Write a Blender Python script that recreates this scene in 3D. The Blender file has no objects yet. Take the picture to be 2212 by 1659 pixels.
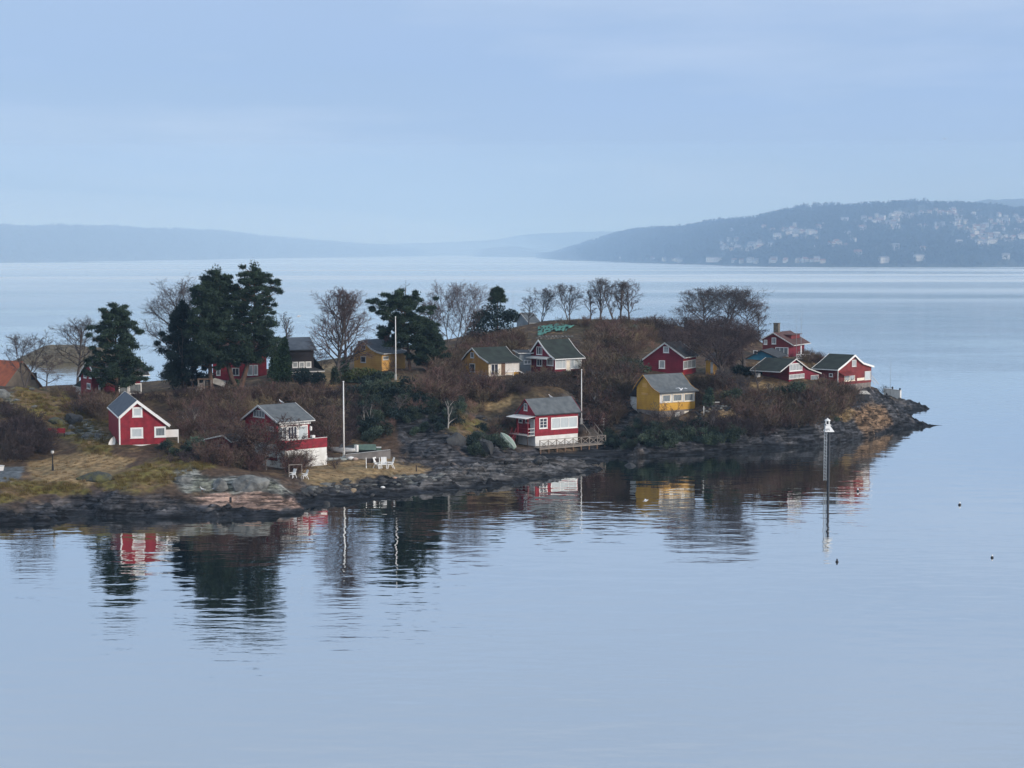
import bpy, math, random
import numpy as np
from mathutils import Vector, Matrix
R = math.radians
sc = bpy.context.scene
COL = sc.collection

# ------------------------------------------------------------------ camera, world, sun, exposure
HC, F, YH = 28.0, 3800.0, 538.0            # camera height (m), focal length in photo pixels (2212 wide), horizon row
PITCH = math.atan((829.5 - YH) / F)
cam_data = bpy.data.cameras.new('camera')
cam = bpy.data.objects.new('camera', cam_data)
COL.objects.link(cam)
cam.location = (0, 0, HC)
cam.rotation_euler = (R(90) - PITCH, 0, 0)
cam_data.sensor_width = 36.0
cam_data.lens = 36.0 * F / 2212.0
cam_data.clip_start = 1.0
cam_data.clip_end = 40000.0
sc.camera = cam

SUN_EL, SUN_AZ = R(20), R(125)              # azimuth clockwise from +Y (camera looks along +Y): the sun stands behind the camera, to the right
w = bpy.data.worlds.new('World')
sc.world = w
w.use_nodes = True
nt = w.node_tree
nt.nodes.clear()
wo = nt.nodes.new('ShaderNodeOutputWorld')
bg = nt.nodes.new('ShaderNodeBackground')
sky = nt.nodes.new('ShaderNodeTexSky')
sky.sky_type = 'NISHITA'
sky.sun_disc = False
sky.sun_elevation = SUN_EL
sky.sun_rotation = SUN_AZ
sky.air_density = 1.0
sky.dust_density = 1.0
sky.ozone_density = 2.0
SKY_STRENGTH = 0.077
bg.inputs['Strength'].default_value = SKY_STRENGTH
# thin high cloud veil over the whole sky
tc = nt.nodes.new('ShaderNodeTexCoord')
mp = nt.nodes.new('ShaderNodeMapping')
mp.inputs['Scale'].default_value = (2.2, 2.2, 13.0)
nz = nt.nodes.new('ShaderNodeTexNoise')
nz.inputs['Scale'].default_value = 2.1
nz.inputs['Detail'].default_value = 7.0
nz.inputs['Roughness'].default_value = 0.58
rmp = nt.nodes.new('ShaderNodeMapRange')
rmp.inputs['From Min'].default_value = 0.35
rmp.inputs['From Max'].default_value = 0.8
rmp.inputs['To Min'].default_value = 0.80
rmp.inputs['To Max'].default_value = 0.92
mix = nt.nodes.new('ShaderNodeMix')
mix.data_type = 'RGBA'
VEIL = (3.75, 5.3, 8.5, 1)
VEIL_HIGH = (7.3, 8.2, 9.3, 1)
nt.links.new(tc.outputs['Generated'], mp.inputs['Vector'])
nt.links.new(mp.outputs[0], nz.inputs['Vector'])
nt.links.new(nz.outputs['Fac'], rmp.inputs['Value'])
nt.links.new(rmp.outputs[0], mix.inputs[0])
vz = nt.nodes.new('ShaderNodeSeparateXYZ')
vr = nt.nodes.new('ShaderNodeMapRange')
vr.inputs['From Min'].default_value = 0.10
vr.inputs['From Max'].default_value = 0.52
vm_ = nt.nodes.new('ShaderNodeMix')
vm_.data_type = 'RGBA'
vm_.inputs[6].default_value = VEIL
vm_.inputs[7].default_value = VEIL_HIGH
nt.links.new(tc.outputs['Generated'], vz.inputs[0])
nt.links.new(vz.outputs['Z'], vr.inputs['Value'])
nt.links.new(vr.outputs[0], vm_.inputs[0])
nt.links.new(vm_.outputs[2], mix.inputs[7])
nt.links.new(sky.outputs[0], mix.inputs[6])
cn = nt.nodes.new('ShaderNodeTexNoise')
cm = nt.nodes.new('ShaderNodeMapping')
cm.inputs['Scale'].default_value = (1.5, 1.5, 11.0)
cm.inputs['Location'].default_value = (0.35, 0.1, 0.2)
cm.inputs['Rotation'].default_value = (0, R(4), 0)
cn.inputs['Scale'].default_value = 1.7
cn.inputs['Detail'].default_value = 8.0
cn.inputs['Roughness'].default_value = 0.6
cr_ = nt.nodes.new('ShaderNodeMapRange')
cr_.inputs['From Min'].default_value = 0.45
cr_.inputs['From Max'].default_value = 0.78
cr_.inputs['To Min'].default_value = 0.0
cr_.inputs['To Max'].default_value = 0.75
cx2 = nt.nodes.new('ShaderNodeMix')
cx2.data_type = 'RGBA'
cx2.inputs[7].default_value = (5.6, 6.8, 9.0, 1)
nt.links.new(tc.outputs['Generated'], cm.inputs['Vector'])
nt.links.new(cm.outputs[0], cn.inputs['Vector'])
nt.links.new(cn.outputs['Fac'], cr_.inputs['Value'])
nt.links.new(cr_.outputs[0], cx2.inputs[0])
nt.links.new(mix.outputs[2], cx2.inputs[6])
nt.links.new(cx2.outputs[2], bg.inputs['Color'])
nt.links.new(bg.outputs[0], wo.inputs['Surface'])

sun_d = bpy.data.lights.new('sun', 'SUN')
sun_d.energy = 2.0
sun_d.angle = R(10)
sun_d.color = (1.0, 0.90, 0.80)
sun = bpy.data.objects.new('sun', sun_d)
COL.objects.link(sun)
sdir = Vector((math.sin(SUN_AZ) * math.cos(SUN_EL), math.cos(SUN_AZ) * math.cos(SUN_EL), math.sin(SUN_EL)))
sun.rotation_euler = sdir.to_track_quat('Z', 'Y').to_euler()
sun.location = sdir * 100

sc.view_settings.view_transform = 'Standard'
sc.view_settings.look = 'None'
sc.view_settings.gamma = 1.0
sc.view_settings.use_curve_mapping = False
sc.view_settings.exposure = 0.36
sc.render.engine = 'CYCLES'
sc.cycles.max_bounces = 6
sc.cycles.diffuse_bounces = 2
sc.cycles.glossy_bounces = 3
sc.cycles.transmission_bounces = 2
sc.cycles.volume_bounces = 4
sc.cycles.use_denoising = True
sc.render.filter_size = 1.15
sc.cycles.sample_clamp_indirect = 4.0

# ------------------------------------------------------------------ numbers: rays, noise, terrain
CP, SP = math.cos(PITCH), math.sin(PITCH)
def ray(px, py):
    """Direction from the camera through a photo pixel (2212 x 1659 frame), scaled so that its y is 1."""
    u, v = (px - 1106.0) / F, -(py - 829.5) / F
    y = CP + v * SP
    return np.array([u / y, 1.0, (v * CP - SP) / y])
def at(px, py, Y):
    d = ray(px, py)
    return Vector((d[0] * Y, Y, HC + d[2] * Y))
def on_z(px, py, z):
    d = ray(px, py)
    Y = (z - HC) / d[2]
    return np.array([d[0] * Y, Y, z])
def Z(x0, y0, wd):
    k = wd / 2212.0
    return lambda x, y: ((x0 + x * k) * 0.5486, (y0 + y * k) * 0.5486)

def _hash(ix, iy, seed):
    n = (ix.astype(np.int64) * 374761393 + iy.astype(np.int64) * 668265263 + seed * 974634211) & 0xffffffff
    n = ((n ^ (n >> 13)) * 1274126177) & 0xffffffff
    return ((n ^ (n >> 16)) & 0xffff) / 65535.0
def vnoise(x, y, seed=0):
    ix, iy = np.floor(x), np.floor(y)
    fx, fy = x - ix, y - iy
    fx, fy = fx * fx * (3 - 2 * fx), fy * fy * (3 - 2 * fy)
    a, b = _hash(ix, iy, seed), _hash(ix + 1, iy, seed)
    c, d = _hash(ix, iy + 1, seed), _hash(ix + 1, iy + 1, seed)
    return (a * (1 - fx) + b * fx) * (1 - fy) + (c * (1 - fx) + d * fx) * fy
def fbm(x, y, seed=0, octv=4, gain=0.5):
    s, a, t = 0.0, 1.0, 0.0
    for k in range(octv):
        s = s + a * (vnoise(x * 2 ** k, y * 2 ** k, seed + k * 17) - 0.5)
        t += a
        a *= gain
    return s / t * 2
def sstep(a, b, x):
    t = np.clip((x - a) / (b - a), 0, 1)
    return t * t * (3 - 2 * t)

# coast line: photo pixels on the water level, then the far side in metres
COAST_P = [(-330, 1146), (-150, 1140), (0, 1135), (100, 1133), (158, 1128), (180, 1112), (240, 1117), (300, 1121), (450, 1122), (560, 1119), (655, 1112),
           (664, 1098), (700, 1092), (760, 1085), (850, 1076), (900, 1070), (980, 1060), (1050, 1052), (1150, 1040), (1220, 1028), (1280, 1021), (1308, 1012),
           (1275, 1003), (1320, 993), (1400, 986), (1500, 982), (1600, 976), (1700, 969), (1800, 957), (1870, 946), (1905, 938),
           (1930, 929), (1980, 924), (2035, 919), (1990, 915), (1940, 913), (1925, 905), (1960, 898), (2011, 883)]
COAST = [tuple(on_z(x, y, 0.0)[:2]) for x, y in COAST_P] + [(74, 318), (66, 330), (50, 352), (20, 378), (-20, 380), (-55, 352), (-80, 330), (-110, 316), (-130, 290), (-130, 210)]
COAST = np.array(COAST)
# ground heights: photo pixel, height above the water
CTRL = [(-150, 1080, 2.2), (0, 1078, 2.0), (100, 1050, 2.4), (0, 1045, 2.5), (60, 1012, 2.9), (115, 1000, 3.2), (0, 960, 4.6), (60, 900, 6.6), (0, 842, 9.0), (70, 836, 8.8),
        (150, 852, 7.6), (150, 910, 6.0), (200, 948, 5.3), (262, 966, 5.0), (330, 985, 4.2), (250, 1000, 3.6), (180, 1040, 2.8), (250, 1065, 2.3), (330, 1010, 3.6),
        (400, 958, 4.9), (330, 1060, 2.2), (430, 1000, 3.9), (430, 1050, 2.4), (470, 975, 4.0), (500, 1030, 3.0), (540, 1022, 3.0), (600, 1040, 2.4), (540, 1062, 1.9), (470, 1075, 1.3),
        (560, 1082, 1.2), (630, 1085, 1.15), (640, 1060, 1.4), (560, 1012, 2.3), (598, 1009, 2.0), (640, 1000, 2.0), (694, 996, 2.0), (700, 1030, 1.7), (760, 1015, 1.7), (830, 1010, 1.6),
        (690, 1050, 1.2), (800, 1045, 0.9), (880, 1030, 1.1), (760, 988, 2.0), (840, 990, 1.9), (910, 1005, 1.2), (950, 1030, 0.8), (1050, 1018, 1.0), (1150, 998, 1.2), (1180, 1012, 0.9), (1240, 1012, 0.6),
        (1050, 1040, 0.4), (1000, 1003, 0.8), (900, 990, 1.5), (960, 960, 3.2), (960, 900, 5.6), (1050, 900, 5.0), (1060, 960, 2.2), (1090, 968, 1.6),
        (900, 850, 8.4), (850, 840, 8.5), (800, 900, 5.4), (760, 850, 7.6), (720, 900, 5.4), (700, 950, 3.4), (740, 970, 2.6), (640, 900, 5.6), (560, 930, 4.8), (500, 920, 5.0), (440, 930, 4.9), (400, 905, 5.6), (330, 900, 5.9),
        (855, 822, 9.2), (800, 808, 9.6), (720, 826, 8.8), (900, 808, 9.8), (960, 800, 9.9), (1010, 808, 9.4), (1110, 828, 8.9), (1000, 850, 7.6), (1040, 880, 6.0),
        (1130, 965, 1.6), (1156, 965, 1.5), (1312, 955, 1.3), (1300, 986, 0.5), (1250, 990, 0.5), (1200, 988, 0.6), (1156, 978, 0.9), (1330, 965, 0.9), (1150, 862, 7.0), (1240, 850, 7.4), (1262, 900, 4.0), (1300, 900, 4.0), (1290, 932, 2.3), (1330, 850, 7.2), (1340, 930, 2.5),
        (1210, 810, 9.4), (1150, 806, 9.4), (1280, 800, 9.4), (1330, 780, 10.2), (1200, 742, 12.4), (1050, 750, 11.6), (950, 760, 10.6), (1000, 730, 12.2), (880, 772, 9.6), (1200, 712, 13.9), (1060, 725, 12.6),
        (1270, 690, 15.0), (1350, 690, 15.0), (1180, 694, 14.6), (1450, 700, 14.2), (1380, 745, 12.0), (1420, 740, 12.0), (1550, 705, 13.2), (1620, 720, 12.0), (1395, 812, 9.4), (1500, 808, 9.2), (1560, 800, 9.4), (1600, 770, 10.4),
        (1375, 905, 4.4), (1440, 905, 4.2), (1500, 903, 4.2), (1440, 945, 2.2), (1380, 950, 2.4), (1540, 892, 5.0), (1560, 850, 7.0), (1650, 832, 8.0), (1600, 900, 4.4), (1700, 880, 4.9), (1620, 850, 6.8), (1730, 840, 7.6), (1770, 850, 7.0),
        (1690, 770, 10.5), (1640, 772, 10.5), (1740, 775, 9.8), (1780, 790, 8.9), (1820, 836, 7.0), (1880, 838, 6.4), (1770, 910, 3.4), (1800, 880, 4.7), (1850, 872, 4.6), (1850, 905, 2.8), (1890, 900, 3.0), (1895, 852, 5.2), (1915, 850, 4.9),
        (1960, 862, 3.4), (1930, 880, 2.6), (1985, 875, 1.6), (1960, 919, 0.5), (2000, 919, 0.35), (1910, 925, 1.4),
        (205, 858, 7.0), (250, 850, 7.2), (300, 850, 7.4), (400, 850, 7.8), (460, 845, 7.9), (530, 835, 8.2), (600, 832, 8.4), (650, 835, 8.3), (700, 848, 7.9), (690, 800, 9.4)]
cp = [on_z(x, y, z) for x, y, z in CTRL]
cp += [np.array(p, float) for p in [(-20, 345, 7), (10, 350, 9), (-50, 325, 5), (-80, 300, 4.5), (30, 335, 10), (-105, 240, 7), (-110, 280, 4), (-62, 282, 5.0), (-70, 262, 5.0), (50, 318, 6.5), (62, 312, 3)]]
def build_terrain_solver():
    P, V = [], []
    n = len(COAST)
    for i in range(n):
        a, b = COAST[i], COAST[(i + 1) % n]
        L = np.hypot(*(b - a))
        m = max(1, int(L / 3.0))
        nrm = np.array([(b - a)[1], -(b - a)[0]]) / max(L, 1e-6)      # outward for this winding
        for k in range(m):
            q = a + (b - a) * (k / m)
            P.append(q); V.append(0.0)
            P.append(q + nrm * 4.0); V.append(-1.6)
    for c in cp:
        P.append(c[:2]); V.append(c[2])
    P, V = np.array(P), np.array(V)
    keep = np.ones(len(P), bool)
    for i in range(len(P)):                                           # drop offshore samples that fall inside the outline
        if V[i] < 0 and inside(P[i][None, :], COAST)[0]:
            keep[i] = False
    return P[keep], V[keep]
def inside(pts, poly):
    x, y = pts[:, 0], pts[:, 1]
    r = np.zeros(len(pts), bool)
    j = len(poly) - 1
    for i in range(len(poly)):
        xi, yi, xj, yj = poly[i][0], poly[i][1], poly[j][0], poly[j][1]
        c = ((yi > y) != (yj > y)) & (x < (xj - xi) * (y - yi) / (yj - yi + 1e-12) + xi)
        r ^= c
        j = i
    return r
TP, TV = build_terrain_solver()
D = np.hypot(TP[:, None, 0] - TP[None, :, 0], TP[:, None, 1] - TP[None, :, 1])
n_ = len(TP)
M_ = np.zeros((n_ + 1, n_ + 1))
M_[:n_, :n_] = -D - np.eye(n_) * 0.25
M_[:n_, n_] = 1
M_[n_, :n_] = 1
WTS = np.linalg.solve(M_, np.concatenate([TV, [0]]))
def height_base(x, y):
    x, y = np.asarray(x, float).ravel(), np.asarray(y, float).ravel()
    out = np.empty(len(x))
    for i in range(0, len(x), 20000):
        d = np.hypot(x[i:i + 20000, None] - TP[None, :, 0], y[i:i + 20000, None] - TP[None, :, 1])
        out[i:i + 20000] = -d @ WTS[:n_] + WTS[n_]
    return out
def seg_dist(x, y, poly):
    best = np.full(len(x), 1e9)
    for i in range(len(poly)):
        a, b = poly[i], poly[(i + 1) % len(poly)]
        ab = b - a
        t = np.clip(((x - a[0]) * ab[0] + (y - a[1]) * ab[1]) / (ab @ ab + 1e-9), 0, 1)
        best = np.minimum(best, np.hypot(x - a[0] - t * ab[0], y - a[1] - t * ab[1]))
    return best

GX = np.arange(-108, 92.01, 0.36)
GY = np.concatenate([np.arange(172, 236, 0.25), np.arange(236, 292, 0.4), np.arange(292, 396, 1.0)])
gx, gy = np.meshgrid(GX, GY)
NX, NY = len(GX), len(GY)
hx, hy = gx.ravel(), gy.ravel()
cx_, cy_ = np.arange(-110, 95, 0.9), np.arange(170, 400, 0.7)        # the solver runs on a coarser grid, then bilinear
qx, qy = np.meshgrid(cx_, cy_)
HB = height_base(qx, qy).reshape(qx.shape)
for _ in range(2):                                                    # soften the kinks at control points
    HB[1:-1, 1:-1] = 0.25 * HB[1:-1, 1:-1] + 0.1875 * (HB[:-2, 1:-1] + HB[2:, 1:-1] + HB[1:-1, :-2] + HB[1:-1, 2:])
def bil(G, xs, ys, x, y):
    i = np.clip(np.searchsorted(xs, x) - 1, 0, len(xs) - 2)
    j = np.clip(np.searchsorted(ys, y) - 1, 0, len(ys) - 2)
    fx = np.clip((x - xs[i]) / (xs[i + 1] - xs[i]), 0, 1)
    fy = np.clip((y - ys[j]) / (ys[j + 1] - ys[j]), 0, 1)
    return (G[j, i] * (1 - fx) + G[j, i + 1] * fx) * (1 - fy) + (G[j + 1, i] * (1 - fx) + G[j + 1, i + 1] * fx) * fy
hb = bil(HB, cx_, cy_, hx, hy)
ins = inside(np.stack([hx, hy], 1), COAST)
cd = seg_dist(hx, hy, COAST)
gyb, gxb = np.gradient(HB, cy_, cx_)
slope = bil(np.hypot(gxb, gyb), cx_, cy_, hx, hy)

def project(x, y, z):
    dx, dy, dz = x, y, z - HC
    depth = dy * CP - dz * SP
    up = dy * SP + dz * CP
    return 1106 + F * dx / depth, 829.5 - F * up / depth
ppx, ppy = project(hx, hy, hb)
def poly_w(poly, feather=10.0):
    poly = np.array(poly, float)
    wv = np.zeros(len(ppx))
    lo, hi = poly.min(0) - feather, poly.max(0) + feather
    m = (ppx > lo[0]) & (ppx < hi[0]) & (ppy > lo[1]) & (ppy < hi[1])
    ix = np.where(m)[0]
    if len(ix) == 0:
        return wv
    ns = fbm(hx[ix] * 0.5, hy[ix] * 0.5, 91) * feather * 0.9
    dd = seg_dist(ppx[ix], ppy[ix], poly)
    s = np.where(inside(np.stack([ppx[ix], ppy[ix]], 1), poly), dd, -dd) + ns
    wv[ix] = sstep(-feather * 0.5, feather * 0.5, s)
    return wv
# what covers the ground where (outlines of lawns, moss, bare rock)
LAWN = [[(655, 1040), (640, 1000), (690, 993), (830, 990), (905, 1006), (945, 1018), (900, 1027), (830, 1028), (770, 1040), (700, 1052)],
        [(700, 850), (760, 838), (850, 815), (910, 818), (900, 832), (820, 842)], [(690, 790), (720, 780), (735, 830), (700, 850)],
        [(60, 1000), (130, 985), (220, 975), (290, 990), (270, 1015), (190, 1050), (70, 1045)], [(1585, 835), (1610, 822), (1690, 830), (1700, 850), (1640, 848)],
        [(1790, 900), (1830, 880), (1850, 890), (1830, 915)], [(1520, 895), (1600, 885), (1610, 900), (1530, 905)], [(1040, 862), (1110, 858), (1100, 880), (1050, 890)],
        [(230, 858), (420, 850), (430, 858), (240, 866)]]
MOSS = [[(0, 1082), (0, 1030), (60, 1040), (180, 1045), (200, 1066), (120, 1062)], [(300, 1010), (340, 990), (370, 960), (430, 950), (470, 975), (460, 1010), (400, 1025), (350, 1050), (230, 1062), (200, 1045)],
        [(0, 850), (60, 838), (170, 850), (190, 900), (150, 930), (60, 905), (0, 900)], [(150, 905), (230, 930), (240, 985), (180, 975), (130, 935)], [(960, 930), (1010, 890), (1060, 920), (1010, 940)]]
PALE = [[(365, 1025), (420, 1010), (450, 1025), (445, 1055), (400, 1062)], [(0, 848), (25, 845), (30, 890), (0, 890)], [(440, 1040), (500, 1025), (600, 1030), (640, 1060), (540, 1065), (450, 1062)],
        [(130, 900), (200, 905), (235, 945), (200, 960)], [(840, 1030), (930, 1022), (960, 1030), (900, 1038)]]
PINK = [[(400, 1068), (450, 1060), (560, 1056), (640, 1072), (652, 1094), (560, 1096), (470, 1092)]]
TAN = [[(1835, 895), (1880, 872), (1905, 880), (1930, 912), (1900, 938), (1870, 932), (1850, 915)]]
SLAB = [[(840, 1056), (905, 1030), (1000, 1008), (1140, 992), (1230, 1000), (1310, 1010), (1210, 1024), (1060, 1042), (940, 1054)]]
CLIFF = [[(850, 915), (930, 868), (1000, 880), (1085, 905), (1095, 985), (1000, 1002), (880, 992)], [(1380, 930), (1560, 945), (1700, 925), (1850, 930), (1850, 950), (1500, 980), (1380, 985)]]
GRAVEL = [[(-40, 1015), (50, 1010), (45, 1035), (20, 1045), (-40, 1040)]]
def U(polys, f):
    r = np.zeros(len(ppx))
    for p in polys:
        r = np.maximum(r, poly_w(p, f))
    return r
wc = U(CLIFF, 16)
ws = U(SLAB, 8)
wl, wm, wp, wk, wt, wg = U(LAWN, 9), U(MOSS, 16), U(PALE, 12), U(PINK, 8), U(TAN, 10), U(GRAVEL, 6)
n1 = fbm(hx * 0.35, hy * 0.35, 5)
rock = np.maximum(sstep(2.6, 0.9, hb + n1 * 0.9), sstep(0.42, 0.75, slope + n1 * 0.2) * sstep(9.5, 5.0, hb))
rock = np.maximum(rock, sstep(5.0, 2.0, cd) * (hb < 4))
rock = np.maximum(rock, wc * sstep(-0.45, 0.05, n1 + 0.3))
rock = np.maximum.reduce([rock * (1 - wl) * (1 - 0.75 * wm), wp, wk, wt])
# relief
dh = fbm(hx * 0.16, hy * 0.16, 11, 3) * 0.35 * (1 - wl * 0.8) + fbm(hx * 0.8, hy * 0.8, 21, 4) * 0.14 * (1 - wl * 0.85)
dip = hb * 1.3 + hx * 0.16 - hy * 0.20 + fbm(hx * 0.12, hy * 0.2, 33, 3) * 2.4
saw = lambda v: (v - np.floor(v))
strat = (saw(dip * 0.9) ** 2 * 0.5 + saw(dip * 2.1 + 0.3) ** 2 * 0.28 + saw(dip * 4.3) * 0.13) - 0.4
blocky = fbm(np.floor(hx * 0.55 + fbm(hx * 0.3, hy * 0.3, 3) * 2) * 1.7, np.floor(hy * 0.5 + fbm(hx * 0.25, hy * 0.3, 4) * 2) * 1.3, 44, 2)
rk = rock * sstep(-1.0, 0.2, hb)
dh = dh + rk * (1 - 0.75 * np.maximum.reduce([wk, wp])) * (strat * 1.0 + blocky * 0.5 + fbm(hx * 1.5, hy * 1.5, 61, 3) * 0.2)
dh = dh + np.maximum(wk, wp) * (np.abs(fbm(hx * 0.5, hy * 0.9, 71, 3)) * -0.7)
dh = dh + wm * (fbm(hx * 0.6, hy * 0.6, 81, 4) * 0.5)
dh = dh * sstep(-1.2, 0.35, hb) * sstep(0.0, 1.2, cd + 0.3)
hz = np.where(ins, np.maximum(hb + dh, 0.03 + 0.05 * n1), np.minimum(hb, -0.25))
hz = np.where(~ins & (cd < 0.6), np.maximum(hz, -0.6), hz)
# level pads cut for cabins that stand into the slope: (photo corner, height, turn, length, depth)
for (px_, py_, z_, rz_, l_, w_, v0_) in [(1156, 965, 1.45, 36, 8.5, 4.6, -0.6), (1174, 986, 0.55, 36, 11.5, 1.9, -2.6), (1452, 911, 3.4, 37, 8.5, 5.5, -0.6), (598, 1009, 1.9, 42, 7.5, 5.5, -0.6), (1703, 843, 6.6, 48, 6, 7, -0.6), (1809, 838, 6.3, 47, 8, 6, -0.6)]:
    c_ = on_z(px_, py_, z_)
    u_ = (hx - c_[0]) * math.cos(R(rz_)) + (hy - c_[1]) * math.sin(R(rz_))
    v_ = -(hx - c_[0]) * math.sin(R(rz_)) + (hy - c_[1]) * math.cos(R(rz_))
    d_ = np.hypot(np.maximum(np.maximum(-1.5 - u_, u_ - l_ - 0.5), 0), np.maximum(np.maximum(v0_ - v_, v_ - w_), 0))
    hz = np.where(d_ < 2.2, np.minimum(hz, z_ - 0.1 + (np.maximum(hz - z_, 0) + 0.1) * sstep(0, 2.2, d_)), hz)
HZ = hz.reshape(NY, NX)
def gz(x, y):
    return float(bil(HZ, GX, GY, np.array([x]), np.array([y]))[0])
_ys = np.arange(174, 394, 0.4)
def hit(px, py):
    """Where the line of sight through a photo pixel meets the island."""
    d = ray(px, py)
    xs, zs = d[0] * _ys, HC + d[2] * _ys
    g = bil(HZ, GX, GY, xs, _ys)
    k = np.where(zs <= g)[0]
    if len(k) == 0:
        i = int(np.argmin(zs - g))
        return Vector((xs[i], _ys[i], g[i]))
    i = k[0]
    if i > 0:
        a, b = zs[i - 1] - g[i - 1], g[i] - zs[i]
        t = a / (a + b + 1e-9)
        Y = _ys[i - 1] + t * (_ys[i] - _ys[i - 1])
    else:
        Y = _ys[i]
    return Vector((d[0] * Y, Y, gz(d[0] * Y, Y)))

# ------------------------------------------------------------------ materials
MATS = {}
def nodes(name):
    m = bpy.data.materials.new(name)
    m.use_nodes = True
    t = m.node_tree
    b = t.nodes['Principled BSDF']
    return m, t, b
def mat(name, c1, c2=None, scale=3.0, rough=0.75, bump=0.0, bscale=None, stretch=(1, 1, 1), spec=0.3, detail=4.0, lo=0.35, hi=0.65, bands=0.0, metallic=0.0, rnd=0.0):
    """Plain procedural surface: two colours mixed by noise, a little relief, optional lapped boards."""
    m, t, b = nodes(name)
    N, L = t.nodes, t.links
    co = N.new('ShaderNodeTexCoord')
    mpn = N.new('ShaderNodeMapping')
    mpn.inputs['Scale'].default_value = stretch
    L.new(co.outputs['Object'], mpn.inputs['Vector'])
    n = N.new('ShaderNodeTexNoise')
    n.inputs['Scale'].default_value = scale
    n.inputs['Detail'].default_value = detail
    L.new(mpn.outputs[0], n.inputs['Vector'])
    cr = N.new('ShaderNodeValToRGB')
    cr.color_ramp.elements[0].position, cr.color_ramp.elements[1].position = lo, hi
    cr.color_ramp.elements[0].color = (*c1, 1)
    cr.color_ramp.elements[1].color = (*(c2 or [v * 0.8 for v in c1]), 1)
    L.new(n.outputs['Fac'], cr.inputs[0])
    if rnd:
        oi = N.new('ShaderNodeObjectInfo')
        rv = N.new('ShaderNodeMapRange'); rv.inputs['To Min'].default_value = 1 - rnd; rv.inputs['To Max'].default_value = 1 + rnd * 1.5
        hs = N.new('ShaderNodeHueSaturation'); rh = N.new('ShaderNodeMath'); rh.operation = 'MULTIPLY_ADD'
        fx = N.new('ShaderNodeMath'); fx.operation = 'FRACT'; fm_ = N.new('ShaderNodeMath'); fm_.operation = 'MULTIPLY'; fm_.inputs[1].default_value = 7.31
        L.new(oi.outputs['Random'], rv.inputs['Value']); L.new(rv.outputs[0], hs.inputs['Value'])
        L.new(oi.outputs['Random'], fm_.inputs[0]); L.new(fm_.outputs[0], fx.inputs[0])
        L.new(fx.outputs[0], rh.inputs[0]); rh.inputs[1].default_value = 0.09; rh.inputs[2].default_value = 0.465
        L.new(rh.outputs[0], hs.inputs['Hue']); L.new(cr.outputs[0], hs.inputs['Color']); L.new(hs.outputs[0], b.inputs['Base Color'])
    else:
        L.new(cr.outputs[0], b.inputs['Base Color'])
    b.inputs['Roughness'].default_value = rough
    b.inputs['Specular IOR Level'].default_value = spec
    b.inputs['Metallic'].default_value = metallic
    h = None
    if bands:
        wv = N.new('ShaderNodeTexWave')
        wv.wave_type = 'BANDS'
        wv.bands_direction = 'Z'
        wv.wave_profile = 'SAW'
        wv.inputs['Scale'].default_value = bands
        L.new(co.outputs['Object'], wv.inputs['Vector'])
        h = wv.outputs['Fac']
    elif bump:
        n2 = N.new('ShaderNodeTexNoise')
        n2.inputs['Scale'].default_value = bscale or scale * 4
        n2.inputs['Detail'].default_value = 5.0
        L.new(mpn.outputs[0], n2.inputs['Vector'])
        h = n2.outputs['Fac']
    if h is not None:
        bp = N.new('ShaderNodeBump')
        bp.inputs['Strength'].default_value = 0.6 if bands else 1.0
        bp.inputs['Distance'].default_value = 0.03 if bands else bump
        L.new(h, bp.inputs['Height'])
        L.new(bp.outputs[0], b.inputs['Normal'])
    MATS[name] = m
    return m
RED = mat('red_boards', (0.30, 0.024, 0.038), (0.19, 0.017, 0.028), 1.6, 0.7, bands=1.0)
DRED = mat('dark_red_boards', (0.20, 0.018, 0.036), (0.15, 0.014, 0.028), 0.9, 0.7, bands=1.0)
BRED = mat('brown_red_boards', (0.21, 0.035, 0.035), (0.14, 0.028, 0.03), 0.9, 0.75, bands=1.0)
YEL = mat('yellow_boards', (0.60, 0.34, 0.055), (0.50, 0.27, 0.045), 0.8, 0.7, bands=1.0)
OCH = mat('ochre_boards', (0.66, 0.39, 0.115), (0.54, 0.30, 0.09), 0.8, 0.75, bands=1.0)
OCD = mat('weathered_ochre_boards', (0.46, 0.25, 0.06), (0.34, 0.175, 0.05), 0.8, 0.8, bands=1.0)
OCH2 = mat('weathered_brown_boards', (0.20, 0.165, 0.13), (0.12, 0.10, 0.085), 0.8, 0.85, bands=1.0)
CREAM = mat('cream_boards', (0.82, 0.75, 0.62), (0.70, 0.62, 0.50), 0.8, 0.7, bands=1.0)
BLUE = mat('blue_boards', (0.05, 0.21, 0.32), (0.04, 0.16, 0.24), 0.8, 0.75, bands=1.0)
GREYB = mat('grey_boards', (0.26, 0.30, 0.33), (0.18, 0.21, 0.23), 0.8, 0.8, bands=1.0)
BLACKB = mat('black_boards', (0.035, 0.03, 0.034), (0.025, 0.022, 0.026), 0.8, 0.8, bands=1.0)
WHITE = mat('white_paint', (0.82, 0.82, 0.80), (0.74, 0.74, 0.73), 2.0, 0.55)
OFFW = mat('weathered_white_paint', (0.62, 0.62, 0.60), (0.48, 0.48, 0.47), 2.5, 0.7)
PLAST = mat('white_plaster', (0.80, 0.80, 0.78), (0.66, 0.66, 0.63), 1.2, 0.85, 0.01, 20)
CONC = mat('concrete', (0.26, 0.24, 0.23), (0.17, 0.16, 0.155), 0.9, 0.9, 0.02, 9)
STONEF = mat('foundation_stone', (0.24, 0.21, 0.19), (0.13, 0.115, 0.11), 1.6, 0.9, 0.04, 5)
ROOFG = mat('grey_felt_roof', (0.13, 0.145, 0.155), (0.085, 0.097, 0.107), 1.3, 0.8, 0.012, 14)
ROOFS = mat('slate_blue_roof', (0.095, 0.115, 0.145), (0.065, 0.08, 0.105), 1.3, 0.75, 0.012, 14)
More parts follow.
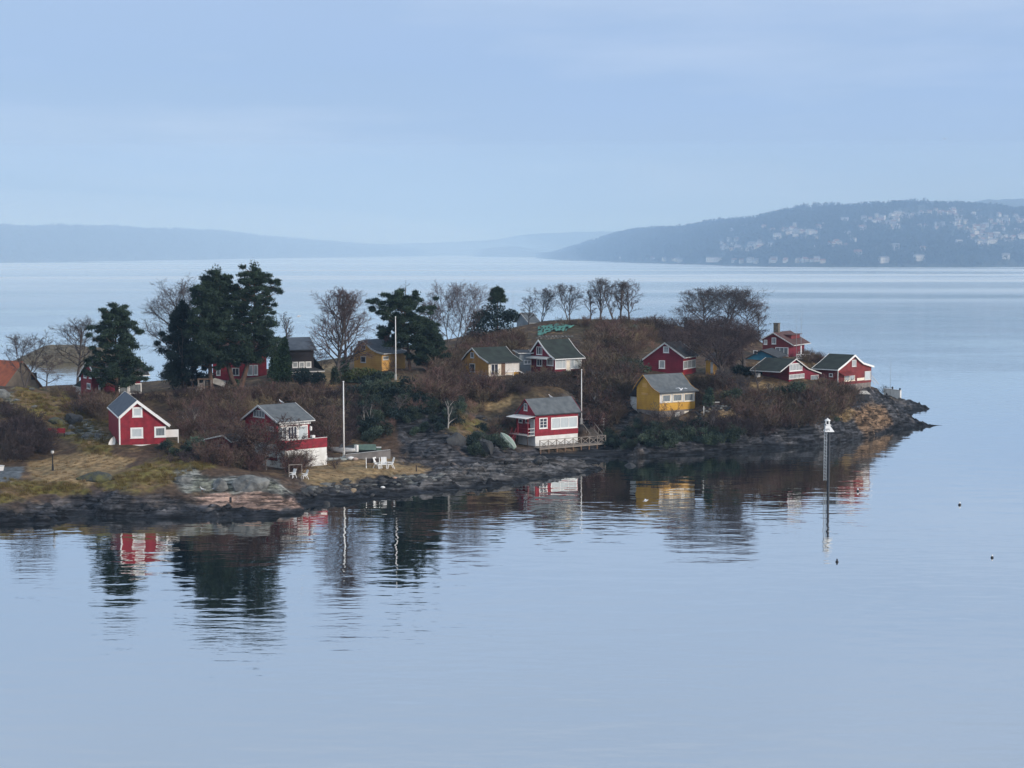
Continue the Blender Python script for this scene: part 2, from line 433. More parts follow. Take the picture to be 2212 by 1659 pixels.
ROOFM = mat('mossy_roof', (0.034, 0.046, 0.040), (0.022, 0.028, 0.026), 0.9, 0.9, 0.03, 10)
ROOFD = mat('dark_roof', (0.05, 0.055, 0.062), (0.035, 0.038, 0.044), 1.2, 0.8, 0.015, 10)
ROOFO = mat('orange_tile_roof', (0.40, 0.115, 0.055), (0.27, 0.08, 0.045), 1.1, 0.85, 0.02, 8)
ROOFB = mat('brown_roof', (0.12, 0.06, 0.055), (0.08, 0.045, 0.045), 1.1, 0.85, 0.02, 8)
WOOD = mat('grey_timber', (0.30, 0.265, 0.23), (0.20, 0.175, 0.155), 2.5, 0.85, 0.01, 20, (1, 1, 4))
WOODB = mat('brown_timber', (0.20, 0.125, 0.085), (0.13, 0.085, 0.06), 2.5, 0.85, 0.01, 20)
WOODD = mat('dark_timber', (0.06, 0.045, 0.04), (0.04, 0.03, 0.028), 2.5, 0.85)
BRICK = mat('chimney_brick', (0.17, 0.15, 0.12), (0.10, 0.09, 0.075), 3, 0.9)
METAL = mat('galvanised_steel', (0.34, 0.37, 0.40), (0.25, 0.28, 0.30), 3, 0.5, metallic=0.3)
DMETAL = mat('dark_steel', (0.03, 0.034, 0.045), (0.02, 0.024, 0.03), 3, 0.5)
PALEGREEN = mat('pale_green_hull_paint', (0.27, 0.35, 0.30), (0.20, 0.27, 0.235), 2, 0.5)
TARPG = mat('green_tarpaulin', (0.11, 0.17, 0.14), (0.075, 0.12, 0.10), 1.6, 0.6, 0.05, 4)
TARPW = mat('grey_tarpaulin', (0.46, 0.45, 0.42), (0.33, 0.32, 0.30), 1.6, 0.6, 0.05, 4)
TARPK = mat('black_tarpaulin', (0.02, 0.022, 0.026), (0.03, 0.032, 0.036), 1.6, 0.5, 0.05, 4)
NETM = mat('teal_netting', (0.10, 0.29, 0.24), (0.045, 0.14, 0.12), 1.4, 0.8, 0.06, 5)
NETP = mat('faded_green_netting', (0.16, 0.27, 0.21), (0.11, 0.18, 0.15), 1.4, 0.85, 0.06, 5)
LEADW = mat('gull_white', (0.80, 0.80, 0.80), (0.72, 0.73, 0.75), 6, 0.7)
LEADG = mat('gull_grey', (0.30, 0.32, 0.35), (0.25, 0.27, 0.30), 6, 0.7)
ORANGE = mat('orange_plastic', (0.55, 0.12, 0.03), (0.45, 0.09, 0.03), 6, 0.6)
BLACKP = mat('black_plastic', (0.015, 0.016, 0.02), (0.022, 0.023, 0.026), 6, 0.4)
REDP = mat('red_paint', (0.30, 0.03, 0.04), (0.2, 0.025, 0.035), 3, 0.6)
GREENP = mat('dark_green_paint', (0.05, 0.09, 0.08), (0.035, 0.065, 0.058), 3, 0.6)
BARK = mat('grey_bark', (0.115, 0.098, 0.092), (0.07, 0.06, 0.058), 2.5, 0.95)
TWIG = mat('bare_twigs', (0.095, 0.082, 0.082), (0.06, 0.052, 0.054), 0.6, 0.95)
TWIGR = mat('reddish_bare_twigs', (0.12, 0.085, 0.08), (0.075, 0.054, 0.055), 0.6, 0.95)
PALEBARK = mat('pale_birch_bark', (0.42, 0.40, 0.37), (0.25, 0.235, 0.22), 2.5, 0.9)
PBARK = mat('pine_bark', (0.14, 0.085, 0.06), (0.075, 0.05, 0.04), 2.0, 0.95)
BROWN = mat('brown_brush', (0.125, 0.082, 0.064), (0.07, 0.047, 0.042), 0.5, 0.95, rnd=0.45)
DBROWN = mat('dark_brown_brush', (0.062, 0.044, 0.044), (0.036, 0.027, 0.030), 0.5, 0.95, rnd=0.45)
TANB = mat('tan_brush', (0.19, 0.13, 0.088), (0.12, 0.082, 0.06), 0.5, 0.95, rnd=0.45)
NEEDLE = mat('pine_needles', (0.008, 0.021, 0.018), (0.042, 0.070, 0.040), 0.9, 0.8, lo=0.3, hi=0.7)
SPRUCE = mat('dark_spruce_needles', (0.009, 0.021, 0.022), (0.017, 0.034, 0.03), 0.7, 0.8, lo=0.3, hi=0.7)
THUJA = mat('thuja_foliage', (0.022, 0.05, 0.026), (0.035, 0.07, 0.034), 0.9, 0.8)
IVY = mat('evergreen_shrub_leaves', (0.016, 0.032, 0.027), (0.062, 0.082, 0.048), 0.45, 0.75, rnd=0.45)
OLIVE = mat('olive_juniper', (0.085, 0.105, 0.035), (0.05, 0.07, 0.03), 0.8, 0.8)
def pane_mat(name, c1, c2, rough=0.12):
    m = mat(name, c1, c2, 1.6, rough, spec=0.6, stretch=(3, 3, 0.6))
    return m
PANE = pane_mat('window_glass_curtain', (0.30, 0.32, 0.33), (0.42, 0.44, 0.44))
PANED = pane_mat('window_glass_dark', (0.03, 0.032, 0.05), (0.05, 0.055, 0.07))
PANEB = pane_mat('window_glass_blind', (0.52, 0.57, 0.58), (0.46, 0.51, 0.53))
PANEW = pane_mat('window_glass_white_curtain', (0.74, 0.71, 0.67), (0.66, 0.64, 0.61))
PANEG = pane_mat('window_glass_grey', (0.13, 0.15, 0.16), (0.22, 0.24, 0.25))

def ground_material():
    m, t, b = nodes('island_ground')
    N, L = t.nodes, t.links
    at_ = N.new('ShaderNodeVertexColor'); at_.layer_name = 'Col'
    rk_ = N.new('ShaderNodeAttribute'); rk_.attribute_name = 'rock'
    co = N.new('ShaderNodeTexCoord')
    n1_ = N.new('ShaderNodeTexNoise'); n1_.inputs['Scale'].default_value = 1.6; n1_.inputs['Detail'].default_value = 7
    n2_ = N.new('ShaderNodeTexNoise'); n2_.inputs['Scale'].default_value = 0.35; n2_.inputs['Detail'].default_value = 4
    for n in (n1_, n2_):
        L.new(co.outputs['Object'], n.inputs['Vector'])
    mr = N.new('ShaderNodeMapRange'); mr.inputs['From Min'].default_value = 0.28; mr.inputs['From Max'].default_value = 0.72
    mr.inputs['To Min'].default_value = 0.45; mr.inputs['To Max'].default_value = 1.55
    L.new(n1_.outputs['Fac'], mr.inputs['Value'])
    mr2 = N.new('ShaderNodeMapRange'); mr2.inputs['From Min'].default_value = 0.3; mr2.inputs['From Max'].default_value = 0.7
    mr2.inputs['To Min'].default_value = 0.75; mr2.inputs['To Max'].default_value = 1.25
    L.new(n2_.outputs['Fac'], mr2.inputs['Value'])
    mu = N.new('ShaderNodeMath'); mu.operation = 'MULTIPLY'
    L.new(mr.outputs[0], mu.inputs[0]); L.new(mr2.outputs[0], mu.inputs[1])
    vm = N.new('ShaderNodeVectorMath'); vm.operation = 'SCALE'
    L.new(at_.outputs['Color'], vm.inputs[0]); L.new(mu.outputs[0], vm.inputs['Scale'])
    # cracked bedding on bare rock
    mp_ = N.new('ShaderNodeMapping'); mp_.inputs['Rotation'].default_value = (R(38), R(-9), R(20)); mp_.inputs['Scale'].default_value = (0.16, 0.5, 2.3)
    L.new(co.outputs['Object'], mp_.inputs['Vector'])
    n3_ = N.new('ShaderNodeTexNoise'); n3_.inputs['Scale'].default_value = 1.3; n3_.inputs['Detail'].default_value = 6; n3_.inputs['Roughness'].default_value = 0.65
    L.new(mp_.outputs[0], n3_.inputs['Vector'])
    mixh = N.new('ShaderNodeMix'); mixh.data_type = 'FLOAT'
    L.new(rk_.outputs['Fac'], mixh.inputs[0]); L.new(n1_.outputs['Fac'], mixh.inputs[2]); L.new(n3_.outputs['Fac'], mixh.inputs[3])
    bp = N.new('ShaderNodeBump'); bp.inputs['Strength'].default_value = 1.0; bp.inputs['Distance'].default_value = 0.28
    L.new(mixh.outputs[0], bp.inputs['Height'])
    bd = N.new('ShaderNodeMapRange'); bd.inputs['To Min'].default_value = 0.22; bd.inputs['To Max'].default_value = 0.7
    L.new(rk_.outputs['Fac'], bd.inputs['Value']); L.new(bd.outputs[0], bp.inputs['Distance'])
    sr = N.new('ShaderNodeMapRange'); sr.inputs['From Min'].default_value = 0.42; sr.inputs['From Max'].default_value = 0.66
    sr.inputs['To Min'].default_value = 0.35; sr.inputs['To Max'].default_value = 3.0
    L.new(n3_.outputs['Fac'], sr.inputs['Value'])
    sm = N.new('ShaderNodeMix'); sm.data_type = 'FLOAT'; sm.inputs[2].default_value = 1.0
    L.new(rk_.outputs['Fac'], sm.inputs[0]); L.new(sr.outputs[0], sm.inputs[3])
    vs = N.new('ShaderNodeVectorMath'); vs.operation = 'SCALE'
    L.new(vm.outputs[0], vs.inputs[0]); L.new(sm.outputs[0], vs.inputs['Scale'])
    L.new(bp.outputs[0], b.inputs['Normal'])
    L.new(vs.outputs[0], b.inputs['Base Color'])
    b.inputs['Roughness'].default_value = 0.9
    b.inputs['Specular IOR Level'].default_value = 0.2
    return m
GROUND = ground_material()

# ------------------------------------------------------------------ builders
class MB:
    """Collects shapes into one mesh."""
    def __init__(s):
        s.v, s.f, s.m, s.mats = [], [], [], []
    def mi(s, m):
        if m not in s.mats:
            s.mats.append(m)
        return s.mats.index(m)
    def poly(s, pts, m, flip=False):
        i = len(s.v)
        s.v += [tuple(p) for p in pts]
        idx = list(range(i, i + len(pts)))
        s.f.append(idx[::-1] if flip else idx)
        s.m.append(s.mi(m))
    def box(s, lo, hi, m, T=None):
        x0, y0, z0 = lo; x1, y1, z1 = hi
        P = [(x0, y0, z0), (x1, y0, z0), (x1, y1, z0), (x0, y1, z0), (x0, y0, z1), (x1, y0, z1), (x1, y1, z1), (x0, y1, z1)]
        if T:
            P = [tuple(T @ Vector(p)) for p in P]
        i = len(s.v); s.v += P
        for q in ((0, 3, 2, 1), (4, 5, 6, 7), (0, 1, 5, 4), (1, 2, 6, 5), (2, 3, 7, 6), (3, 0, 4, 7)):
            s.f.append([i + k for k in q]); s.m.append(s.mi(m))
    def bar(s, a, b, wd, ht, m):
        """Square bar from a to b."""
        a, b = Vector(a), Vector(b)
        d = (b - a); L = d.length
        if L < 1e-6:
            return
        T = Matrix.Translation(a) @ d.to_track_quat('X', 'Z').to_matrix().to_4x4()
        s.box((0, -wd / 2, -ht / 2), (L, wd / 2, ht / 2), m, T)
    def tube(s, a, b, r0, r1, m, n=6, cap=True):
        a, b = Vector(a), Vector(b)
        d = (b - a).normalized()
        u = d.orthogonal().normalized(); v = d.cross(u)
        i = len(s.v)
        for p, r in ((a, r0), (b, r1)):
            for k in range(n):
                t = 2 * math.pi * k / n
                s.v.append(tuple(p + u * math.cos(t) * r + v * math.sin(t) * r))
        for k in range(n):
            s.f.append([i + k, i + (k + 1) % n, i + n + (k + 1) % n, i + n + k]); s.m.append(s.mi(m))
        if cap:
            s.f.append([i + k for k in range(n)][::-1]); s.m.append(s.mi(m))
            s.f.append([i + n + k for k in range(n)]); s.m.append(s.mi(m))
    def path(s, pts, r, m, n=5):
        for a, b in zip(pts[:-1], pts[1:]):
            s.tube(a, b, r, r, m, n)
    def lathe(s, prof, m, n=12, c=(0, 0)):
        i = len(s.v)
        for r, z in prof:
            for k in range(n):
                t = 2 * math.pi * k / n
                s.v.append((c[0] + r * math.cos(t), c[1] + r * math.sin(t), z))
        for j in range(len(prof) - 1):
            for k in range(n):
                s.f.append([i + j * n + k, i + j * n + (k + 1) % n, i + (j + 1) * n + (k + 1) % n, i + (j + 1) * n + k]); s.m.append(s.mi(m))
        s.f.append([i + k for k in range(n)][::-1]); s.m.append(s.mi(m))
        s.f.append([i + (len(prof) - 1) * n + k for k in range(n)]); s.m.append(s.mi(m))
    def mesh(s, name, smooth=False):
        me = bpy.data.meshes.new(name)
        me.from_pydata(s.v, [], s.f)
        for m in s.mats:
            me.materials.append(m)
        me.polygons.foreach_set('material_index', s.m)
        if smooth:
            me.polygons.foreach_set('use_smooth', [True] * len(s.f))
        me.update()
        return me
    def obj(s, name, parent=None, smooth=False, label=None):
        o = bpy.data.objects.new(name, s.mesh(name, smooth))
        COL.objects.link(o)
        if parent:
            o.parent = parent
        if label:
            o['label'] = label
        return o
def tag(o, label, cat, group=None, kind=None):
    o['label'] = label
    o['category'] = cat
    if group:
        o['group'] = group
    if kind:
        o['kind'] = kind
    return o
def thing(name, loc, rz, label, cat, group=None):
    o = bpy.data.objects.new(name, None)
    o.empty_display_size = 0.3
    COL.objects.link(o)
    o.location = loc
    o.rotation_euler = (0, 0, rz)
    return tag(o, label, cat, group)
def npmesh(name, V, Fq, mats, smooth=False, mi=None):
    me = bpy.data.meshes.new(name)
    V = np.asarray(V, np.float32); Fq = np.asarray(Fq, np.int32)
    n, k = Fq.shape
    me.vertices.add(len(V)); me.vertices.foreach_set('co', V.ravel())
    me.loops.add(n * k); me.loops.foreach_set('vertex_index', Fq.ravel())
    me.polygons.add(n)
    me.polygons.foreach_set('loop_start', np.arange(0, n * k, k, dtype=np.int32))
    me.polygons.foreach_set('loop_total', np.full(n, k, np.int32))
    for m in mats:
        me.materials.append(m)
    if mi is not None:
        me.polygons.foreach_set('material_index', np.asarray(mi, np.int32))
    if smooth:
        me.polygons.foreach_set('use_smooth', np.ones(n, bool))
    me.update(calc_edges=True)
    return me
def link(name, me, parent=None):
    o = bpy.data.objects.new(name, me)
    COL.objects.link(o)
    if parent:
        o.parent = parent
    return o
def structure(name, me, label):
    o = link(name, me)
    o['kind'] = 'structure'
    o['label'] = label
    return o
def copy_tree(o, parent=None):
    c = o.copy()
    COL.objects.link(c)
    c.parent = parent
    for ch in o.children:
        copy_tree(ch, c)
    return c

# ------------------------------------------------------------------ water, island ground
def water_material():
    m, t, b = nodes('fjord_water')
    N, L = t.nodes, t.links
    b.inputs['Base Color'].default_value = (0.006, 0.022, 0.036, 1)
    b.inputs['Roughness'].default_value = 0.03
    b.inputs['IOR'].default_value = 1.333
    b.inputs['Specular IOR Level'].default_value = 0.5
    co = N.new('ShaderNodeTexCoord')
    def noise(scale, sx, sy, det, rot=0.0, rough=0.5):
        mpp = N.new('ShaderNodeMapping')
        mpp.inputs['Scale'].default_value = (sx, sy, 1)
        mpp.inputs['Rotation'].default_value = (0, 0, R(rot))
        n = N.new('ShaderNodeTexNoise')
        n.inputs['Scale'].default_value = scale
        n.inputs['Detail'].default_value = det
        n.inputs['Roughness'].default_value = rough
        L.new(co.outputs['Object'], mpp.inputs['Vector'])
        L.new(mpp.outputs[0], n.inputs['Vector'])
        return n.outputs['Fac']
    def mathn(op, a, v=None, c=None):
        n = N.new('ShaderNodeMath'); n.operation = op
        for i, x in enumerate((a, v, c)):
            if x is None:
                continue
            if isinstance(x, (int, float)):
                n.inputs[i].default_value = x
            else:
                L.new(x, n.inputs[i])
        return n.outputs[0]
    swell = noise(0.32, 0.5, 1.0, 2.0, 8)
    ripple = noise(0.9, 0.42, 1.0, 2.0, 6)
    fine = noise(4.0, 0.6, 1.0, 2.0, -10)
    patch = noise(0.022, 0.5, 1.0, 3.0, 12)
    pr = N.new('ShaderNodeMapRange'); pr.inputs['From Min'].default_value = 0.40; pr.inputs['From Max'].default_value = 0.62
    pr.inputs['To Min'].default_value = 0.3; pr.inputs['To Max'].default_value = 1.2
    L.new(patch, pr.inputs['Value'])
    sx = N.new('ShaderNodeSeparateXYZ'); L.new(co.outputs['Object'], sx.inputs[0])
    far = N.new('ShaderNodeMapRange'); far.inputs['From Min'].default_value = 330; far.inputs['From Max'].default_value = 1600
    far.inputs['To Min'].default_value = 1.0; far.inputs['To Max'].default_value = 26.0
    L.new(sx.outputs['Y'], far.inputs['Value'])
    streak = noise(0.004, 0.22, 1.0, 3.0, 3)
    sr = N.new('ShaderNodeMapRange'); sr.inputs['From Min'].default_value = 0.42; sr.inputs['From Max'].default_value = 0.58
    sr.inputs['To Min'].default_value = 0.45; sr.inputs['To Max'].default_value = 1.1
    L.new(streak, sr.inputs['Value'])
    pr0 = pr
    prm = mathn('MULTIPLY', pr0.outputs[0], mathn('MAXIMUM', mathn('MULTIPLY', far.outputs[0], sr.outputs[0]), 1.0))
    class _P: outputs = [prm]
    pr = _P
    h = mathn('MULTIPLY', swell, 0.050)
    h = mathn('ADD', h, mathn('MULTIPLY', mathn('MULTIPLY', ripple, 0.022), pr.outputs[0]))
    h = mathn('ADD', h, mathn('MULTIPLY', mathn('MULTIPLY', fine, 0.0016), pr.outputs[0]))
    ruf = noise(1.5, 0.35, 1.0, 3.0, 9)
    rmask = noise(0.045, 0.28, 1.0, 4.0, 10)
    rm = N.new('ShaderNodeMapRange'); rm.inputs['From Min'].default_value = 0.47; rm.inputs['From Max'].default_value = 0.62
    rm.inputs['To Min'].default_value = 0.15; rm.inputs['To Max'].default_value = 1.0
    L.new(rmask, rm.inputs['Value'])
    nm = N.new('ShaderNodeMapRange'); nm.inputs['From Min'].default_value = 165; nm.inputs['From Max'].default_value = 90
    L.new(sx.outputs['Y'], nm.inputs['Value'])
    h = mathn('ADD', h, mathn('MULTIPLY', mathn('MULTIPLY', ruf, 0.045), mathn('MULTIPLY', rm.outputs[0], nm.outputs[0])))
    bp = N.new('ShaderNodeBump')
    bp.inputs['Strength'].default_value = 1.0
    bp.inputs['Distance'].default_value = 1.0
    L.new(h, bp.inputs['Height'])
    L.new(bp.outputs[0], b.inputs['Normal'])
    gl = N.new('ShaderNodeBsdfGlossy'); gl.inputs['Roughness'].default_value = 0.02
    rr = N.new('ShaderNodeMapRange'); rr.inputs['From Min'].default_value = 300; rr.inputs['From Max'].default_value = 1500
    rr.inputs['To Min'].default_value = 0.02; rr.inputs['To Max'].default_value = 0.27
    L.new(sx.outputs['Y'], rr.inputs['Value']); L.new(mathn('MULTIPLY', rr.outputs[0], mathn('ADD', mathn('MULTIPLY', sr.outputs[0], 0.8), 0.2)), gl.inputs['Roughness'])
    gl.inputs['Color'].default_value = (0.93, 0.93, 0.905, 1)
    L.new(bp.outputs[0], gl.inputs['Normal'])
    fr = N.new('ShaderNodeFresnel'); fr.inputs['IOR'].default_value = 1.333
    fm = N.new('ShaderNodeMapRange'); fm.inputs['To Min'].default_value = 0.74; fm.inputs['To Max'].default_value = 1.0
    L.new(fr.outputs[0], fm.inputs['Value'])
    mx = N.new('ShaderNodeMixShader')
    L.new(fm.outputs[0], mx.inputs[0]); L.new(b.outputs[0], mx.inputs[1]); L.new(gl.outputs[0], mx.inputs[2])
    L.new(mx.outputs[0], N['Material Output'].inputs['Surface'])
    return m
WATER = water_material()
mb = MB()
mb.poly([(-9000, -400, 0), (9000, -400, 0), (9000, 16000, 0), (-9000, 16000, 0)], WATER)
structure('water', mb.mesh('water'), 'calm pale blue fjord water with small ripples')

def island_mesh():
    V = np.stack([hx, hy, hz], 1)
    idx = np.arange(NX * NY).reshape(NY, NX)
    Fq = np.stack([idx[:-1, :-1].ravel(), idx[:-1, 1:].ravel(), idx[1:, 1:].ravel(), idx[1:, :-1].ravel()], 1)
    keep = hz[Fq].max(1) > -0.9
    Fq = Fq[keep]
    used = np.zeros(len(V), bool); used[Fq.ravel()] = True
    remap = np.cumsum(used) - 1
    me = npmesh('island', V[used], remap[Fq], [GROUND])
    na, nb, nc = fbm(hx * 0.09, hy * 0.09, 7), fbm(hx * 0.5, hy * 0.5, 8), fbm(hx * 1.2, hy * 1.2, 9)
    C = lambda r, g, b_: np.array([r, g, b_])[None, :]
    def mixc(a, b_, t):
        return a * (1 - t[:, None]) + b_ * t[:, None]
    base = mixc(C(0.078, 0.050, 0.034), C(0.062, 0.047, 0.026), sstep(-0.3, 0.4, na + 0.4 * nb))
    base = mixc(base, C(0.16, 0.105, 0.06), sstep(0.15, 0.6, nb + 0.3 * nc))
    base = mixc(base, mixc(C(0.27, 0.185, 0.095), C(0.20, 0.15, 0.08), sstep(-0.2, 0.4, nb)), wl)
    base = mixc(base, mixc(C(0.135, 0.115, 0.032), C(0.15, 0.10, 0.05), sstep(-0.25, 0.35, nb + 0.3 * nc)), wm)
    rc = mixc(C(0.027, 0.029, 0.035), C(0.060, 0.060, 0.065), sstep(-0.2, 0.5, nb))
    rc = mixc(rc, C(0.085, 0.068, 0.055), sstep(0.3, 0.7, nc) * 0.7)
    rc = mixc(rc, mixc(C(0.105, 0.10, 0.098), C(0.065, 0.066, 0.07), sstep(-0.1, 0.45, nb)), ws * 0.9)
    rc = mixc(rc, mixc(C(0.15, 0.155, 0.145), C(0.10, 0.105, 0.085), sstep(-0.1, 0.4, nb)), wp)
    rc = mixc(rc, mixc(C(0.205, 0.14, 0.112), C(0.125, 0.098, 0.082), sstep(-0.1, 0.5, nb)), wk)
    rc = mixc(rc, mixc(C(0.135, 0.088, 0.054), C(0.075, 0.057, 0.043), sstep(-0.1, 0.5, nb)), wt)
    base = mixc(base, rc, rock)
    base = mixc(base, C(0.10, 0.115, 0.13), wg)
    tide = sstep(0.85, 0.4, hz + nb * 0.3) * (1 - 0.6 * ws) * (1 - 0.85 * wk)
    base = mixc(base, C(0.009, 0.011, 0.015), tide * 0.9)
    pale = sstep(0.06, 0.10, hz) * sstep(0.2, 0.13, hz) * (hx > 0) * 0.0
    base = mixc(base, C(0.14, 0.14, 0.13), pale)
    ca = me.color_attributes.new('Col', 'FLOAT_COLOR', 'POINT')
    ca.data.foreach_set('color', np.concatenate([base, np.ones((len(base), 1))], 1)[used].astype(np.float32).ravel())
    ra = me.attributes.new('rock', 'FLOAT', 'POINT')
    ra.data.foreach_set('value', rock[used].astype(np.float32))
    return me
structure('island_terrain', island_mesh(), 'small rocky island with dark shore rock, mossy knolls and dry lawns')

# ------------------------------------------------------------------ hills beyond the fjord
FOREST = mat('distant_wooded_slope', (0.030, 0.040, 0.034), (0.045, 0.052, 0.042), 0.006, 0.95, detail=8)
FORESTL = mat('distant_pale_clearing', (0.12, 0.13, 0.10), (0.045, 0.055, 0.042), 0.004, 0.95, detail=8)
TREEFAR = mat('distant_tree_crowns', (0.026, 0.036, 0.032), (0.045, 0.047, 0.042), 0.02, 0.95)
def hill(name, label, prof, deep, m, rough, seed, cols=170, rows=36, peak=0.62):
    """prof: (photo x, ridge row, shore row) from left to right."""
    pr = np.array(prof, float)
    px = np.linspace(pr[0, 0], pr[-1, 0], cols)
    ry, sy = np.interp(px, pr[:, 0], pr[:, 1]), np.interp(px, pr[:, 0], pr[:, 2])
    V = np.zeros((rows, cols, 3))
    for j in range(rows):
        v = j / (rows - 1)
        for i in range(cols):
            d0 = HC * F / (sy[i] - YH)
            rd = ray(px[i], ry[i])
            Yr = d0 + deep * peak
            H = max(HC + rd[2] * Yr, 2.0)
            Y = d0 - 15 + deep * v
            X = ray(px[i], sy[i])[0] * (d0 + (Y - d0) * 1.0)
            s = v / peak
            z = H * (math.sin(min(s, 1) * math.pi / 2) ** 0.9 if s < 1 else math.cos((s - 1) / (1 / peak - 1) * math.pi / 2) ** 0.8)
            V[j, i] = (X, Y, z)
    x, y = V[:, :, 0].ravel(), V[:, :, 1].ravel()
    z = V[:, :, 2].ravel()
    z = z * (1 + 0.14 * fbm(x * 0.0025, y * 0.004, seed, 4)) + fbm(x * 0.02, y * 0.02, seed + 3, 2) * rough * sstep(0, 20, z) - 0.4
    V[:, :, 2] = z.reshape(rows, cols)
    idx = np.arange(rows * cols).reshape(rows, cols)
    Fq = np.stack([idx[:-1, :-1].ravel(), idx[:-1, 1:].ravel(), idx[1:, 1:].ravel(), idx[1:, :-1].ravel()], 1)
    o = structure(name, npmesh(name, V.reshape(-1, 3), Fq, [m], True), label)
    return o, V
HR, HRV = hill('hill', 'long wooded hillside dotted with houses across the fjord', [(1158, 556.0, 558), (1200, 552.0, 561), (1250, 536.0, 563), (1320, 514.0, 565), (1400, 505.0, 568), (1500, 498.0, 571), (1600, 486.0, 574), (1700, 470.0, 576),
               (1800, 461.0, 577), (1900, 457.0, 577), (2000, 454.0, 577), (2100, 457.0, 577), (2212, 459.0, 576), (2500, 459.0, 576), (2900, 479.0, 575)], 1500, FOREST, 6, 3)
HL, HLV = hill('hill', 'hazy blue wooded ridge on the far left shore', [(-900, 515.0, 570), (-300, 507.0, 569), (0, 502.0, 567), (170, 504.0, 565), (350, 505.0, 562), (470, 511.0, 560), (600, 523.0, 557.5), (720, 531.0, 555.8), (800, 536.0, 554.6), (870, 541.0, 554), (915, 550.0, 553.6), (945, 551.4, 553.4)],
               1800, FOREST, 7, 13)
HM, HMV = hill('hill', 'faintest far ridge where the fjord narrows', [(800, 530, 552), (950, 526, 552), (1060, 521, 552), (1130, 511, 552), (1200, 505, 552), (1330, 499, 552.3), (1450, 496, 552.3), (1700, 490, 552)], 2600, FOREST, 8, 23)
HH, HHV = hill('hill', 'low hazy headland in front of the narrows', [(1022, 551, 554.2), (1040, 539, 554.6), (1070, 534.5, 555), (1110, 534, 555), (1150, 540, 555), (1190, 550, 555)], 500, FOREST, 4, 33, 60, 16)
HB2, HB2V = hill('hill', 'highest hazy ridge behind the hillside houses', [(1900, 470, 566), (2050, 452, 566), (2130, 439, 566), (2212, 433, 566), (2500, 428, 566)], 2500, FOREST, 8, 43, 60, 20)

def gn_scatter(name, pts, rot, scl, protos, label, cat):
    """One object that scatters many copies of a few small meshes (stuff nobody could count)."""
    me = bpy.data.meshes.new(name)
    n = len(pts)
    me.vertices.add(n)
    me.vertices.foreach_set('co', np.asarray(pts, np.float32).ravel())
    for nm, arr, ty in (('rz', rot, 'FLOAT'), ('sc', scl, 'FLOAT')):
        a = me.attributes.new(nm, ty, 'POINT'); a.data.foreach_set('value', np.asarray(arr, np.float32))
    a = me.attributes.new('pick', 'INT', 'POINT')
    a.data.foreach_set('value', np.array([random.randrange(len(protos)) for _ in range(n)], np.int32))
    o = link(name, me)
    coll = bpy.data.collections.new(name + '_kinds')
    for p in protos:
        if p.name not in coll.objects:
            coll.objects.link(p)
    g = bpy.data.node_groups.new(name, 'GeometryNodeTree')
    g.interface.new_socket('Geometry', in_out='INPUT', socket_type='NodeSocketGeometry')
    g.interface.new_socket('Geometry', in_out='OUTPUT', socket_type='NodeSocketGeometry')
    N, L = g.nodes, g.links
    gi, go = N.new('NodeGroupInput'), N.new('NodeGroupOutput')
    ci = N.new('GeometryNodeCollectionInfo'); ci.inputs['Collection'].default_value = coll
    ci.inputs['Separate Children'].default_value = True; ci.inputs['Reset Children'].default_value = True
    ip = N.new('GeometryNodeInstanceOnPoints'); ip.inputs['Pick Instance'].default_value = True
    def attr(nm, ty):
        q = N.new('GeometryNodeInputNamedAttribute'); q.data_type = ty; q.inputs['Name'].default_value = nm
        return q.outputs['Attribute']
    cx = N.new('ShaderNodeCombineXYZ'); L.new(attr('rz', 'FLOAT'), cx.inputs['Z'])
    er = N.new('FunctionNodeEulerToRotation'); L.new(cx.outputs[0], er.inputs[0])
    L.new(gi.outputs[0], ip.inputs['Points']); L.new(ci.outputs[0], ip.inputs['Instance'])
    L.new(attr('pick', 'INT'), ip.inputs['Instance Index'])
    L.new(er.outputs[0], ip.inputs['Rotation']); L.new(attr('sc', 'FLOAT'), ip.inputs['Scale'])
    L.new(ip.outputs[0], go.inputs[0])
    md = o.modifiers.new('scatter', 'NODES'); md.node_group = g
    return tag(o, label, cat, None, 'stuff')
def proto(name, me):
    return bpy.data.objects.new(name, me)

rng = np.random.default_rng(7)
def far_tree(seed, conifer):
    r = np.random.default_rng(seed)
    V, T = [], []
    n = 46
    for k in range(n):
        t = (k + r.random()) / n
        rad = (1 - t) ** 0.8 * 0.28 if conifer else 0.36 * math.sin(math.pi * (0.12 + 0.86 * t)) ** 0.7
        a = r.random() * 6.28
        c = np.array([math.cos(a) * rad * (0.5 + 0.5 * r.random()), math.sin(a) * rad * (0.5 + 0.5 * r.random()), 0.08 + 0.9 * t])
        i = len(V)
        for q in range(3):
            V.append(c + r.normal(0, 0.085, 3))
        T.append((i, i + 1, i + 2))
    return npmesh('crown', V, T, [TREEFAR])
far_protos = [proto('far_crown', far_tree(s, s % 2 == 0)) for s in range(6)]
def forest_points(V, n, zmin=1.5, front=0.72, sc_=(9, 17), dens=None):
    rows, cols, _ = V.shape
    u = rng.random(n) * (cols - 1.001); v = rng.random(n) ** 1.0 * (rows - 1.001) * front
    i, j = u.astype(int), v.astype(int)
    fu, fv = (u - i)[:, None], (v - j)[:, None]
    p = (V[j, i] * (1 - fu) + V[j, i + 1] * fu) * (1 - fv) + (V[j + 1, i] * (1 - fu) + V[j + 1, i + 1] * fu) * fv
    k = p[:, 2] > zmin
    if dens is not None:
        k &= rng.random(n) < dens(p)
    p = p[k]
    p[:, 2] -= 0.8
    return p, rng.random(len(p)) * 6.28, rng.uniform(*sc_, len(p))
gn_scatter('forest', *forest_points(HLV, 15000, 2, 0.70, (12, 22)), far_protos, 'hazy blue forest covering the far left ridge', 'forest')

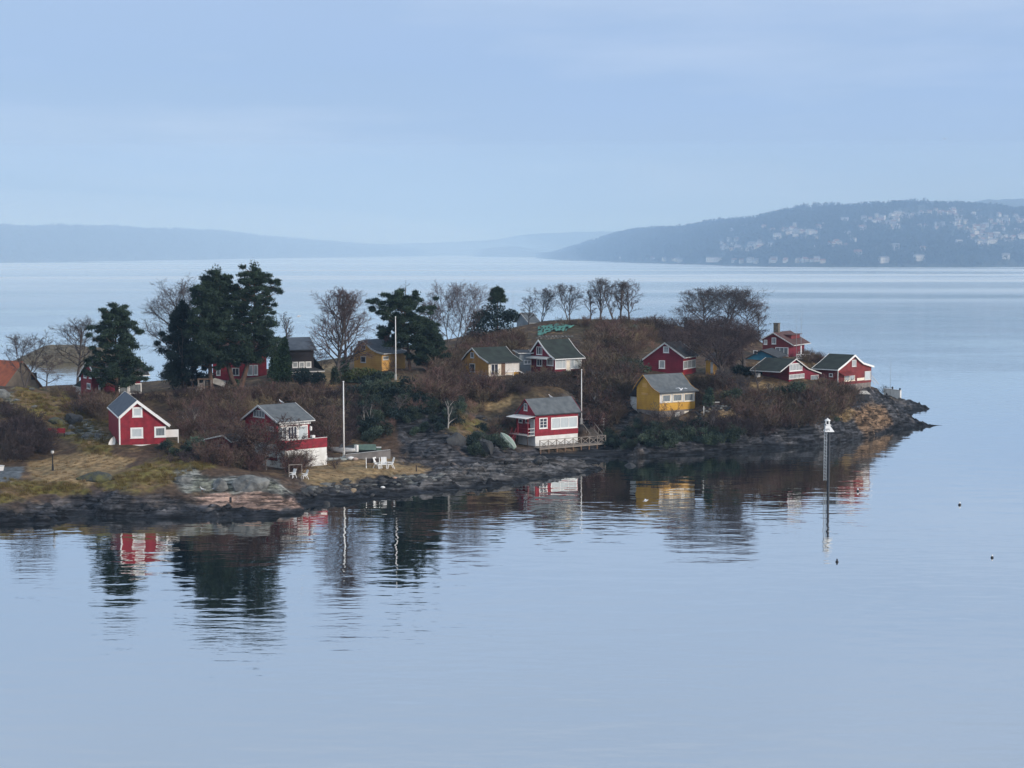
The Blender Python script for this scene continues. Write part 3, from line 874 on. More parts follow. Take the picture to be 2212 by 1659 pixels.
FARW = mat('far_white_walls', (0.60, 0.59, 0.56), (0.46, 0.45, 0.42), 0.05, 0.8)
FARR = [mat('far_roof_grey', (0.16, 0.16, 0.17), None, 0.05), mat('far_roof_brown', (0.19, 0.10, 0.075), None, 0.05)]
FARY = mat('far_cream_walls', (0.52, 0.47, 0.38), None, 0.05, 0.8)
FARG = mat('far_window_glass', (0.08, 0.09, 0.10), None, 0.05, 0.3)
def far_house_mesh(wl_, rf_, L, W, h, rh):
    b = MB()
    b.box((-L / 2, -W / 2, -3), (L / 2, W / 2, h), wl_)
    e = 0.5
    for sgn in (-1, 1):
        b.poly([(-L / 2 - e, sgn * (W / 2 + e), h - 0.3), (L / 2 + e, sgn * (W / 2 + e), h - 0.3), (L / 2 + e, 0, h + rh), (-L / 2 - e, 0, h + rh)], rf_, sgn > 0)
    for x in (-L / 2, L / 2):
        b.poly([(x, -W / 2, h), (x, W / 2, h), (x, 0, h + rh - 0.2)], wl_, x < 0)
    n = max(2, int(L / 3))
    for k in range(n):
        x = -L / 2 + (k + 0.5) * L / n
        for z in ([h * 0.6] if h < 4.5 else [h * 0.22, h * 0.68]):
            b.poly([(x - 0.6, -W / 2 - 0.03, z - 0.6), (x + 0.6, -W / 2 - 0.03, z - 0.6), (x + 0.6, -W / 2 - 0.03, z + 0.6), (x - 0.6, -W / 2 - 0.03, z + 0.6)], FARG)
    return b.mesh('far_house')
FHM = [far_house_mesh(FARW, FARR[0], 12, 8, 5.5, 3), far_house_mesh(FARW, FARR[1], 10, 8, 5.2, 3.2), far_house_mesh(FARY, FARR[1], 11, 8, 4, 3), far_house_mesh(FARW, FARR[0], 16, 9, 6, 2), far_house_mesh(FARY, FARR[0], 9, 7, 5, 3)]
FHL = far_house_mesh(FARW, FARR[0], 46, 10, 5, 1.6)
def hill_hit(V, px, py):
    """Ground point of a hill grid seen at a photo pixel, nearest slope first."""
    pxg, pyg = project(V[:, :, 0], V[:, :, 1], V[:, :, 2])
    i = int(np.argmin(np.abs(pxg[2] - px)))
    col = pyg[:, i]
    for j in range(V.shape[0] - 10):
        if col[j] >= py > col[j + 1]:
            t = (col[j] - py) / (col[j] - col[j + 1] + 1e-9)
            return Vector(V[j, i] * (1 - t) + V[j + 1, i] * t)
    return Vector(V[2 if py > col[2] else int(np.argmin(col[:24])), i])
ZR = Z(2000, 750, 2032)
def far_house(px, py, me, label, s=1.0, rz=0.0, grp=None):
    p = hill_hit(HRV, px, py)
    X = ray(px, py)[0] * p.y
    o = link('far_house', me)
    o.location = (X, p.y - 4, p.z + 1.0)
    o.scale = (s, s, s)
    o.rotation_euler = (0, 0, rz)
    tag(o, label, 'house', grp)
    return o
FG = 'houses scattered on the hillside across the fjord'
for zx, zy, k, s, lab in [(1152, 206, 0, 1.5, 'large square white house alone among trees, lower middle of the far hillside'), (1655, 256, 0, 1.7, 'bright white house below the dark wooded knoll of the far hillside'),
                          (1498, 282, 1, 1.6, 'white house near the far shore left of the wooded knoll'), (1775, 258, 1, 1.1, 'small white house right of the bright one under the wooded knoll'),
                          (1757, 298, 3, 1.4, 'broad white house at the far waterline under the wooded knoll'), (1455, 194, 0, 1.2, 'white house on the left flank of the dark wooded knoll'),
                          (1932, 128, 3, 1.7, 'long white L-shaped building high on the far hillside'), (1850, 156, 3, 1.5, 'long pale building above the wooded knoll'), (1930, 240, 3, 1.2, 'low bright house right of the wooded knoll'),
                          (620, 298, 1, 1.0, 'single small white boathouse at the foot of the far headland'), (1607, 307, 3, 1.4, 'low pale building at the far waterline left of the knoll'), (2130, 292, 0, 1.3, 'white house near the far shore by the right picture edge'),
                          (480, 291, 4, 0.7, 'tiny pale hut at the foot of the far headland, left of the boathouse')]:
    far_house(*ZR(zx, zy), FHM[k], lab, s * 0.72, rng.uniform(-0.4, 0.4))
far_house(*ZR(905, 303), FHL, 'very long white building low on the far waterline', 1.0, 0.05)
clusters = [(1010, 255, 50, 10, 9), (1200, 180, 45, 14, 9), (1590, 150, 110, 16, 22), (1700, 112, 70, 10, 14), (1850, 105, 70, 14, 14), (2000, 160, 90, 40, 20), (2060, 210, 90, 20, 14), (1060, 235, 90, 25, 9),
            (1290, 190, 60, 30, 8), (1190, 307, 60, 4, 6), (1020, 306, 40, 4, 4), (2150, 120, 60, 25, 10), (1540, 130, 60, 15, 8), (1000, 150, 70, 20, 6), (1400, 235, 60, 10, 5), (720, 302, 40, 3, 4), (1300, 307, 40, 4, 4), (2140, 180, 60, 30, 9), (930, 240, 20, 8, 3)]
for zx, zy, sx, sy, n in clusters:
    for k in range(int(n * 1.5)):
        px, py = ZR(zx + rng.normal(0, sx * 0.75), zy + rng.normal(0, sy * 0.7))
        far_house(px, py, FHM[rng.integers(0, 5)], 'pale house among trees on the hillside across the fjord', rng.uniform(0.5, 0.9), rng.uniform(-0.7, 0.7), FG)
gap0 = lambda p: np.clip(0.9 + 1.1 * fbm(p[:, 0] * 0.006, p[:, 1] * 0.006, 77, 3), 0.25, 1)
HPOS = np.array([(o.location.x, o.location.y) for o in COL.objects if o.name.startswith('far_house')])
def gap(p):
    k = gap0(p)
    for i in range(0, len(p), 4000):
        dx = np.abs(p[i:i + 4000, 0][:, None] - HPOS[None, :, 0]); dy = p[i:i + 4000, 1][:, None] - HPOS[None, :, 1]
        k[i:i + 4000] *= ~((dx < 9) & (dy < 6) & (dy > -30)).any(1)
    return k
gn_scatter('forest', *forest_points(HRV, 26000, 1.5, 0.70, (8, 16), gap), far_protos, 'dark forest covering the hillside across the fjord', 'forest')
#@@SECTION2
# ------------------------------------------------------------------ the hazy air
def haze_material():
    m = bpy.data.materials.new('thin_haze')
    m.use_nodes = True
    t = m.node_tree
    t.nodes.clear()
    o = t.nodes.new('ShaderNodeOutputMaterial')
    p = t.nodes.new('ShaderNodeVolumePrincipled')
    p.inputs['Color'].default_value = HAZE_COL
    p.inputs['Density'].default_value = HAZE_DENS
    p.inputs['Anisotropy'].default_value = -0.15
    p.inputs['Absorption Color'].default_value = (0.55, 0.75, 1, 1)
    t.links.new(p.outputs[0], o.inputs['Volume'])
    return m
HAZE_DENS = 0.00009
HAZE_COL = (0.44, 0.70, 1.0, 1)
mb = MB()
mb.box((-9200, -450, -260), (9200, 16100, 262), haze_material())
hz_o = mb.obj('haze')
tag(hz_o, 'thin blue winter haze over the whole fjord', 'haze', None, 'stuff')
# a bank of mist lying on the water before the far left ridge
mm_ = bpy.data.materials.new('mist_bank'); mm_.use_nodes = True; mm_.node_tree.nodes.clear()
mo_ = mm_.node_tree.nodes.new('ShaderNodeOutputMaterial'); mv_ = mm_.node_tree.nodes.new('ShaderNodeVolumePrincipled')
mv_.inputs['Color'].default_value = (0.57, 0.74, 0.96, 1); mv_.inputs['Density'].default_value = 0.0006; mv_.inputs['Absorption Color'].default_value = (0.6, 0.6, 1, 1)
mm_.node_tree.links.new(mv_.outputs[0], mo_.inputs['Volume'])
mb = MB(); mb.lathe([(math.cos(a) * 1.0, math.sin(a)) for a in np.linspace(-1.5, 1.5, 15)], mm_, 40)
mo = mb.obj('mist', None, True); mo.location = (-1750, 3000, 0); mo.scale = (1900, 560, 150)
m2_ = mm_.copy(); m2_.name = 'fjord_haze'
q_ = [n for n in m2_.node_tree.nodes if n.type == 'PRINCIPLED_VOLUME' or 'Density' in n.inputs][0]
q_.inputs['Density'].default_value = 0.00031; q_.inputs['Color'].default_value = (0.41, 0.62, 0.97, 1); q_.inputs['Absorption Color'].default_value = (0.38, 0.40, 0.6, 1)
mb = MB(); mb.lathe([(math.cos(a) * 1.0, math.sin(a)) for a in np.linspace(-1.5, 1.5, 19)], m2_, 56)
m3_ = mb.obj('haze_bank', None, True); m3_.location = (300, 4700, 0); m3_.scale = (7800, 3400, 238)
tag(m3_, 'denser blue haze hanging over the open fjord and its far shores', 'haze', None, 'stuff')
tag(mo, 'pale bank of mist lying before the far left ridge', 'mist', None, 'stuff')

# ------------------------------------------------------------------ zoom windows of the photo used to read off positions
ZA, ZB, ZC, ZD, ZE = Z(0, 1000, 1000), Z(900, 1000, 1000), Z(1750, 1050, 1000), Z(2400, 1050, 1000), Z(2900, 1150, 1000)
ZF, ZG, ZH, ZI, ZJ = Z(0, 1500, 800), Z(700, 1500, 800), Z(1200, 1400, 800), Z(1900, 1500, 600), Z(2450, 1430, 400)
ZK, ZM, ZN, ZO, ZQ = Z(2950, 1230, 600), Z(0, 1350, 500), Z(750, 1350, 500), Z(900, 1600, 400), Z(1080, 1720, 560)
ZS = Z(1300, 1720, 400)

class House:
    """A gabled cabin. Local frame: origin at the near corner on the ground, long wall along x at y = 0 (faces -y), near gable at x = 0, depth W along y."""
    def __init__(s, name, label, zf, corner, rz, far_x, long_x, roof, wg, wl_, rm, trim, found=None, found_y=None, Y=None, W=None, L=None, prof=None, og=0.32, th=0.14, cat='cabin', group=None, barge=0.2, eave=None):
        s.zf = zf
        cpx = zf(*corner)
        o = at(*cpx, Y) if Y else hit(*cpx)
        s.o, s.rz, s.sx = o, R(rz), (1 if rz > 0 else -1)
        s.root = thing(name, o, s.rz, label, cat, group)
        s.inv = (Matrix.Translation(o) @ Matrix.Rotation(s.rz, 4, 'Z')).inverted()
        s.W = W or s.g(far_x, corner[1])[0]
        s.L = L or abs(s.l(long_x, corner[1])[0])
        sx, W, L = s.sx, s.W, s.L
        s.og = og
        s.prof = prof or sorted([s.g(x, y, -sx * og) for x, y in roof])
        P = s.prof
        rz_at = lambda y: float(np.interp(y, [p[0] for p in P], [p[1] for p in P]))
        s.rz_at = rz_at
        fz = s.g(corner[0], found_y)[1] if found_y is not None else (0.25 if found else -1.6)
        s.fz = fz
        ys = [0] + [p[0] for p in P if 0.05 < p[0] < W - 0.05] + [W]
        b = MB()
        for x, m, fl in ((0, wg, sx > 0), (sx * L, wg, sx < 0)):
            b.poly([(x, 0, fz), (x, W, fz)] + [(x, y, rz_at(y) - th - 0.01) for y in ys[::-1]], m, fl)
        b.poly([(0, 0, fz), (sx * L, 0, fz), (sx * L, 0, rz_at(0) - th), (0, 0, rz_at(0) - th)], wl_, sx < 0)
        b.poly([(0, W, fz), (sx * L, W, fz), (sx * L, W, rz_at(W) - th), (0, W, rz_at(W) - th)], wl_, sx > 0)
        b.obj('wall', s.root)
        if found:
            b = MB()
            b.box((min(0.0, sx * L) + 0.03, 0.03, -2.2), (max(0.0, sx * L) - 0.03, W - 0.03, fz), found)
            b.obj('foundation', s.root)
        b = MB()
        x0, x1 = -sx * og, sx * (L + og)
        for (ya, za), (yb, zb) in zip(P[:-1], P[1:]):
            b.poly([(x0, ya, za), (x1, ya, za), (x1, yb, zb), (x0, yb, zb)], rm, sx < 0)
            b.poly([(x0, ya, za - th), (x1, ya, za - th), (x1, yb, zb - th), (x0, yb, zb - th)], rm, sx > 0)
            for x in (x0, x1):
                b.poly([(x, ya, za), (x, yb, zb), (x, yb, zb - th), (x, ya, za - th)], rm)
        for (ya, za) in (P[0], P[-1]):
            b.poly([(x0, ya, za), (x1, ya, za), (x1, ya, za - th), (x0, ya, za - th)], rm)
        s.roof = b.obj('roof', s.root)
        if barge:
            for x in (x0 - sx * 0.035, x1 + sx * 0.035):
                b = MB()
                for (ya, za), (yb, zb) in zip(P[:-1], P[1:]):
                    b.poly([(x - 0.03, ya, za + 0.03), (x - 0.03, yb, zb + 0.03), (x - 0.03, yb, zb - barge), (x - 0.03, ya, za - barge)], trim)
                    b.poly([(x + 0.03, ya, za + 0.03), (x + 0.03, yb, zb + 0.03), (x + 0.03, yb, zb - barge), (x + 0.03, ya, za - barge)], trim)
                    b.poly([(x - 0.03, ya, za + 0.03), (x - 0.03, yb, zb + 0.03), (x + 0.03, yb, zb + 0.03), (x + 0.03, ya, za + 0.03)], trim)
                    b.poly([(x - 0.03, ya, za - barge), (x - 0.03, yb, zb - barge), (x + 0.03, yb, zb - barge), (x + 0.03, ya, za - barge)], trim)
                b.obj('bargeboard', s.roof)
        b = MB()
        for y, z in ((P[0][0] - 0.07, P[0][1] - 0.1), (P[-1][0] + 0.07, P[-1][1] - 0.1)):
            b.bar((min(x0, x1), y, z), (max(x0, x1), y, z), 0.1, 0.12, eave or trim)
        b.obj('gutter', s.roof)
    def _r(s, x, y):
        px, py = s.zf(x, y)
        d = Vector(ray(px, py))
        return s.inv @ Vector((0, 0, HC)), s.inv.to_3x3() @ d
    def g(s, x, y, c=0.0):
        p, d = s._r(x, y)
        t = (c - p.x) / d.x
        q = p + d * t
        return (q.y, q.z)
    def l(s, x, y, c=0.0):
        p, d = s._r(x, y)
        t = (c - p.y) / d.y
        q = p + d * t
        return (q.x, q.z)
    def rect(s, face, r, c=0.0):
        f = s.g if face == 'g' else s.l
        xm, ym = (r[0] + r[2]) / 2, (r[1] + r[3]) / 2
        a0, a1 = f(r[0], ym, c)[0], f(r[2], ym, c)[0]
        return min(a0, a1), f(xm, r[3], c)[1], max(a0, a1), f(xm, r[1], c)[1]
    def pb(s, b, face, a0, b0, a1, b1, d0, d1, m, off=0.0):
        """Box on a face: a along the face, b up, d outwards."""
        if face == 'g':
            xs = sorted((off - s.sx * d0, off - s.sx * d1))
            b.box((xs[0], a0, b0), (xs[1], a1, b1), m)
        else:
            b.box((a0, off - d1, b0), (a1, off - d0, b1), m)
    def win(s, face, r, cols=1, rows=1, pm=None, fm=None, fw=0.11, off=0.0, name='window', label=None, sill=True, local=False):
        fm, pm = fm or WHITE, pm or PANE
        a0, b0, a1, b1 = r if local else s.rect(face, r, off)
        fw = min(fw, (a1 - a0) * 0.22, (b1 - b0) * 0.22)
        b = MB()
        s.pb(b, face, a0, b0, a0 + fw, b1, -0.02, 0.06, fm, off); s.pb(b, face, a1 - fw, b0, a1, b1, -0.02, 0.06, fm, off)
        s.pb(b, face, a0 + fw, b0, a1 - fw, b0 + fw, -0.02, 0.06, fm, off); s.pb(b, face, a0 + fw, b1 - fw, a1 - fw, b1, -0.02, 0.06, fm, off)
        mw = fw * 0.6
        cw = (a1 - a0 - 2 * fw - mw * (cols - 1)) / cols
        for k in range(1, cols):
            x = a0 + fw + k * cw + (k - 1) * mw
            s.pb(b, face, x, b0 + fw, x + mw, b1 - fw, -0.02, 0.05, fm, off)
        for k in range(1, rows):
            z = b0 + fw + (b1 - b0 - 2 * fw) * k / rows
            for c in range(cols):
                x = a0 + fw + c * (cw + mw)
                s.pb(b, face, x, z - mw * 0.3, x + cw, z + mw * 0.3, -0.02, 0.045, fm, off)
        f = b.obj(name, s.root, label=label)
        for c in range(cols):
            x = a0 + fw + c * (cw + mw)
            b = MB()
            s.pb(b, face, x, b0 + fw, x + cw, b1 - fw, -0.01, 0.012, pm, off)
            b.obj('pane', f)
        if sill:
            b = MB()
            s.pb(b, face, a0 - 0.05, b0 - 0.05, a1 + 0.05, b0 - 0.002, -0.02, 0.1, fm, off)
            b.obj('sill', f)
        return f
    def door(s, face, r, m, fm=None, off=0.0, glass=None):
        fm = fm or WHITE
        a0, b0, a1, b1 = s.rect(face, r, off)
        b = MB()
        s.pb(b, face, a0 + 0.08, b0, a1 - 0.08, b1 - 0.08, -0.02, 0.03, m, off)
        d = b.obj('door', s.root)
        b = MB()
        s.pb(b, face, a0, b0, a0 + 0.078, b1, -0.02, 0.07, fm, off); s.pb(b, face, a1 - 0.078, b0, a1, b1, -0.02, 0.07, fm, off)
        s.pb(b, face, a0 + 0.078, b1 - 0.078, a1 - 0.078, b1, -0.02, 0.07, fm, off)
        b.obj('frame', d)
        if glass:
            b = MB()
            s.pb(b, face, a0 + 0.18, b0 + (b1 - b0) * 0.45, a1 - 0.18, b1 - 0.2, 0.03, 0.04, glass, off)
            b.obj('pane', d)
        b = MB()
        s.pb(b, face, a1 - 0.2, b0 + (b1 - b0) * 0.45, a1 - 0.12, b0 + (b1 - b0) * 0.45 + 0.05, 0.03, 0.1, METAL, off)
        b.obj('handle', d)
        return d
    def strip(s, name, face, r, m, d0=0.0, d1=0.03, off=0.0, parent=None, label=None):
        a0, b0, a1, b1 = s.rect(face, r, off)
        b = MB()
        s.pb(b, face, a0, b0, a1, b1, d0, d1, m, off)
        return b.obj(name, parent or s.root, label=label)
    def corner_boards(s, m, wd=0.12, names='corner_board'):
        top = s.rz_at(0) - 0.2
        b = MB()
        b.box((min(-s.sx * 0.025, s.sx * wd), -0.025, max(s.fz, 0)), (max(-s.sx * 0.025, s.sx * wd), wd, top), m)
        b.obj(names, s.root)
    def chimney(s, r, m, yfrac=0.5, xpos=0.5, h=0.9, wd=0.55):
        y = s.W * yfrac; x = s.sx * s.L * xpos; z = s.rz_at(y)
        b = MB()
        b.box((x - wd / 2, y - wd / 2, z - 0.6), (x + wd / 2, y + wd / 2, z + h), m)
        b.box((x - wd / 2 - 0.06, y - wd / 2 - 0.06, z + h), (x + wd / 2 + 0.06, y + wd / 2 + 0.06, z + h + 0.1), m)
        b.obj('chimney', s.roof)

# --- the red cabin on the left slope
h = House('red_cabin', 'red cabin with wide white bargeboards and slate blue roof on the left slope', ZF, (1300, 695), -72, 1805, 1187, [(1293, 392), (1493, 212), (1846, 474)], RED, RED, ROOFS, WHITE, PLAST, 700, barge=0.34)
h.win('g', (1440, 285, 1550, 393), 1, 1, PANEB, fw=0.2); h.win('g', (1420, 507, 1558, 622), 1, 1, PANEB, fw=0.2); h.win('g', (1680, 496, 1807, 611), 1, 1, PANEG, fw=0.2, label='window with a plant behind the glass')
h.corner_boards(WHITE, 0.13, 'downpipe')
b = MB(); b.box((-1.5, h.W + 0.05, 0.55), (-1.44, h.W + 1.7, 1.45), WHITE); b.box((-1.52, h.W + 1.6, -0.4), (-1.42, h.W + 1.7, 0.55), WHITE); b.obj('porch_screen', h.root)
RC = h

# --- the two storey red house with the terrace
h = House('red_house', 'two-storey red house with walled red terrace above a white basement by the lawn', ZG, (1080, 945), 42, 740, 1437, [(1086, 452), (872, 263), (682, 418)], RED, RED, ROOFG, OFFW, PLAST, 872, barge=0.2)
h.win('g', (825, 318, 948, 396), 4, 1, PANEG, OFFW, fw=0.08); h.win('g', (800, 667, 1073, 806), 3, 1, PANEB, OFFW, fw=0.1); h.win('g', (967, 492, 1045, 545), 2, 1, PANEG, OFFW); h.win('g', (880, 880, 940, 925), 1, 1, PANEG, WHITE, sill=False)
h.win('l', (1192, 490, 1300, 640), 3, 1, PANED, WHITE, fw=0.14, name='terrace_door', sill=False); h.win('l', (1302, 482, 1412, 640), 1, 1, PANEB, WHITE, fw=0.14); h.win('l', (1095, 497, 1188, 640), 2, 1, PANEG, WHITE, fw=0.12)
# awning of pleated white slats under the eave
a0, b0, a1, b1 = h.rect('l', (1092, 440, 1437, 478))
aw = None
for k in range(17):
    b = MB(); xa = a0 + (a1 - a0) * k / 17; xb = a0 + (a1 - a0) * (k + 0.86) / 17
    b.box((xa, -0.28, b0), (xb, -0.22, b1), WHITE if k % 2 else OFFW)
    if aw is None:
        bb = MB(); bb.box((a0, -0.22, b1 - 0.12), (a1, 0.0, b1 - 0.02), OFFW); aw = bb.obj('awning', h.root)
    b.obj('slat', aw)
# terrace: projects in front of the long wall and past its right end
tz1, tz0 = h.l(1100, 640)[1], h.l(1100, 745)[1]
TD, TL = 1.7, h.l(1568, 900)[0] - 0.4
b = MB()
b.box((0, -TD, tz0), (TL, -TD + 0.1, tz1), RED); b.box((0, -TD + 0.1, tz0), (0.1, 0, tz1), RED); b.box((TL - 0.1, -TD + 0.1, tz0), (TL, 2.2, tz1), RED); b.obj('terrace_parapet', h.root)
b = MB(); b.box((-0.03, -TD - 0.03, tz1), (TL + 0.03, -TD + 0.13, tz1 + 0.06), OFFW); b.obj('terrace_cap', h.root)
b = MB(); b.box((0.1, -TD + 0.1, tz0 + 0.05), (TL - 0.1, -0.01, tz0 + 0.2), WOOD); b.box((h.L + 0.01, -0.01, tz0 + 0.05), (TL - 0.1, 2.1, tz0 + 0.2), WOOD); b.obj('terrace_floor', h.root)
b = MB(); b.box((0.04, -TD + 0.04, -1.4), (TL - 0.04, -0.02, tz0), PLAST); b.box((h.L + 0.02, 0.0, -1.4), (TL - 0.04, 2.1, tz0), PLAST); b.obj('basement', h.root)
b = MB(); b.box((TL - 2.0, -TD + 0.3, tz1 - 0.2), (TL - 1.55, -TD + 0.7, tz1 + 0.35), WHITE); b.box((TL - 1.95, -TD + 0.35, tz0 + 0.2), (TL - 1.6, -TD + 0.65, tz1 - 0.2), WHITE); b.obj('cabinet', h.root)
b = MB(); b.lathe([(0.05, 0), (0.16, 0.12), (0.16, 0.5), (0.03, 0.62)], WHITE, 8, (h.L + 0.12, -0.12)); lo_ = b.obj('wall_lantern', h.root); lo_.location = (0, 0, tz1 + 0.75)
RH = h

# --- the low red shed left of it
h = House('red_shed', 'low red shed with one white roof edge, left of the two-storey house', ZG, (565, 905), 64, 250, 660, [(576, 656), (488, 588), (145, 666)], BRED, BRED, ROOFD, OFFW, barge=0.12, cat='shed')
h.win('g', (385, 685, 490, 735), 2, 1, PANEG, OFFW)

# --- the front red cabin on the water with its porch
h = House('red_boathouse', 'red waterfront cabin on a white base, with porch and big white window', ZI, (765, 950), 36, 490, 1386, [(762, 492), (615, 262), (462, 490)], RED, RED, ROOFG, DRED, PLAST, 806, barge=0.16, eave=ROOFD)
h.win('l', (822, 535, 940, 690), 2, 3, PANED, WHITE, fw=0.13); h.win('l', (993, 520, 1377, 690), 3, 1, PANEB, WHITE, fw=0.16)
h.win('g', (604, 324, 653, 431), 1, 2, PANEG); h.win('g', (525, 552, 582, 608), 1, 1, PANED); h.win('g', (625, 550, 684, 611), 1, 1, PANED); h.door('g', (700, 555, 757, 785), OFFW, WHITE)
lz = h.g(740, 785)[1]
b = MB()
for k in range(8):
    y0 = 0.05 + k * (h.W - 0.1) / 8
    b.box((-1.25, y0, lz - 0.1), (-0.02, y0 + (h.W - 0.1) / 8 - 0.02, lz), OFFW)
b.obj('porch_floor', h.root)
b = MB()
for x, y in ((-1.2, 0.15), (-1.2, h.W * 0.55), (-1.2, h.W - 0.15)):
    b.box((x - 0.05, y - 0.05, -1.5), (x + 0.05, y + 0.05, lz - 0.1), WOODD)
b.obj('porch_support', h.root)
cz = h.g(760, 512)[1]
b = MB(); b.poly([(-1.75, -0.1, cz - 0.25), (-0.02, -0.1, cz), (-0.02, h.W, cz), (-1.75, h.W, cz - 0.25)], WHITE); b.poly([(-1.75, -0.1, cz - 0.31), (-0.02, -0.1, cz - 0.06), (-0.02, h.W, cz - 0.06), (-1.75, h.W, cz - 0.31)], WHITE, True)
for q in (((-1.75, -0.1, cz - 0.25), (-0.02, -0.1, cz), (-0.02, -0.1, cz - 0.06), (-1.75, -0.1, cz - 0.31)), ((-1.75, -0.1, cz - 0.25), (-1.75, h.W, cz - 0.25), (-1.75, h.W, cz - 0.31), (-1.75, -0.1, cz - 0.31))):
    b.poly(q, WHITE)
b.obj('canopy', h.root)
for y in (0.1, h.W * 0.55):
    b = MB(); b.box((-1.2, y - 0.04, lz), (-1.12, y + 0.04, cz - 0.24), REDP); b.obj('canopy_post', h.root)
b = MB()
for z in (0.45, 0.9):
    b.bar((-1.2, 0.1, lz + z), (-1.2, h.W * 0.5, lz + z), 0.05, 0.06, REDP); b.bar((-1.2, 0.1, lz + z), (-0.05, 0.1, lz + z), 0.05, 0.06, WHITE)
b.obj('porch_railing', h.root)
# red stair from the porch down towards the rocks
b = MB(); sy = h.W * 0.72
for dy in (-0.45, 0.45):
    b.bar((-1.25, sy + dy, lz - 0.1), (-2.75, sy + dy - 0.9, -0.35), 0.06, 0.2, REDP)
    b.bar((-1.25, sy + dy, lz + 0.85), (-2.75, sy + dy - 0.9, 0.6), 0.05, 0.06, REDP)
    for t in (0.05, 0.5, 0.95):
        b.bar((-1.25 - 1.5 * t, sy + dy - 0.9 * t, lz - 0.1 - (lz + 0.25) * t), (-1.25 - 1.5 * t, sy + dy - 0.9 * t, lz + 0.85 - (lz + 0.25) * t), 0.05, 0.05, REDP)
st = b.obj('stair', h.root)
for k in range(7):
    t = (k + 0.5) / 7; b = MB()
    b.box((-1.25 - 1.5 * t - 0.12, sy - 0.9 * t - 0.42, lz - 0.12 - (lz + 0.25) * t), (-1.25 - 1.5 * t + 0.12, sy - 0.9 * t + 0.42, lz - 0.08 - (lz + 0.25) * t), REDP); b.obj('step', st)
FC = h

# --- the yellow cabin above the right cove
h = House('yellow_cabin', 'bright yellow cabin with swept grey roof and white veranda windows above the cove', ZJ, (805, 1215), 37, 312, 1582, [(815, 648), (720, 590), (640, 520), (560, 405), (450, 255), (345, 385), (242, 545)], YEL, YEL, ROOFG, OCD, STONEF, 1047, barge=0.14, eave=ROOFD)
h.strip('veranda_panel', 'l', (818, 640, 1578, 850), OFFW, 0.0, 0.02)
for r in ((868, 680, 1052, 852), (1098, 668, 1300, 835), (1345, 652, 1545, 828)):
    h.win('l', r, 1, 1, PANEG, CREAM, fw=0.13, off=-0.02)
h.strip('shutter', 'g', (443, 428, 542, 527), OCH, 0.0, 0.05, label='closed yellow shutter'); h.strip('shutter', 'g', (425, 645, 562, 690), OCH, 0.0, 0.06, label='closed yellow shutter')
h.win('l', (1150, 1065, 1240, 1160), 1, 1, PANE, OFFW, off=0.03, sill=False); h.strip('basement_door', 'l', (1350, 1040, 1450, 1200), CREAM, 0.0, 0.05, off=0.03)
b = MB(); z0 = h.g(300, 735)[1]
b.box((0.3, h.W + 0.02, -1.6), (h.L * 0.6, h.W + 1.7, z0), OFFW); b.obj('lean_to', h.root)
b = MB(); b.poly([(0.1, h.W + 0.01, z0 + 1.5), (h.L * 0.6, h.W + 0.01, z0 + 1.5), (h.L * 0.6, h.W + 2.0, z0), (0.1, h.W + 2.0, z0)], ROOFD); b.poly([(0.1, h.W + 0.01, z0 + 1.5), (0.1, h.W + 2.0, z0), (0.1, h.W + 0.01, z0)], BLACKB, True); b.obj('lean_to_roof', h.root)
YC = h

# --- ochre cabin with the swept green roof, middle
h = House('ochre_cabin', 'ochre cabin with mossy swept roof and cream glazed porch, left of the hedge', ZC, (385, 962), 40, 152, 651, [(384, 836), (300, 778), (240, 706), (195, 748), (150, 808)], OCD, CREAM, ROOFM, OFFW, PLAST, 950, barge=0.16, eave=ROOFD)
h.win('g', (221, 843, 268, 918), 1, 1, PANED, OFFW); h.win('g', (228, 746, 259, 795), 1, 1, PANEG, OFFW)
h.win('l', (403, 845, 468, 945), 2, 1, PANED, WHITE, name='double_door', sill=False); h.strip('door', 'l', (495, 838, 527, 945), WOODB, 0, 0.04); h.win('l', (530, 835, 648, 915), 2, 1, PANEW, WHITE, fw=0.1)
h.strip('porch_front', 'l', (595, 917, 650, 972), YEL, 0.0, 0.05)
b = MB(); a0, z_ = h.l(600, 960); b.bar((h.l(540, 915)[0], -1.6, 1.3), (h.l(620, 970)[0], -2.2, 0.3), 0.06, 0.08, WHITE); b.bar((h.l(540, 915)[0], -1.6, 1.3), (h.l(540, 915)[0], -1.6, 0.0), 0.07, 0.07, WHITE); b.bar((h.l(620, 970)[0], -2.2, 0.3), (h.l(620, 970)[0], -2.2, -0.6), 0.07, 0.07, WHITE); b.obj('handrail', h.root)

# --- red and white cabin above the hedge
h = House('red_white_cabin', 'dark red cabin with white veranda, swept green roof and white roof edges above the hedge', ZC, (960, 965), 38, 757, 1195, [(960, 803), (915, 765), (865, 705), (817, 636), (775, 698), (730, 764)], DRED, DRED, ROOFM, WHITE, None, None, barge=0.22)
h.win('l', (963, 805, 1056, 890), 3, 1, PANEB, WHITE); h.win('l', (1098, 802, 1192, 887), 3, 1, PANEB, WHITE); h.door('l', (1058, 812, 1096, 940), CREAM, WHITE)  # door's cream colour stands in for the warm light it reflects
h.win('g', (804, 697, 852, 766), 3, 1, PANED, WHITE, fw=0.08); h.win('g', (805, 803, 852, 866), 2, 1, PANED, WHITE); h.win('g', (893, 802, 950, 862), 1, 1, PANEG, WHITE)
b = MB(); z0 = h.g(890, 790)[1]; b.poly([(-1.1, 0.6, z0 - 0.1), (-0.02, 0.6, z0 + 0.1), (-0.02, h.W, z0 + 0.1), (-1.1, h.W, z0 - 0.1)], OFFW); b.box((-1.1, 0.6, z0 - 0.25), (-1.02, h.W, z0 - 0.1), OFFW); b.obj('canopy', h.root)
RW = h
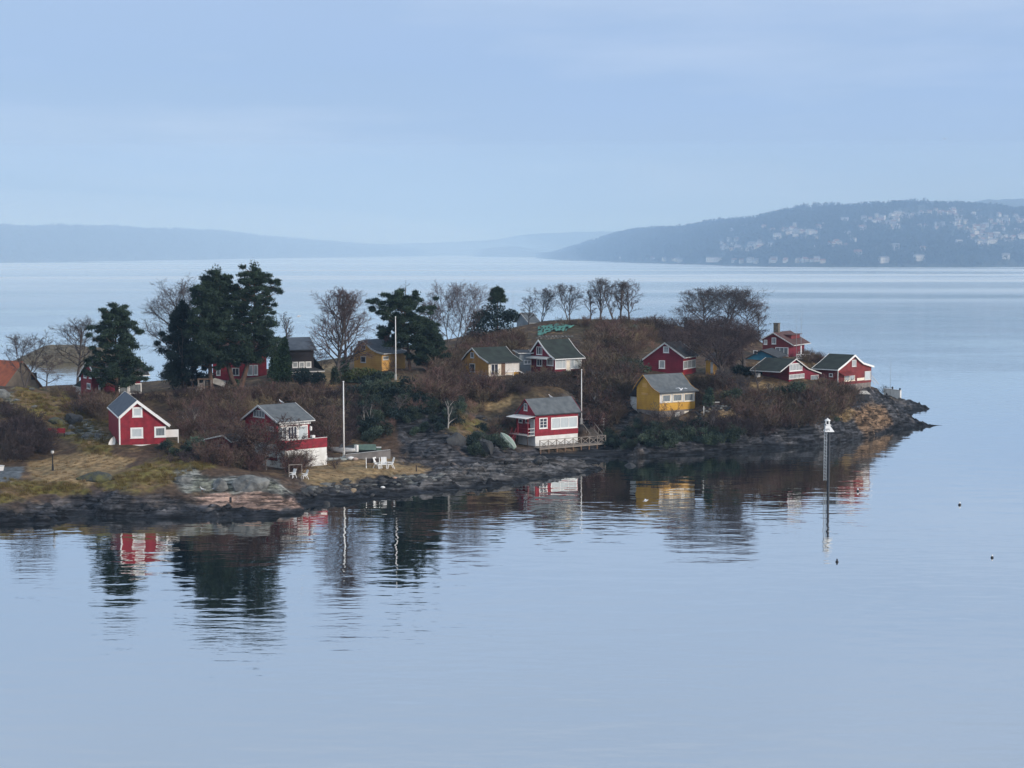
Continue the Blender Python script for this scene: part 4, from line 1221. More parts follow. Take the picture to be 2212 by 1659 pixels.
h = House('grey_annex', 'long low grey-blue annex with a white window left of the red and white cabin', ZC, (655, 868), 14, 640, 752, None, GREYB, GREYB, ROOFD, OFFW, W=2.6, prof=[(-0.3, 2.05), (2.8, 2.3)], barge=0.12, cat='shed', Y=RW.o.y + 3.5)
h.win('l', (690, 812, 755, 850), 2, 1, PANEG, WHITE)

# --- dark red cabin behind the yellow one
h = House('dark_red_cabin', 'dark red cabin under bare branches, directly behind the bright yellow cabin', ZD, (641, 950), 64, 292, 752, [(656, 790), (480, 660), (258, 826)], DRED, RED, ROOFD, OFFW, barge=0.22)
h.win('g', (431, 816, 483, 886), 1, 1, PANE, WHITE); h.win('g', (469, 696, 518, 750), 1, 1, PANE, WHITE); h.win('l', (642, 815, 748, 885), 3, 1, PANE, WHITE, fw=0.1)
# --- small yellow outhouse beside it
h = House('yellow_shed', 'tiny yellow shed with a pale gable, half hidden right of the dark red cabin', ZD, (905, 945), 70, 838, 935, [(912, 815), (872, 752), (832, 815)], YEL, YEL, ROOFD, OFFW, barge=0.12, cat='shed')
h.win('g', (848, 770, 898, 812), 1, 1, PANE, OFFW); h.strip('door', 'g', (880, 830, 903, 935), OFFW, 0, 0.04)

# --- top right red house with chimney
h = House('chimney_house', 'red house with brick chimney at the top of the island, right side', ZK, (572, 648), 62, 192, 800, [(642, 474), (345, 292), (165, 392)], BRED, DRED, ROOFB, OFFW, barge=0.14, cat='house')
h.win('g', (214, 398, 262, 466), 2, 1, PANEG); h.win('g', (328, 366, 391, 460), 2, 1, PANEG); h.win('g', (380, 506, 568, 632), 3, 1, PANEG); h.chimney(None, BRICK, 0.62, 0.25, 1.5, 0.85)
b = MB(); y0 = h.W * 0.12; z0 = h.rz_at(y0)
b.box((h.sx * h.L * 0.35, y0, z0 - 0.3), (h.sx * h.L * 0.9, h.W * 0.45, z0 + 0.62), BRED); b.box((h.sx * h.L * 0.3, y0 - 0.3, z0 + 0.62), (h.sx * h.L * 0.95, h.W * 0.45, z0 + 0.74), ROOFB); b.obj('dormer', h.roof)
b = MB(); b.box((0.3, -1.6, -0.2), (h.L + 1.5, -0.02, -0.05), WOOD); b.obj('terrace_floor', h.root)
b = MB()
for k in range(6):
    b.box((0.3 + k * 0.9, -1.6, -1.0), (0.38 + k * 0.9, -1.52, 0.8), OFFW)
b.box((0.3, -1.63, 0.8), (4.9, -1.49, 0.87), OFFW); b.obj('terrace_railing', h.root)
TOPH = h
# --- blue cabin roof below it
h = House('blue_cabin', 'low teal-blue cabin with dark roof, sunk behind bushes below the chimney house', ZK, (335, 790), 68, -70, 480, [(402, 650), (165, 548), (-90, 690)], BLUE, BLUE, ROOFD, ROOFD, barge=0.12)
h.win('g', (60, 550, 120, 602), 1, 1, PANED, OFFW)
# --- low red house with mossy roof
h = House('mossy_red_house', 'low red house with big mossy roof and white windows, under the chimney house', ZK, (575, 1010), -42, 1012, 190, [(452, 858), (565, 765), (682, 674), (760, 735), (860, 812), (1046, 881)], DRED, BRED, ROOFM, OFFW, barge=0.12, cat='house')
h.win('g', (582, 738, 767, 850), 4, 1, PANE, WHITE); h.win('g', (577, 895, 797, 960), 4, 1, PANE, OFFW); h.door('g', (890, 910, 1000, 1090), GREYB, OFFW)
# --- right hand red cabin by the point
h = House('point_cabin', 'red cabin with dark green roof and white gable edge nearest the rocky point', ZK, (1285, 1060), -43, 1770, 960, [(1287, 830), (1410, 730), (1537, 614), (1600, 680), (1660, 730), (1812, 778)], BRED, BRED, ROOFM, WHITE, STONEF, 1062, barge=0.26)
h.win('g', (1490, 688, 1552, 786), 1, 1, PANE, OFFW); h.win('g', (1380, 900, 1530, 995), 2, 1, PANE, CREAM); h.win('g', (1675, 852, 1762, 978), 1, 1, PANEB, OFFW); h.strip('white_band', 'g', (1565, 950, 1672, 988), CREAM, 0, 0.03); h.win('l', (1160, 885, 1215, 935), 1, 1, PANED, WHITE)
h.corner_boards(OFFW, 0.1, 'downpipe')
b = MB(); y0 = h.W * 0.15; z0 = h.g(1400, 890)[1]; b.poly([(0.02, 0.2, z0 + 0.3), (0.02, h.W * 0.36, z0 + 0.3), (1.0, h.W * 0.36, z0 - 0.1), (1.0, 0.2, z0 - 0.1)], BRED); b.poly([(0.02, 0.2, z0 + 0.22), (0.02, h.W * 0.36, z0 + 0.22), (1.0, h.W * 0.36, z0 - 0.18), (1.0, 0.2, z0 - 0.18)], BRED, True); b.box((0.94, 0.22, z0 - 0.24), (1.0, h.W * 0.36, z0 - 0.1), BRED); b.obj('porch_roof', h.root)
b = MB()
for y in (h.W + 0.2, h.W + 1.1):
    b.bar((-0.6, y, 0.9), (-0.6, y + 2.2, -0.6), 0.06, 0.08, OFFW)
b.obj('stair_handrail', h.root)
PC = h

# --- left: tall red house among the pines
h = House('tall_gabled_house', 'narrow tall red house with steep gable and white windows beside the left pine', ZM, (1600, 955), 31, 1412, 2480, [(1672, 590), (1512, 308), (1356, 582)], RED, DRED, ROOFD, WHITE, barge=0.2, cat='house', L=7.0)
h.win('g', (1460, 487, 1509, 611), 1, 1, PANEG); h.win('g', (1556, 490, 1598, 620), 1, 1, PANEG); h.win('g', (1519, 703, 1581, 802), 1, 1, PANED)
a = lambda x, y: ((x * 1000 / 2212) / (500 / 2212), ((1000 + y * 1000 / 2212) - 1350) / (500 / 2212))
q0, q1 = a(1033, 1128), a(1118, 1217); h.win('l', (*q0, *q1), 1, 1, PANEG, WHITE, fw=0.14)
q0, q1 = a(1122, 1128), a(1232, 1217); h.win('l', (*q0, *q1), 1, 1, PANEG, WHITE, fw=0.14)
h.strip('porch_opening_shade', 'l', (1720, 745, 1790, 945), BLACKB, 0.0, 0.02)  # black sheet on the wall, painted-in shade of the porch interior
b = MB(); x0 = h.l(1690, 900)[0]; b.box((x0, -0.9, -0.8), (x0 + 0.22, -0.68, h.l(1700, 725)[1]), WHITE); b.obj('porch_post', h.root)
b = MB()
for z in (0.25, 0.75):
    b.box((x0 - 1.1, -0.85, z), (x0 - 0.01, -0.78, z + 0.07), WHITE)
b.box((x0 - 1.1, -0.86, -0.6), (x0 - 1.02, -0.77, 0.9), BRED); b.obj('porch_railing', h.root)
b = MB(); z0, z1 = h.g(1260, 750)[1], h.g(1405, 620)[1]; yb = h.g(1245, 750)[0]
b.poly([(0.3, h.W, z1), (4.0, h.W, z1), (4.0, yb, z0), (0.3, yb, z0)], ROOFM); b.poly([(0.3, h.W, z1), (0.3, yb, z0), (0.3, h.W, z0)], ROOFM, True); b.box((0.2, h.W, z0 - 0.14), (4.0, yb + 0.1, z0), OFFW); b.obj('lean_to_roof', h.root)
b = MB(); b.box((0.4, h.W + 0.01, -1.2), (3.9, yb - 0.25, z0 - 0.14), OFFW); b.obj('lean_to', h.root)
LH = h
# --- orange tiled roof at the left edge
h = House('orange_roof_house', 'house with orange tiled roof and pale gable at the left picture edge', ZM, (120, 870), -38, 690, -420, [(95, 752), (250, 540), (412, 322), (575, 545), (742, 762)], OCH2, OCH2, ROOFO, OCH2, Y=266, barge=0.2, cat='house')
h.strip('gable_opening_shade', 'g', (540, 520, 640, 640), BLACKB, 0, 0.03)  # flat dark sheet in place of the shade inside the gable
# --- red house behind the big pine
h = House('long_red_house', 'long low red house mostly hidden behind the tallest pine', ZN, (392, 690), 9, 370, 1330, None, BRED, RED, ROOFB, OFFW, W=5.0, prof=[(-0.4, 4.6), (2.5, 6.4), (5.4, 4.6)], barge=0.16, cat='house')
h.win('l', (448, 428, 522, 568), 1, 1, PANEG); h.win('l', (988, 386, 1086, 568), 1, 1, PANE); h.win('l', (1098, 384, 1176, 562), 1, 1, PANE); h.win('l', (722, 435, 850, 570), 2, 1, PANED, OFFW); h.win('l', (450, 235, 500, 290), 1, 1, PANE)
# --- dark mansard house
h = House('black_mansard_house', 'black house with mansard roof and a row of three white dormer windows', ZN, (1590, 640), 26, 1480, 2150, None, BLACKB, BLACKB, ROOFS, OFFW, W=5.2, prof=[(-0.35, 4.4), (2.6, 6.1), (5.5, 4.4)], barge=0.2, cat='house', eave=ROOFD)
for r in ((1773, 330, 1872, 432), (1888, 328, 1988, 432), (2003, 324, 2103, 430)):
    h.win('l', r, 1, 1, PANE, WHITE, fw=0.14)
h.win('l', (1770, 520, 1835, 552), 1, 1, PANE, OFFW); h.win('l', (2090, 515, 2150, 550), 1, 1, PANE, OFFW)
zl, zh = h.l(1900, 490)[1], h.l(1900, 440)[1]
b = MB(); b.poly([(-0.2, -0.9, zl), (h.L + 1.4, -0.9, zl), (h.L + 0.2, -0.02, zh), (-0.2, -0.02, zh)], ROOFD); b.box((-0.2, -0.95, zl - 0.16), (h.L + 1.4, -0.85, zl - 0.005), OFFW)
b.poly([(h.L + 1.4, -0.9, zl), (h.L + 1.4, h.W + 0.9, zl), (h.L + 0.02, h.W * 0.6, zh + 1.9), (h.L + 0.02, -0.02, zh + 1.5)], ROOFD); b.obj('skirt_roof', h.root)
# --- ochre house at the left pine
h = House('ochre_house', 'ochre cottage with slate roof behind the upper flagpole and a pine', ZB, (1335, 1020), 52, 1095, 1540, [(1345, 866), (1290, 850), (1240, 822), (1165, 746), (1075, 852)], OCH, OCH, ROOFS, OFFW, barge=0.2, cat='house')
h.win('g', (1151, 890, 1197, 946), 1, 1, PANED, OFFW); h.win('g', (1156, 792, 1194, 833), 1, 1, PANED, OFFW); h.win('l', (1342, 890, 1392, 922), 1, 1, PANEG, OFFW); h.chimney(None, ROOFB, 0.55, 0.85, 0.9, 0.7)
b = MB(); b.box((h.L * 0.55, h.W * 0.75, h.rz_at(h.W * 0.5) - 1.2), (h.L + 0.6, h.W + 2.0, h.rz_at(h.W * 0.5) + 0.15), ROOFB); b.obj('rear_wing', h.root)
# --- hut roof beyond the ridge
h = House('ridge_hut', 'grey hut roof peeping over the ridge right of the dark juniper', ZC, (735, 540), 30, 630, 815, [(735, 488), (660, 400), (600, 480)], GREYB, OFFW, ROOFG, OFFW, barge=0.12, cat='hut', Y=335)

# ------------------------------------------------------------------ plants
def _frame(d):
    a = np.array([0.0, 0.0, 1.0]) if abs(d[2]) < 0.9 else np.array([1.0, 0.0, 0.0])
    u = np.cross(d, a); u /= np.linalg.norm(u) + 1e-9
    return u, np.cross(d, u)
class Wood:
    """Collects tapering three-sided limbs and flat twigs."""
    def __init__(s):
        s.V, s.Q = [], []
    def limb(s, pts, rad, n=3):
        i0 = len(s.V)
        for k, p in enumerate(pts):
            d = pts[min(k + 1, len(pts) - 1)] - pts[max(k - 1, 0)]
            d = d / (np.linalg.norm(d) + 1e-9)
            u, v = _frame(d)
            for q in range(n):
                t = 6.2832 * q / n
                s.V.append(p + (u * math.cos(t) + v * math.sin(t)) * rad[k])
        for k in range(len(pts) - 1):
            for q in range(n):
                s.Q.append((i0 + k * n + q, i0 + k * n + (q + 1) % n, i0 + (k + 1) * n + (q + 1) % n, i0 + (k + 1) * n + q))
    def twig(s, pts, wd, r):
        i0 = len(s.V)
        d = pts[-1] - pts[0]
        d = d / (np.linalg.norm(d) + 1e-9)
        u, v = _frame(d)
        t = r.random() * 6.28
        o = (u * math.cos(t) + v * math.sin(t)) * wd
        for k, p in enumerate(pts):
            f = 1 - 0.7 * k / (len(pts) - 1)
            s.V += [p - o * f, p + o * f]
        for k in range(len(pts) - 1):
            a = i0 + 2 * k
            s.Q.append((a, a + 1, a + 3, a + 2))
def bare_tree(seed, H, spread, trunk_h=0.22, stems=1, limbs=9, angle=35, up=0.10, kids=(7, 6, 6), tw=0.016, droop=0.0, dome=False, rt=None):
    """Skeleton of a leafless tree: (trunk and limbs, fine crown)."""
    r = np.random.default_rng(seed)
    A, B = Wood(), Wood()
    rt = rt or 0.016 * H + 0.03
    def path(p, d, L, n, wob, upw):
        pts = [p]
        for k in range(n):
            d = d + r.normal(0, wob, 3) + np.array([0, 0, upw])
            d = d / np.linalg.norm(d)
            p = p + d * (L / n)
            pts.append(p)
        return pts, d
    def rot(d, ang):
        u, v = _frame(d)
        t = r.random() * 6.283
        q = d * math.cos(ang) + (u * math.cos(t) + v * math.sin(t)) * math.sin(ang)
        return q / np.linalg.norm(q)
    def sub(p, d, L, rad, lev):
        n = 4 if lev == 0 else 3
        pts, dd = path(p, d, L, n, 0.13 + 0.03 * lev, up * (1 - 0.4 * lev) - droop * lev * 0.5)
        last = lev >= len(kids)
        if last:
            B.twig(pts, tw * r.uniform(0.7, 1.4), r)
            return
        rr = [rad * (1 - 0.72 * k / n) for k in range(n + 1)]
        if lev == 0:
            A.limb(pts, rr, 4)
        elif rad > 0.03:
            B.limb(pts, rr, 3)
        else:
            B.twig(pts, rad, r)
        for c in range(kids[lev]):
            t = 0.22 + 0.78 * (c + r.random()) / kids[lev]
            k = min(int(t * n), n - 1); f = t * n - k
            q = pts[k] * (1 - f) + pts[k + 1] * f
            sub(q, rot((pts[k + 1] - pts[k]) / (np.linalg.norm(pts[k + 1] - pts[k]) + 1e-9), R(r.uniform(22, 55))), L * r.uniform(0.38, 0.62) * (1.15 - 0.5 * t), rad * 0.42, lev + 1)
    for sidx in range(stems):
        base = np.array([r.normal(0, 0.12 * (stems > 1)), r.normal(0, 0.12 * (stems > 1)), -0.4])
        lean = np.array([r.normal(0, 0.05 + 0.22 * (stems > 1)), r.normal(0, 0.05 + 0.22 * (stems > 1)), 1.0]); lean /= np.linalg.norm(lean)
        tl = H * (0.86 if not dome else 0.6)
        pts, _ = path(base, lean, tl, 7, 0.05, 0.05)
        A.limb(pts, [rt * (1 - 0.85 * k / 7) / math.sqrt(stems) for k in range(8)], 6)
        nl = max(3, limbs // stems)
        for c in range(nl):
            t = trunk_h + (1 - trunk_h) * (c + r.random() * 0.8) / nl
            k = min(int(t * 7), 6); f = t * 7 - k
            q = pts[k] * (1 - f) + pts[k + 1] * f
            s_ = (t - trunk_h) / (1 - trunk_h)
            reach = spread * (math.sin(math.pi * (0.22 + 0.70 * s_)) ** 0.8) / math.sin(R(angle + 12))
            reach = min(reach, (H - q[2]) * 1.05) if not dome else spread * 1.05
            a = R(angle * r.uniform(0.75, 1.25) * (1.15 - 0.45 * s_))
            az = c * 2.399 + r.random() * 0.8
            d = np.array([math.cos(az) * math.sin(a), math.sin(az) * math.sin(a), math.cos(a)])
            sub(q, d, max(reach, 0.15 * H), rt * 0.5 * (1 - 0.6 * s_) / math.sqrt(stems) + 0.012, 0)
    return A, B
def wood_mesh(nm, wd, m):
    return npmesh(nm, np.array(wd.V), np.array(wd.Q), [m])
def fit_z(wd, H):
    z = max(v[2] for v in wd.V)
    return H / max(z, 0.1)
def tree(name, label, base, top, half, seed, bark=None, twig=None, group=None, Y=None, cat='tree', ivy=0, **kw):
    o = at(*base, Y) if Y else hit(*base)
    H = at(base[0], top, o.y).z - o.z
    sp = half * o.y / F
    A, B = bare_tree(seed, H, sp, **kw)
    k = fit_z(B, H)
    xs = np.array([v[0] for v in B.V]); kx = min(1.9, max(0.6, sp / max(1e-3, np.percentile(np.abs(xs - np.median(xs)), 94))))
    t = thing(name, o, 0, label, cat, group)
    for nm, wd, m in (('trunk', A, bark or BARK), ('crown', B, twig or TWIG)):
        ob = link(nm, wood_mesh(nm, wd, m), t)
        ob.scale = (kx, kx, k)
    if ivy:
        V, T = leaves(np.random.default_rng(seed), [((0, 0, ivy * 0.5 * q / 5 * 2 * 0.5 + 0.2), (0.45 + 0.05 * (5 - q), 0.45, ivy * 0.18)) for q in range(6)], 110, 0.3, 0.14)
        link('ivy', npmesh('ivy', V, T, [IVY]), t)
    return t
def leaves(r, clumps, per, ln, wd, up=0.25, soft=False):
    """Small triangles spread through ellipsoid clumps: [(centre, radii)]."""
    V, T = [], []
    n = per
    for c, rad in clumps:
        d = r.normal(0, 1, (n, 3)); d /= np.linalg.norm(d, axis=1)[:, None]
        p = np.array(c) + (r.normal(0, 0.52, (n, 3)) * np.array(rad) if soft else d * np.array(rad) * (r.random((n, 1)) ** 0.45))
        a = d * 0.8 + r.normal(0, 0.55, (n, 3)) + np.array([0, 0, up]); a /= np.linalg.norm(a, axis=1)[:, None]
        b = np.cross(a, r.normal(0, 1, (n, 3))); b /= np.linalg.norm(b, axis=1)[:, None] + 1e-9
        L = ln * r.uniform(0.6, 1.4, (n, 1)); W = wd * r.uniform(0.6, 1.4, (n, 1))
        i = len(V) * 1
        tri = np.stack([p - b * W, p + b * W, p + a * L], 1).reshape(-1, 3)
        V.append(tri)
    V = np.concatenate(V)
    return V, np.arange(len(V)).reshape(-1, 3)
def pine(name, label, base, top, half, seed, m=None, low=0.3, dens=1.0, flat=0.5, lean=0.0, shape=None, group=None, Y=None, cat='pine tree', per=300, twin=False):
    o = at(*base, Y) if Y else hit(*base)
    H = at(base[0], top, o.y).z - o.z
    sp = half * o.y / F
    r = np.random.default_rng(seed)
    A = Wood(); clumps = []
    tops = [(0, 0, 1.0)] if not twin else [(-sp * 0.42, 0.3, 0.96), (sp * 0.36, -0.3, 1.0)]
    for tx, ty, th in tops:
        n = 8
        pts = [np.array([tx * min(1, k / n * 2.2) + lean * (k / n) ** 1.5 + r.normal(0, 0.05), ty * k / n, -0.4 + (H * th * 0.96 + 0.4) * k / n]) for k in range(n + 1)]
        r0 = 0.02 * H + 0.05
        A.limb(pts, [r0 * (1 - 0.85 * k / n) for k in range(n + 1)], 7)
        nl = int((44 if not twin else 34) * dens)
        for c in range(nl):
            t = low + (0.985 - low) * ((c + r.random()) / nl)
            k = min(int(t * n), n - 1); f = t * n - k
            q = pts[k] * (1 - f) + pts[k + 1] * f
            s_ = (t - low) / (1 - low)
            prof = shape(s_) if shape else (0.62 + 0.38 * math.sin(math.pi * min(1, s_ * 1.5))) * (1 - 0.78 * max(0, s_ - 0.35) / 0.65)
            reach = sp * prof * r.uniform(0.55, 1.08) * (0.66 if twin else 1)
            az = c * 2.399 + r.random()
            d = np.array([math.cos(az), math.sin(az), r.uniform(0.05, 0.4)])
            p1 = q + d * reach * 0.5; p2 = q + d * reach + np.array([0, 0, 0.12 * reach])
            A.limb([q, p1, p2], [r0 * 0.28 * (1 - 0.6 * s_), r0 * 0.16, 0.02], 3)
            cr = (0.20 + 0.42 * r.random() ** 1.5) * (0.55 + 0.068 * H) * (1 - 0.3 * s_) * (1 if H > 8 else 0.8)
            cr = max(cr, 0.36)
            clumps.append((p2, (cr, cr, cr * flat)))
            if reach > cr * 1.1:
                clumps.append((p1 + r.normal(0, 0.25, 3), (cr * 0.9, cr * 0.9, cr * flat)))
        clumps.append((pts[-1] + np.array([0, 0, 0.02 * H]), (0.03 * H + 0.1, 0.03 * H + 0.1, 0.04 * H + 0.1)))
    V, T = leaves(r, clumps, per, 0.38, 0.06, 0.2, soft=True)
    t = thing(name, o, r.random() * 0.1, label, cat, group)
    link('trunk', wood_mesh('trunk', A, PBARK), t)
    link('crown', npmesh('crown', V, T, [m or NEEDLE]), t)
    return t
def blob_plant(name, label, base, clumps_px, m, cat, seed, per=260, ln=0.22, wd=0.09, group=None, Y=None, stem=0.08):
    """Dense evergreen: ellipsoid clumps given as (photo x, y, half width, half height) plus a short stem."""
    o = at(*base, Y) if Y else hit(*base)
    k = o.y / F
    cl = []
    for (x, y, rx, rz_) in clumps_px:
        c = at(x, y, o.y) - o
        cl.append(((c.x, c.y + random.Random(seed + int(x)).uniform(-0.3, 0.3) * rx * k, c.z), (rx * k, rx * k * 0.9, rz_ * k)))
    r = np.random.default_rng(seed)
    V, T = leaves(r, cl, per, ln, wd, 0.1)
    t = thing(name, o, 0, label, cat, group)
    link('foliage', npmesh('foliage', V, T, [m]), t)
    W = Wood(); W.limb([np.array([0, 0, -0.4]), np.array([0.05, 0, 0.3]), np.array([0, 0, max(0.5, max(c[0][2] for c in cl) * 0.8)])], [stem, stem * 0.8, 0.02], 5)
    link('stem', wood_mesh('stem', W, BARK), t)
    return t
random.seed(5)

# evergreens
pine('pine_tree', 'broad dark pine in front of the tall gabled red house', (252, 868), 662, 76, 11, low=0.16, dens=2.2, flat=0.42, shape=lambda q: (0.92 + 0.14 * math.sin(13 * q)) * (1.0 - 0.56 * q ** 1.3))
pine('spruce_tree', 'dense dark spruce with rounded top just left of the tallest pine', (396, 842), 653, 58, 12, m=SPRUCE, low=0.06, dens=2.2, flat=0.75, shape=lambda q: 0.92 * (1 - q ** 2.2) + 0.10)
pine('pine_tree', 'tallest pine of the island, two crowns grown together', (516, 846), 574, 102, 13, low=0.24, dens=3.0, flat=0.42, twin=True, shape=lambda q: (0.85 + 0.2 * math.sin(11 * q)) * (1.0 - 0.45 * max(0, q - 0.5) / 0.5))
pine('pine_tree', 'dark middle pine filling the gap between the spruce and the tallest pine', (456, 846), 612, 52, 14, low=0.24, dens=2.0, flat=0.5, shape=lambda q: 1.0 - 0.5 * q ** 1.5)
pine('pine_tree', 'leaning pine behind the upper flagpole with bare gaps low down', (886, 800), 635, 74, 15, low=0.30, dens=2.4, lean=-1.6, flat=0.42, shape=lambda q: (0.55 + 0.5 * math.sin(math.pi * min(1, 0.15 + q * 0.8))) * (0.85 + 0.2 * math.sin(13 * q)))
pine('pine_tree', 'lower spreading pine right of the upper flagpole', (926, 800), 694, 44, 16, low=0.10, dens=1.8, flat=0.4, shape=lambda q: 1.05 - 0.75 * q)
pine('pine_tree', 'small pine with tufted top rising above a dark juniper on the ridge', (1075, 728), 622, 20, 17, low=0.72, dens=0.6, flat=0.5, shape=lambda q: 0.8 - 0.3 * q)
blob_plant('juniper', 'large dark juniper mound under the tufted pine on the ridge', (1062, 735), [(1048, 702, 30, 26), (1085, 695, 28, 24), (1028, 715, 20, 22), (1102, 682, 20, 13), (1066, 672, 28, 18), (1040, 684, 22, 16)], SPRUCE, 'juniper', 3, 700, 0.35, 0.13)
thj = lambda q: 0.55 + 0.45 * math.sin(math.pi * min(1, 0.25 + q * 0.75)) - 0.75 * max(0, q - 0.6)
blob_plant('thuja', 'tall narrow green thuja right of the tallest pine', (612, 830), [(612, 808, 21, 26), (611, 785, 20, 26), (612, 762, 13, 24), (614, 745, 7, 16)], THUJA, 'thuja', 4, 900, 0.32, 0.10)
blob_plant('thuja', 'shorter thuja pressed against the tall one', (590, 832), [(592, 812, 14, 20), (592, 792, 11, 20), (593, 774, 7, 14)], THUJA, 'thuja', 5, 600, 0.3, 0.1)
blob_plant('clipped_bush', 'larger dark ball-shaped bush below the black mansard house', (654, 834), [(654, 812, 20, 19)], SPRUCE, 'bush', 6, 1500, 0.22, 0.09)
blob_plant('clipped_bush', 'smaller dark ball-shaped bush right of the larger one', (687, 838), [(687, 820, 18, 16)], SPRUCE, 'bush', 7, 1300, 0.22, 0.09)
blob_plant('juniper', 'olive-yellow juniper spreading over the lawn below the ochre cottage', (780, 822), [(770, 808, 22, 13), (795, 806, 22, 12), (752, 815, 14, 10), (815, 810, 14, 9)], OLIVE, 'juniper', 8, 450, 0.3, 0.1)
blob_plant('juniper', 'dark green low juniper left of the upper flagpole foot', (830, 822), [(822, 811, 18, 8), (842, 812, 16, 7), (800, 817, 18, 6), (770, 822, 16, 5)], IVY, 'juniper', 9, 400, 0.3, 0.1)
blob_plant('round_bush', 'small round green bush behind the timber shelter', (506, 838), [(506, 828, 12, 9)], THUJA, 'bush', 10, 500, 0.25, 0.1)
blob_plant('conifer_bush', 'small bushy conifer right of the bright yellow cabin', (1532, 884), [(1530, 866, 13, 18), (1532, 850, 8, 12)], IVY, 'conifer', 11, 600, 0.3, 0.1)
blob_plant('conifer_bush', 'dark conifer bush beside the garden bench terrace', (1577, 876), [(1572, 858, 20, 14), (1590, 850, 14, 10)], IVY, 'conifer', 12, 500, 0.3, 0.1)
blob_plant('juniper', 'dark juniper below the mossy roofed red house', (1630, 808), [(1618, 803, 26, 9), (1596, 798, 18, 9), (1642, 803, 14, 7)], SPRUCE, 'juniper', 13, 700, 0.32, 0.12)
blob_plant('ivy_bush', 'dark evergreen bush under the white windows of the mossy roofed house', (1735, 846), [(1722, 838, 22, 14), (1690, 845, 18, 10)], IVY, 'bush', 14, 600, 0.3, 0.11)

# leafless trees, left to right
LT = [
 ('bare_tree', 'bare thick-trunked pollard beside the orange roof', (56, 838), 711, 46, dict(stems=2, limbs=18, angle=36, trunk_h=0.3)),
 ('bare_tree', 'small grey sapling tree between pollard and gabled house', (100, 842), 762, 30, dict(stems=1, limbs=9, angle=48)),
 ('bare_tree', 'wide bare tree left of the broad dark pine', (168, 838), 679, 50, dict(limbs=18, angle=44, trunk_h=0.35, up=0.03)),
 ('bare_tree', 'large bare tree rising behind the dark spruce', (392, 825), 586, 74, dict(stems=2, limbs=24, angle=44, trunk_h=0.28, kids=(9, 7, 6))),
 ('bare_tree', 'thin bare tree with pale stems in front of the spruce', (402, 842), 700, 22, dict(stems=3, limbs=9, angle=20, kids=(4, 4, 3))),
 ('bare_tree', 'tall oval bare tree with ivy-clad trunk between mansard house and ochre cottage', (724, 830), 615, 58, dict(limbs=24, angle=36, trunk_h=0.2, kids=(9, 7, 6))),
 ('bare_tree', 'reddish drooping birch right of the ivy-clad tree', (745, 806), 650, 34, dict(limbs=11, angle=28, droop=0.08)),
 ('bare_tree', 'slim bare treetop sticking out above the leaning pine', (874, 785), 604, 16, dict(limbs=8, angle=24, kids=(4, 4, 4))),
 ('bare_tree', 'broad hazy birch crown behind the ochre cabin', (975, 765), 602, 62, dict(stems=3, limbs=30, angle=40, kids=(9, 7, 6), droop=0.03)),
 ('bare_tree', 'lower grey birch between the spreading pine and the broad birch', (925, 768), 645, 36, dict(limbs=18, angle=40)),
 ('bare_tree', 'left small tree of the ridge row right of the tufted pine', (1142, 698), 638, 18, dict(limbs=9, angle=36)),
 ('bare_tree', 'first upright lime of the ridge row', (1170, 696), 614, 30, dict(stems=2, limbs=18, angle=28)),
 ('bare_tree', 'second upright lime of the ridge row, standing alone', (1231, 695), 610, 27, dict(stems=2, limbs=18, angle=28)),
 ('bare_tree', 'narrow ridge tree left of the tight group of limes', (1275, 694), 622, 14, dict(limbs=8, angle=22)),
 ('bare_tree', 'tallest lime of the tight ridge group', (1297, 694), 598, 22, dict(limbs=12, angle=25)),
 ('bare_tree', 'slender middle lime of the tight ridge group', (1324, 693), 602, 18, dict(stems=2, limbs=10, angle=22)),
 ('bare_tree', 'dark-stemmed lime near the right end of the tight group', (1340, 692), 602, 20, dict(limbs=11, angle=25)),
 ('bare_tree', 'rightmost lime of the tight ridge group, leaning right', (1360, 691), 601, 28, dict(limbs=13, angle=31)),
 ('bare_tree', 'low bushy tree on the ridge between limes and round crowns', (1490, 698), 655, 30, dict(stems=3, limbs=12, angle=45)),
 ('bare_tree', 'left round bare crown on the ridge', (1522, 700), 618, 44, dict(limbs=20, angle=44, kids=(9, 7, 6))),
 ('bare_tree', 'largest round bare crown on the ridge', (1566, 702), 612, 64, dict(stems=2, limbs=28, angle=46, kids=(9, 7, 6))),
 ('bare_tree', 'right-hand sloping bare crown on the ridge', (1612, 706), 640, 42, dict(limbs=18, angle=46, kids=(9, 7, 6))),
 ('bare_tree', 'last low bare tree of the ridge, above the chimney house', (1640, 712), 670, 24, dict(limbs=10, angle=45)),
]
for i, (nm, lab, b_, tp, hw, kw) in enumerate(LT):
    tree(nm, lab, b_, tp, hw, 100 + i, twig=TWIGR if 'birch' in lab or i % 4 == 1 else TWIG, ivy=(3.5 if 'ivy' in lab else 0), group='bare trees along the island ridge' if 'ridge' in lab else None, **kw)
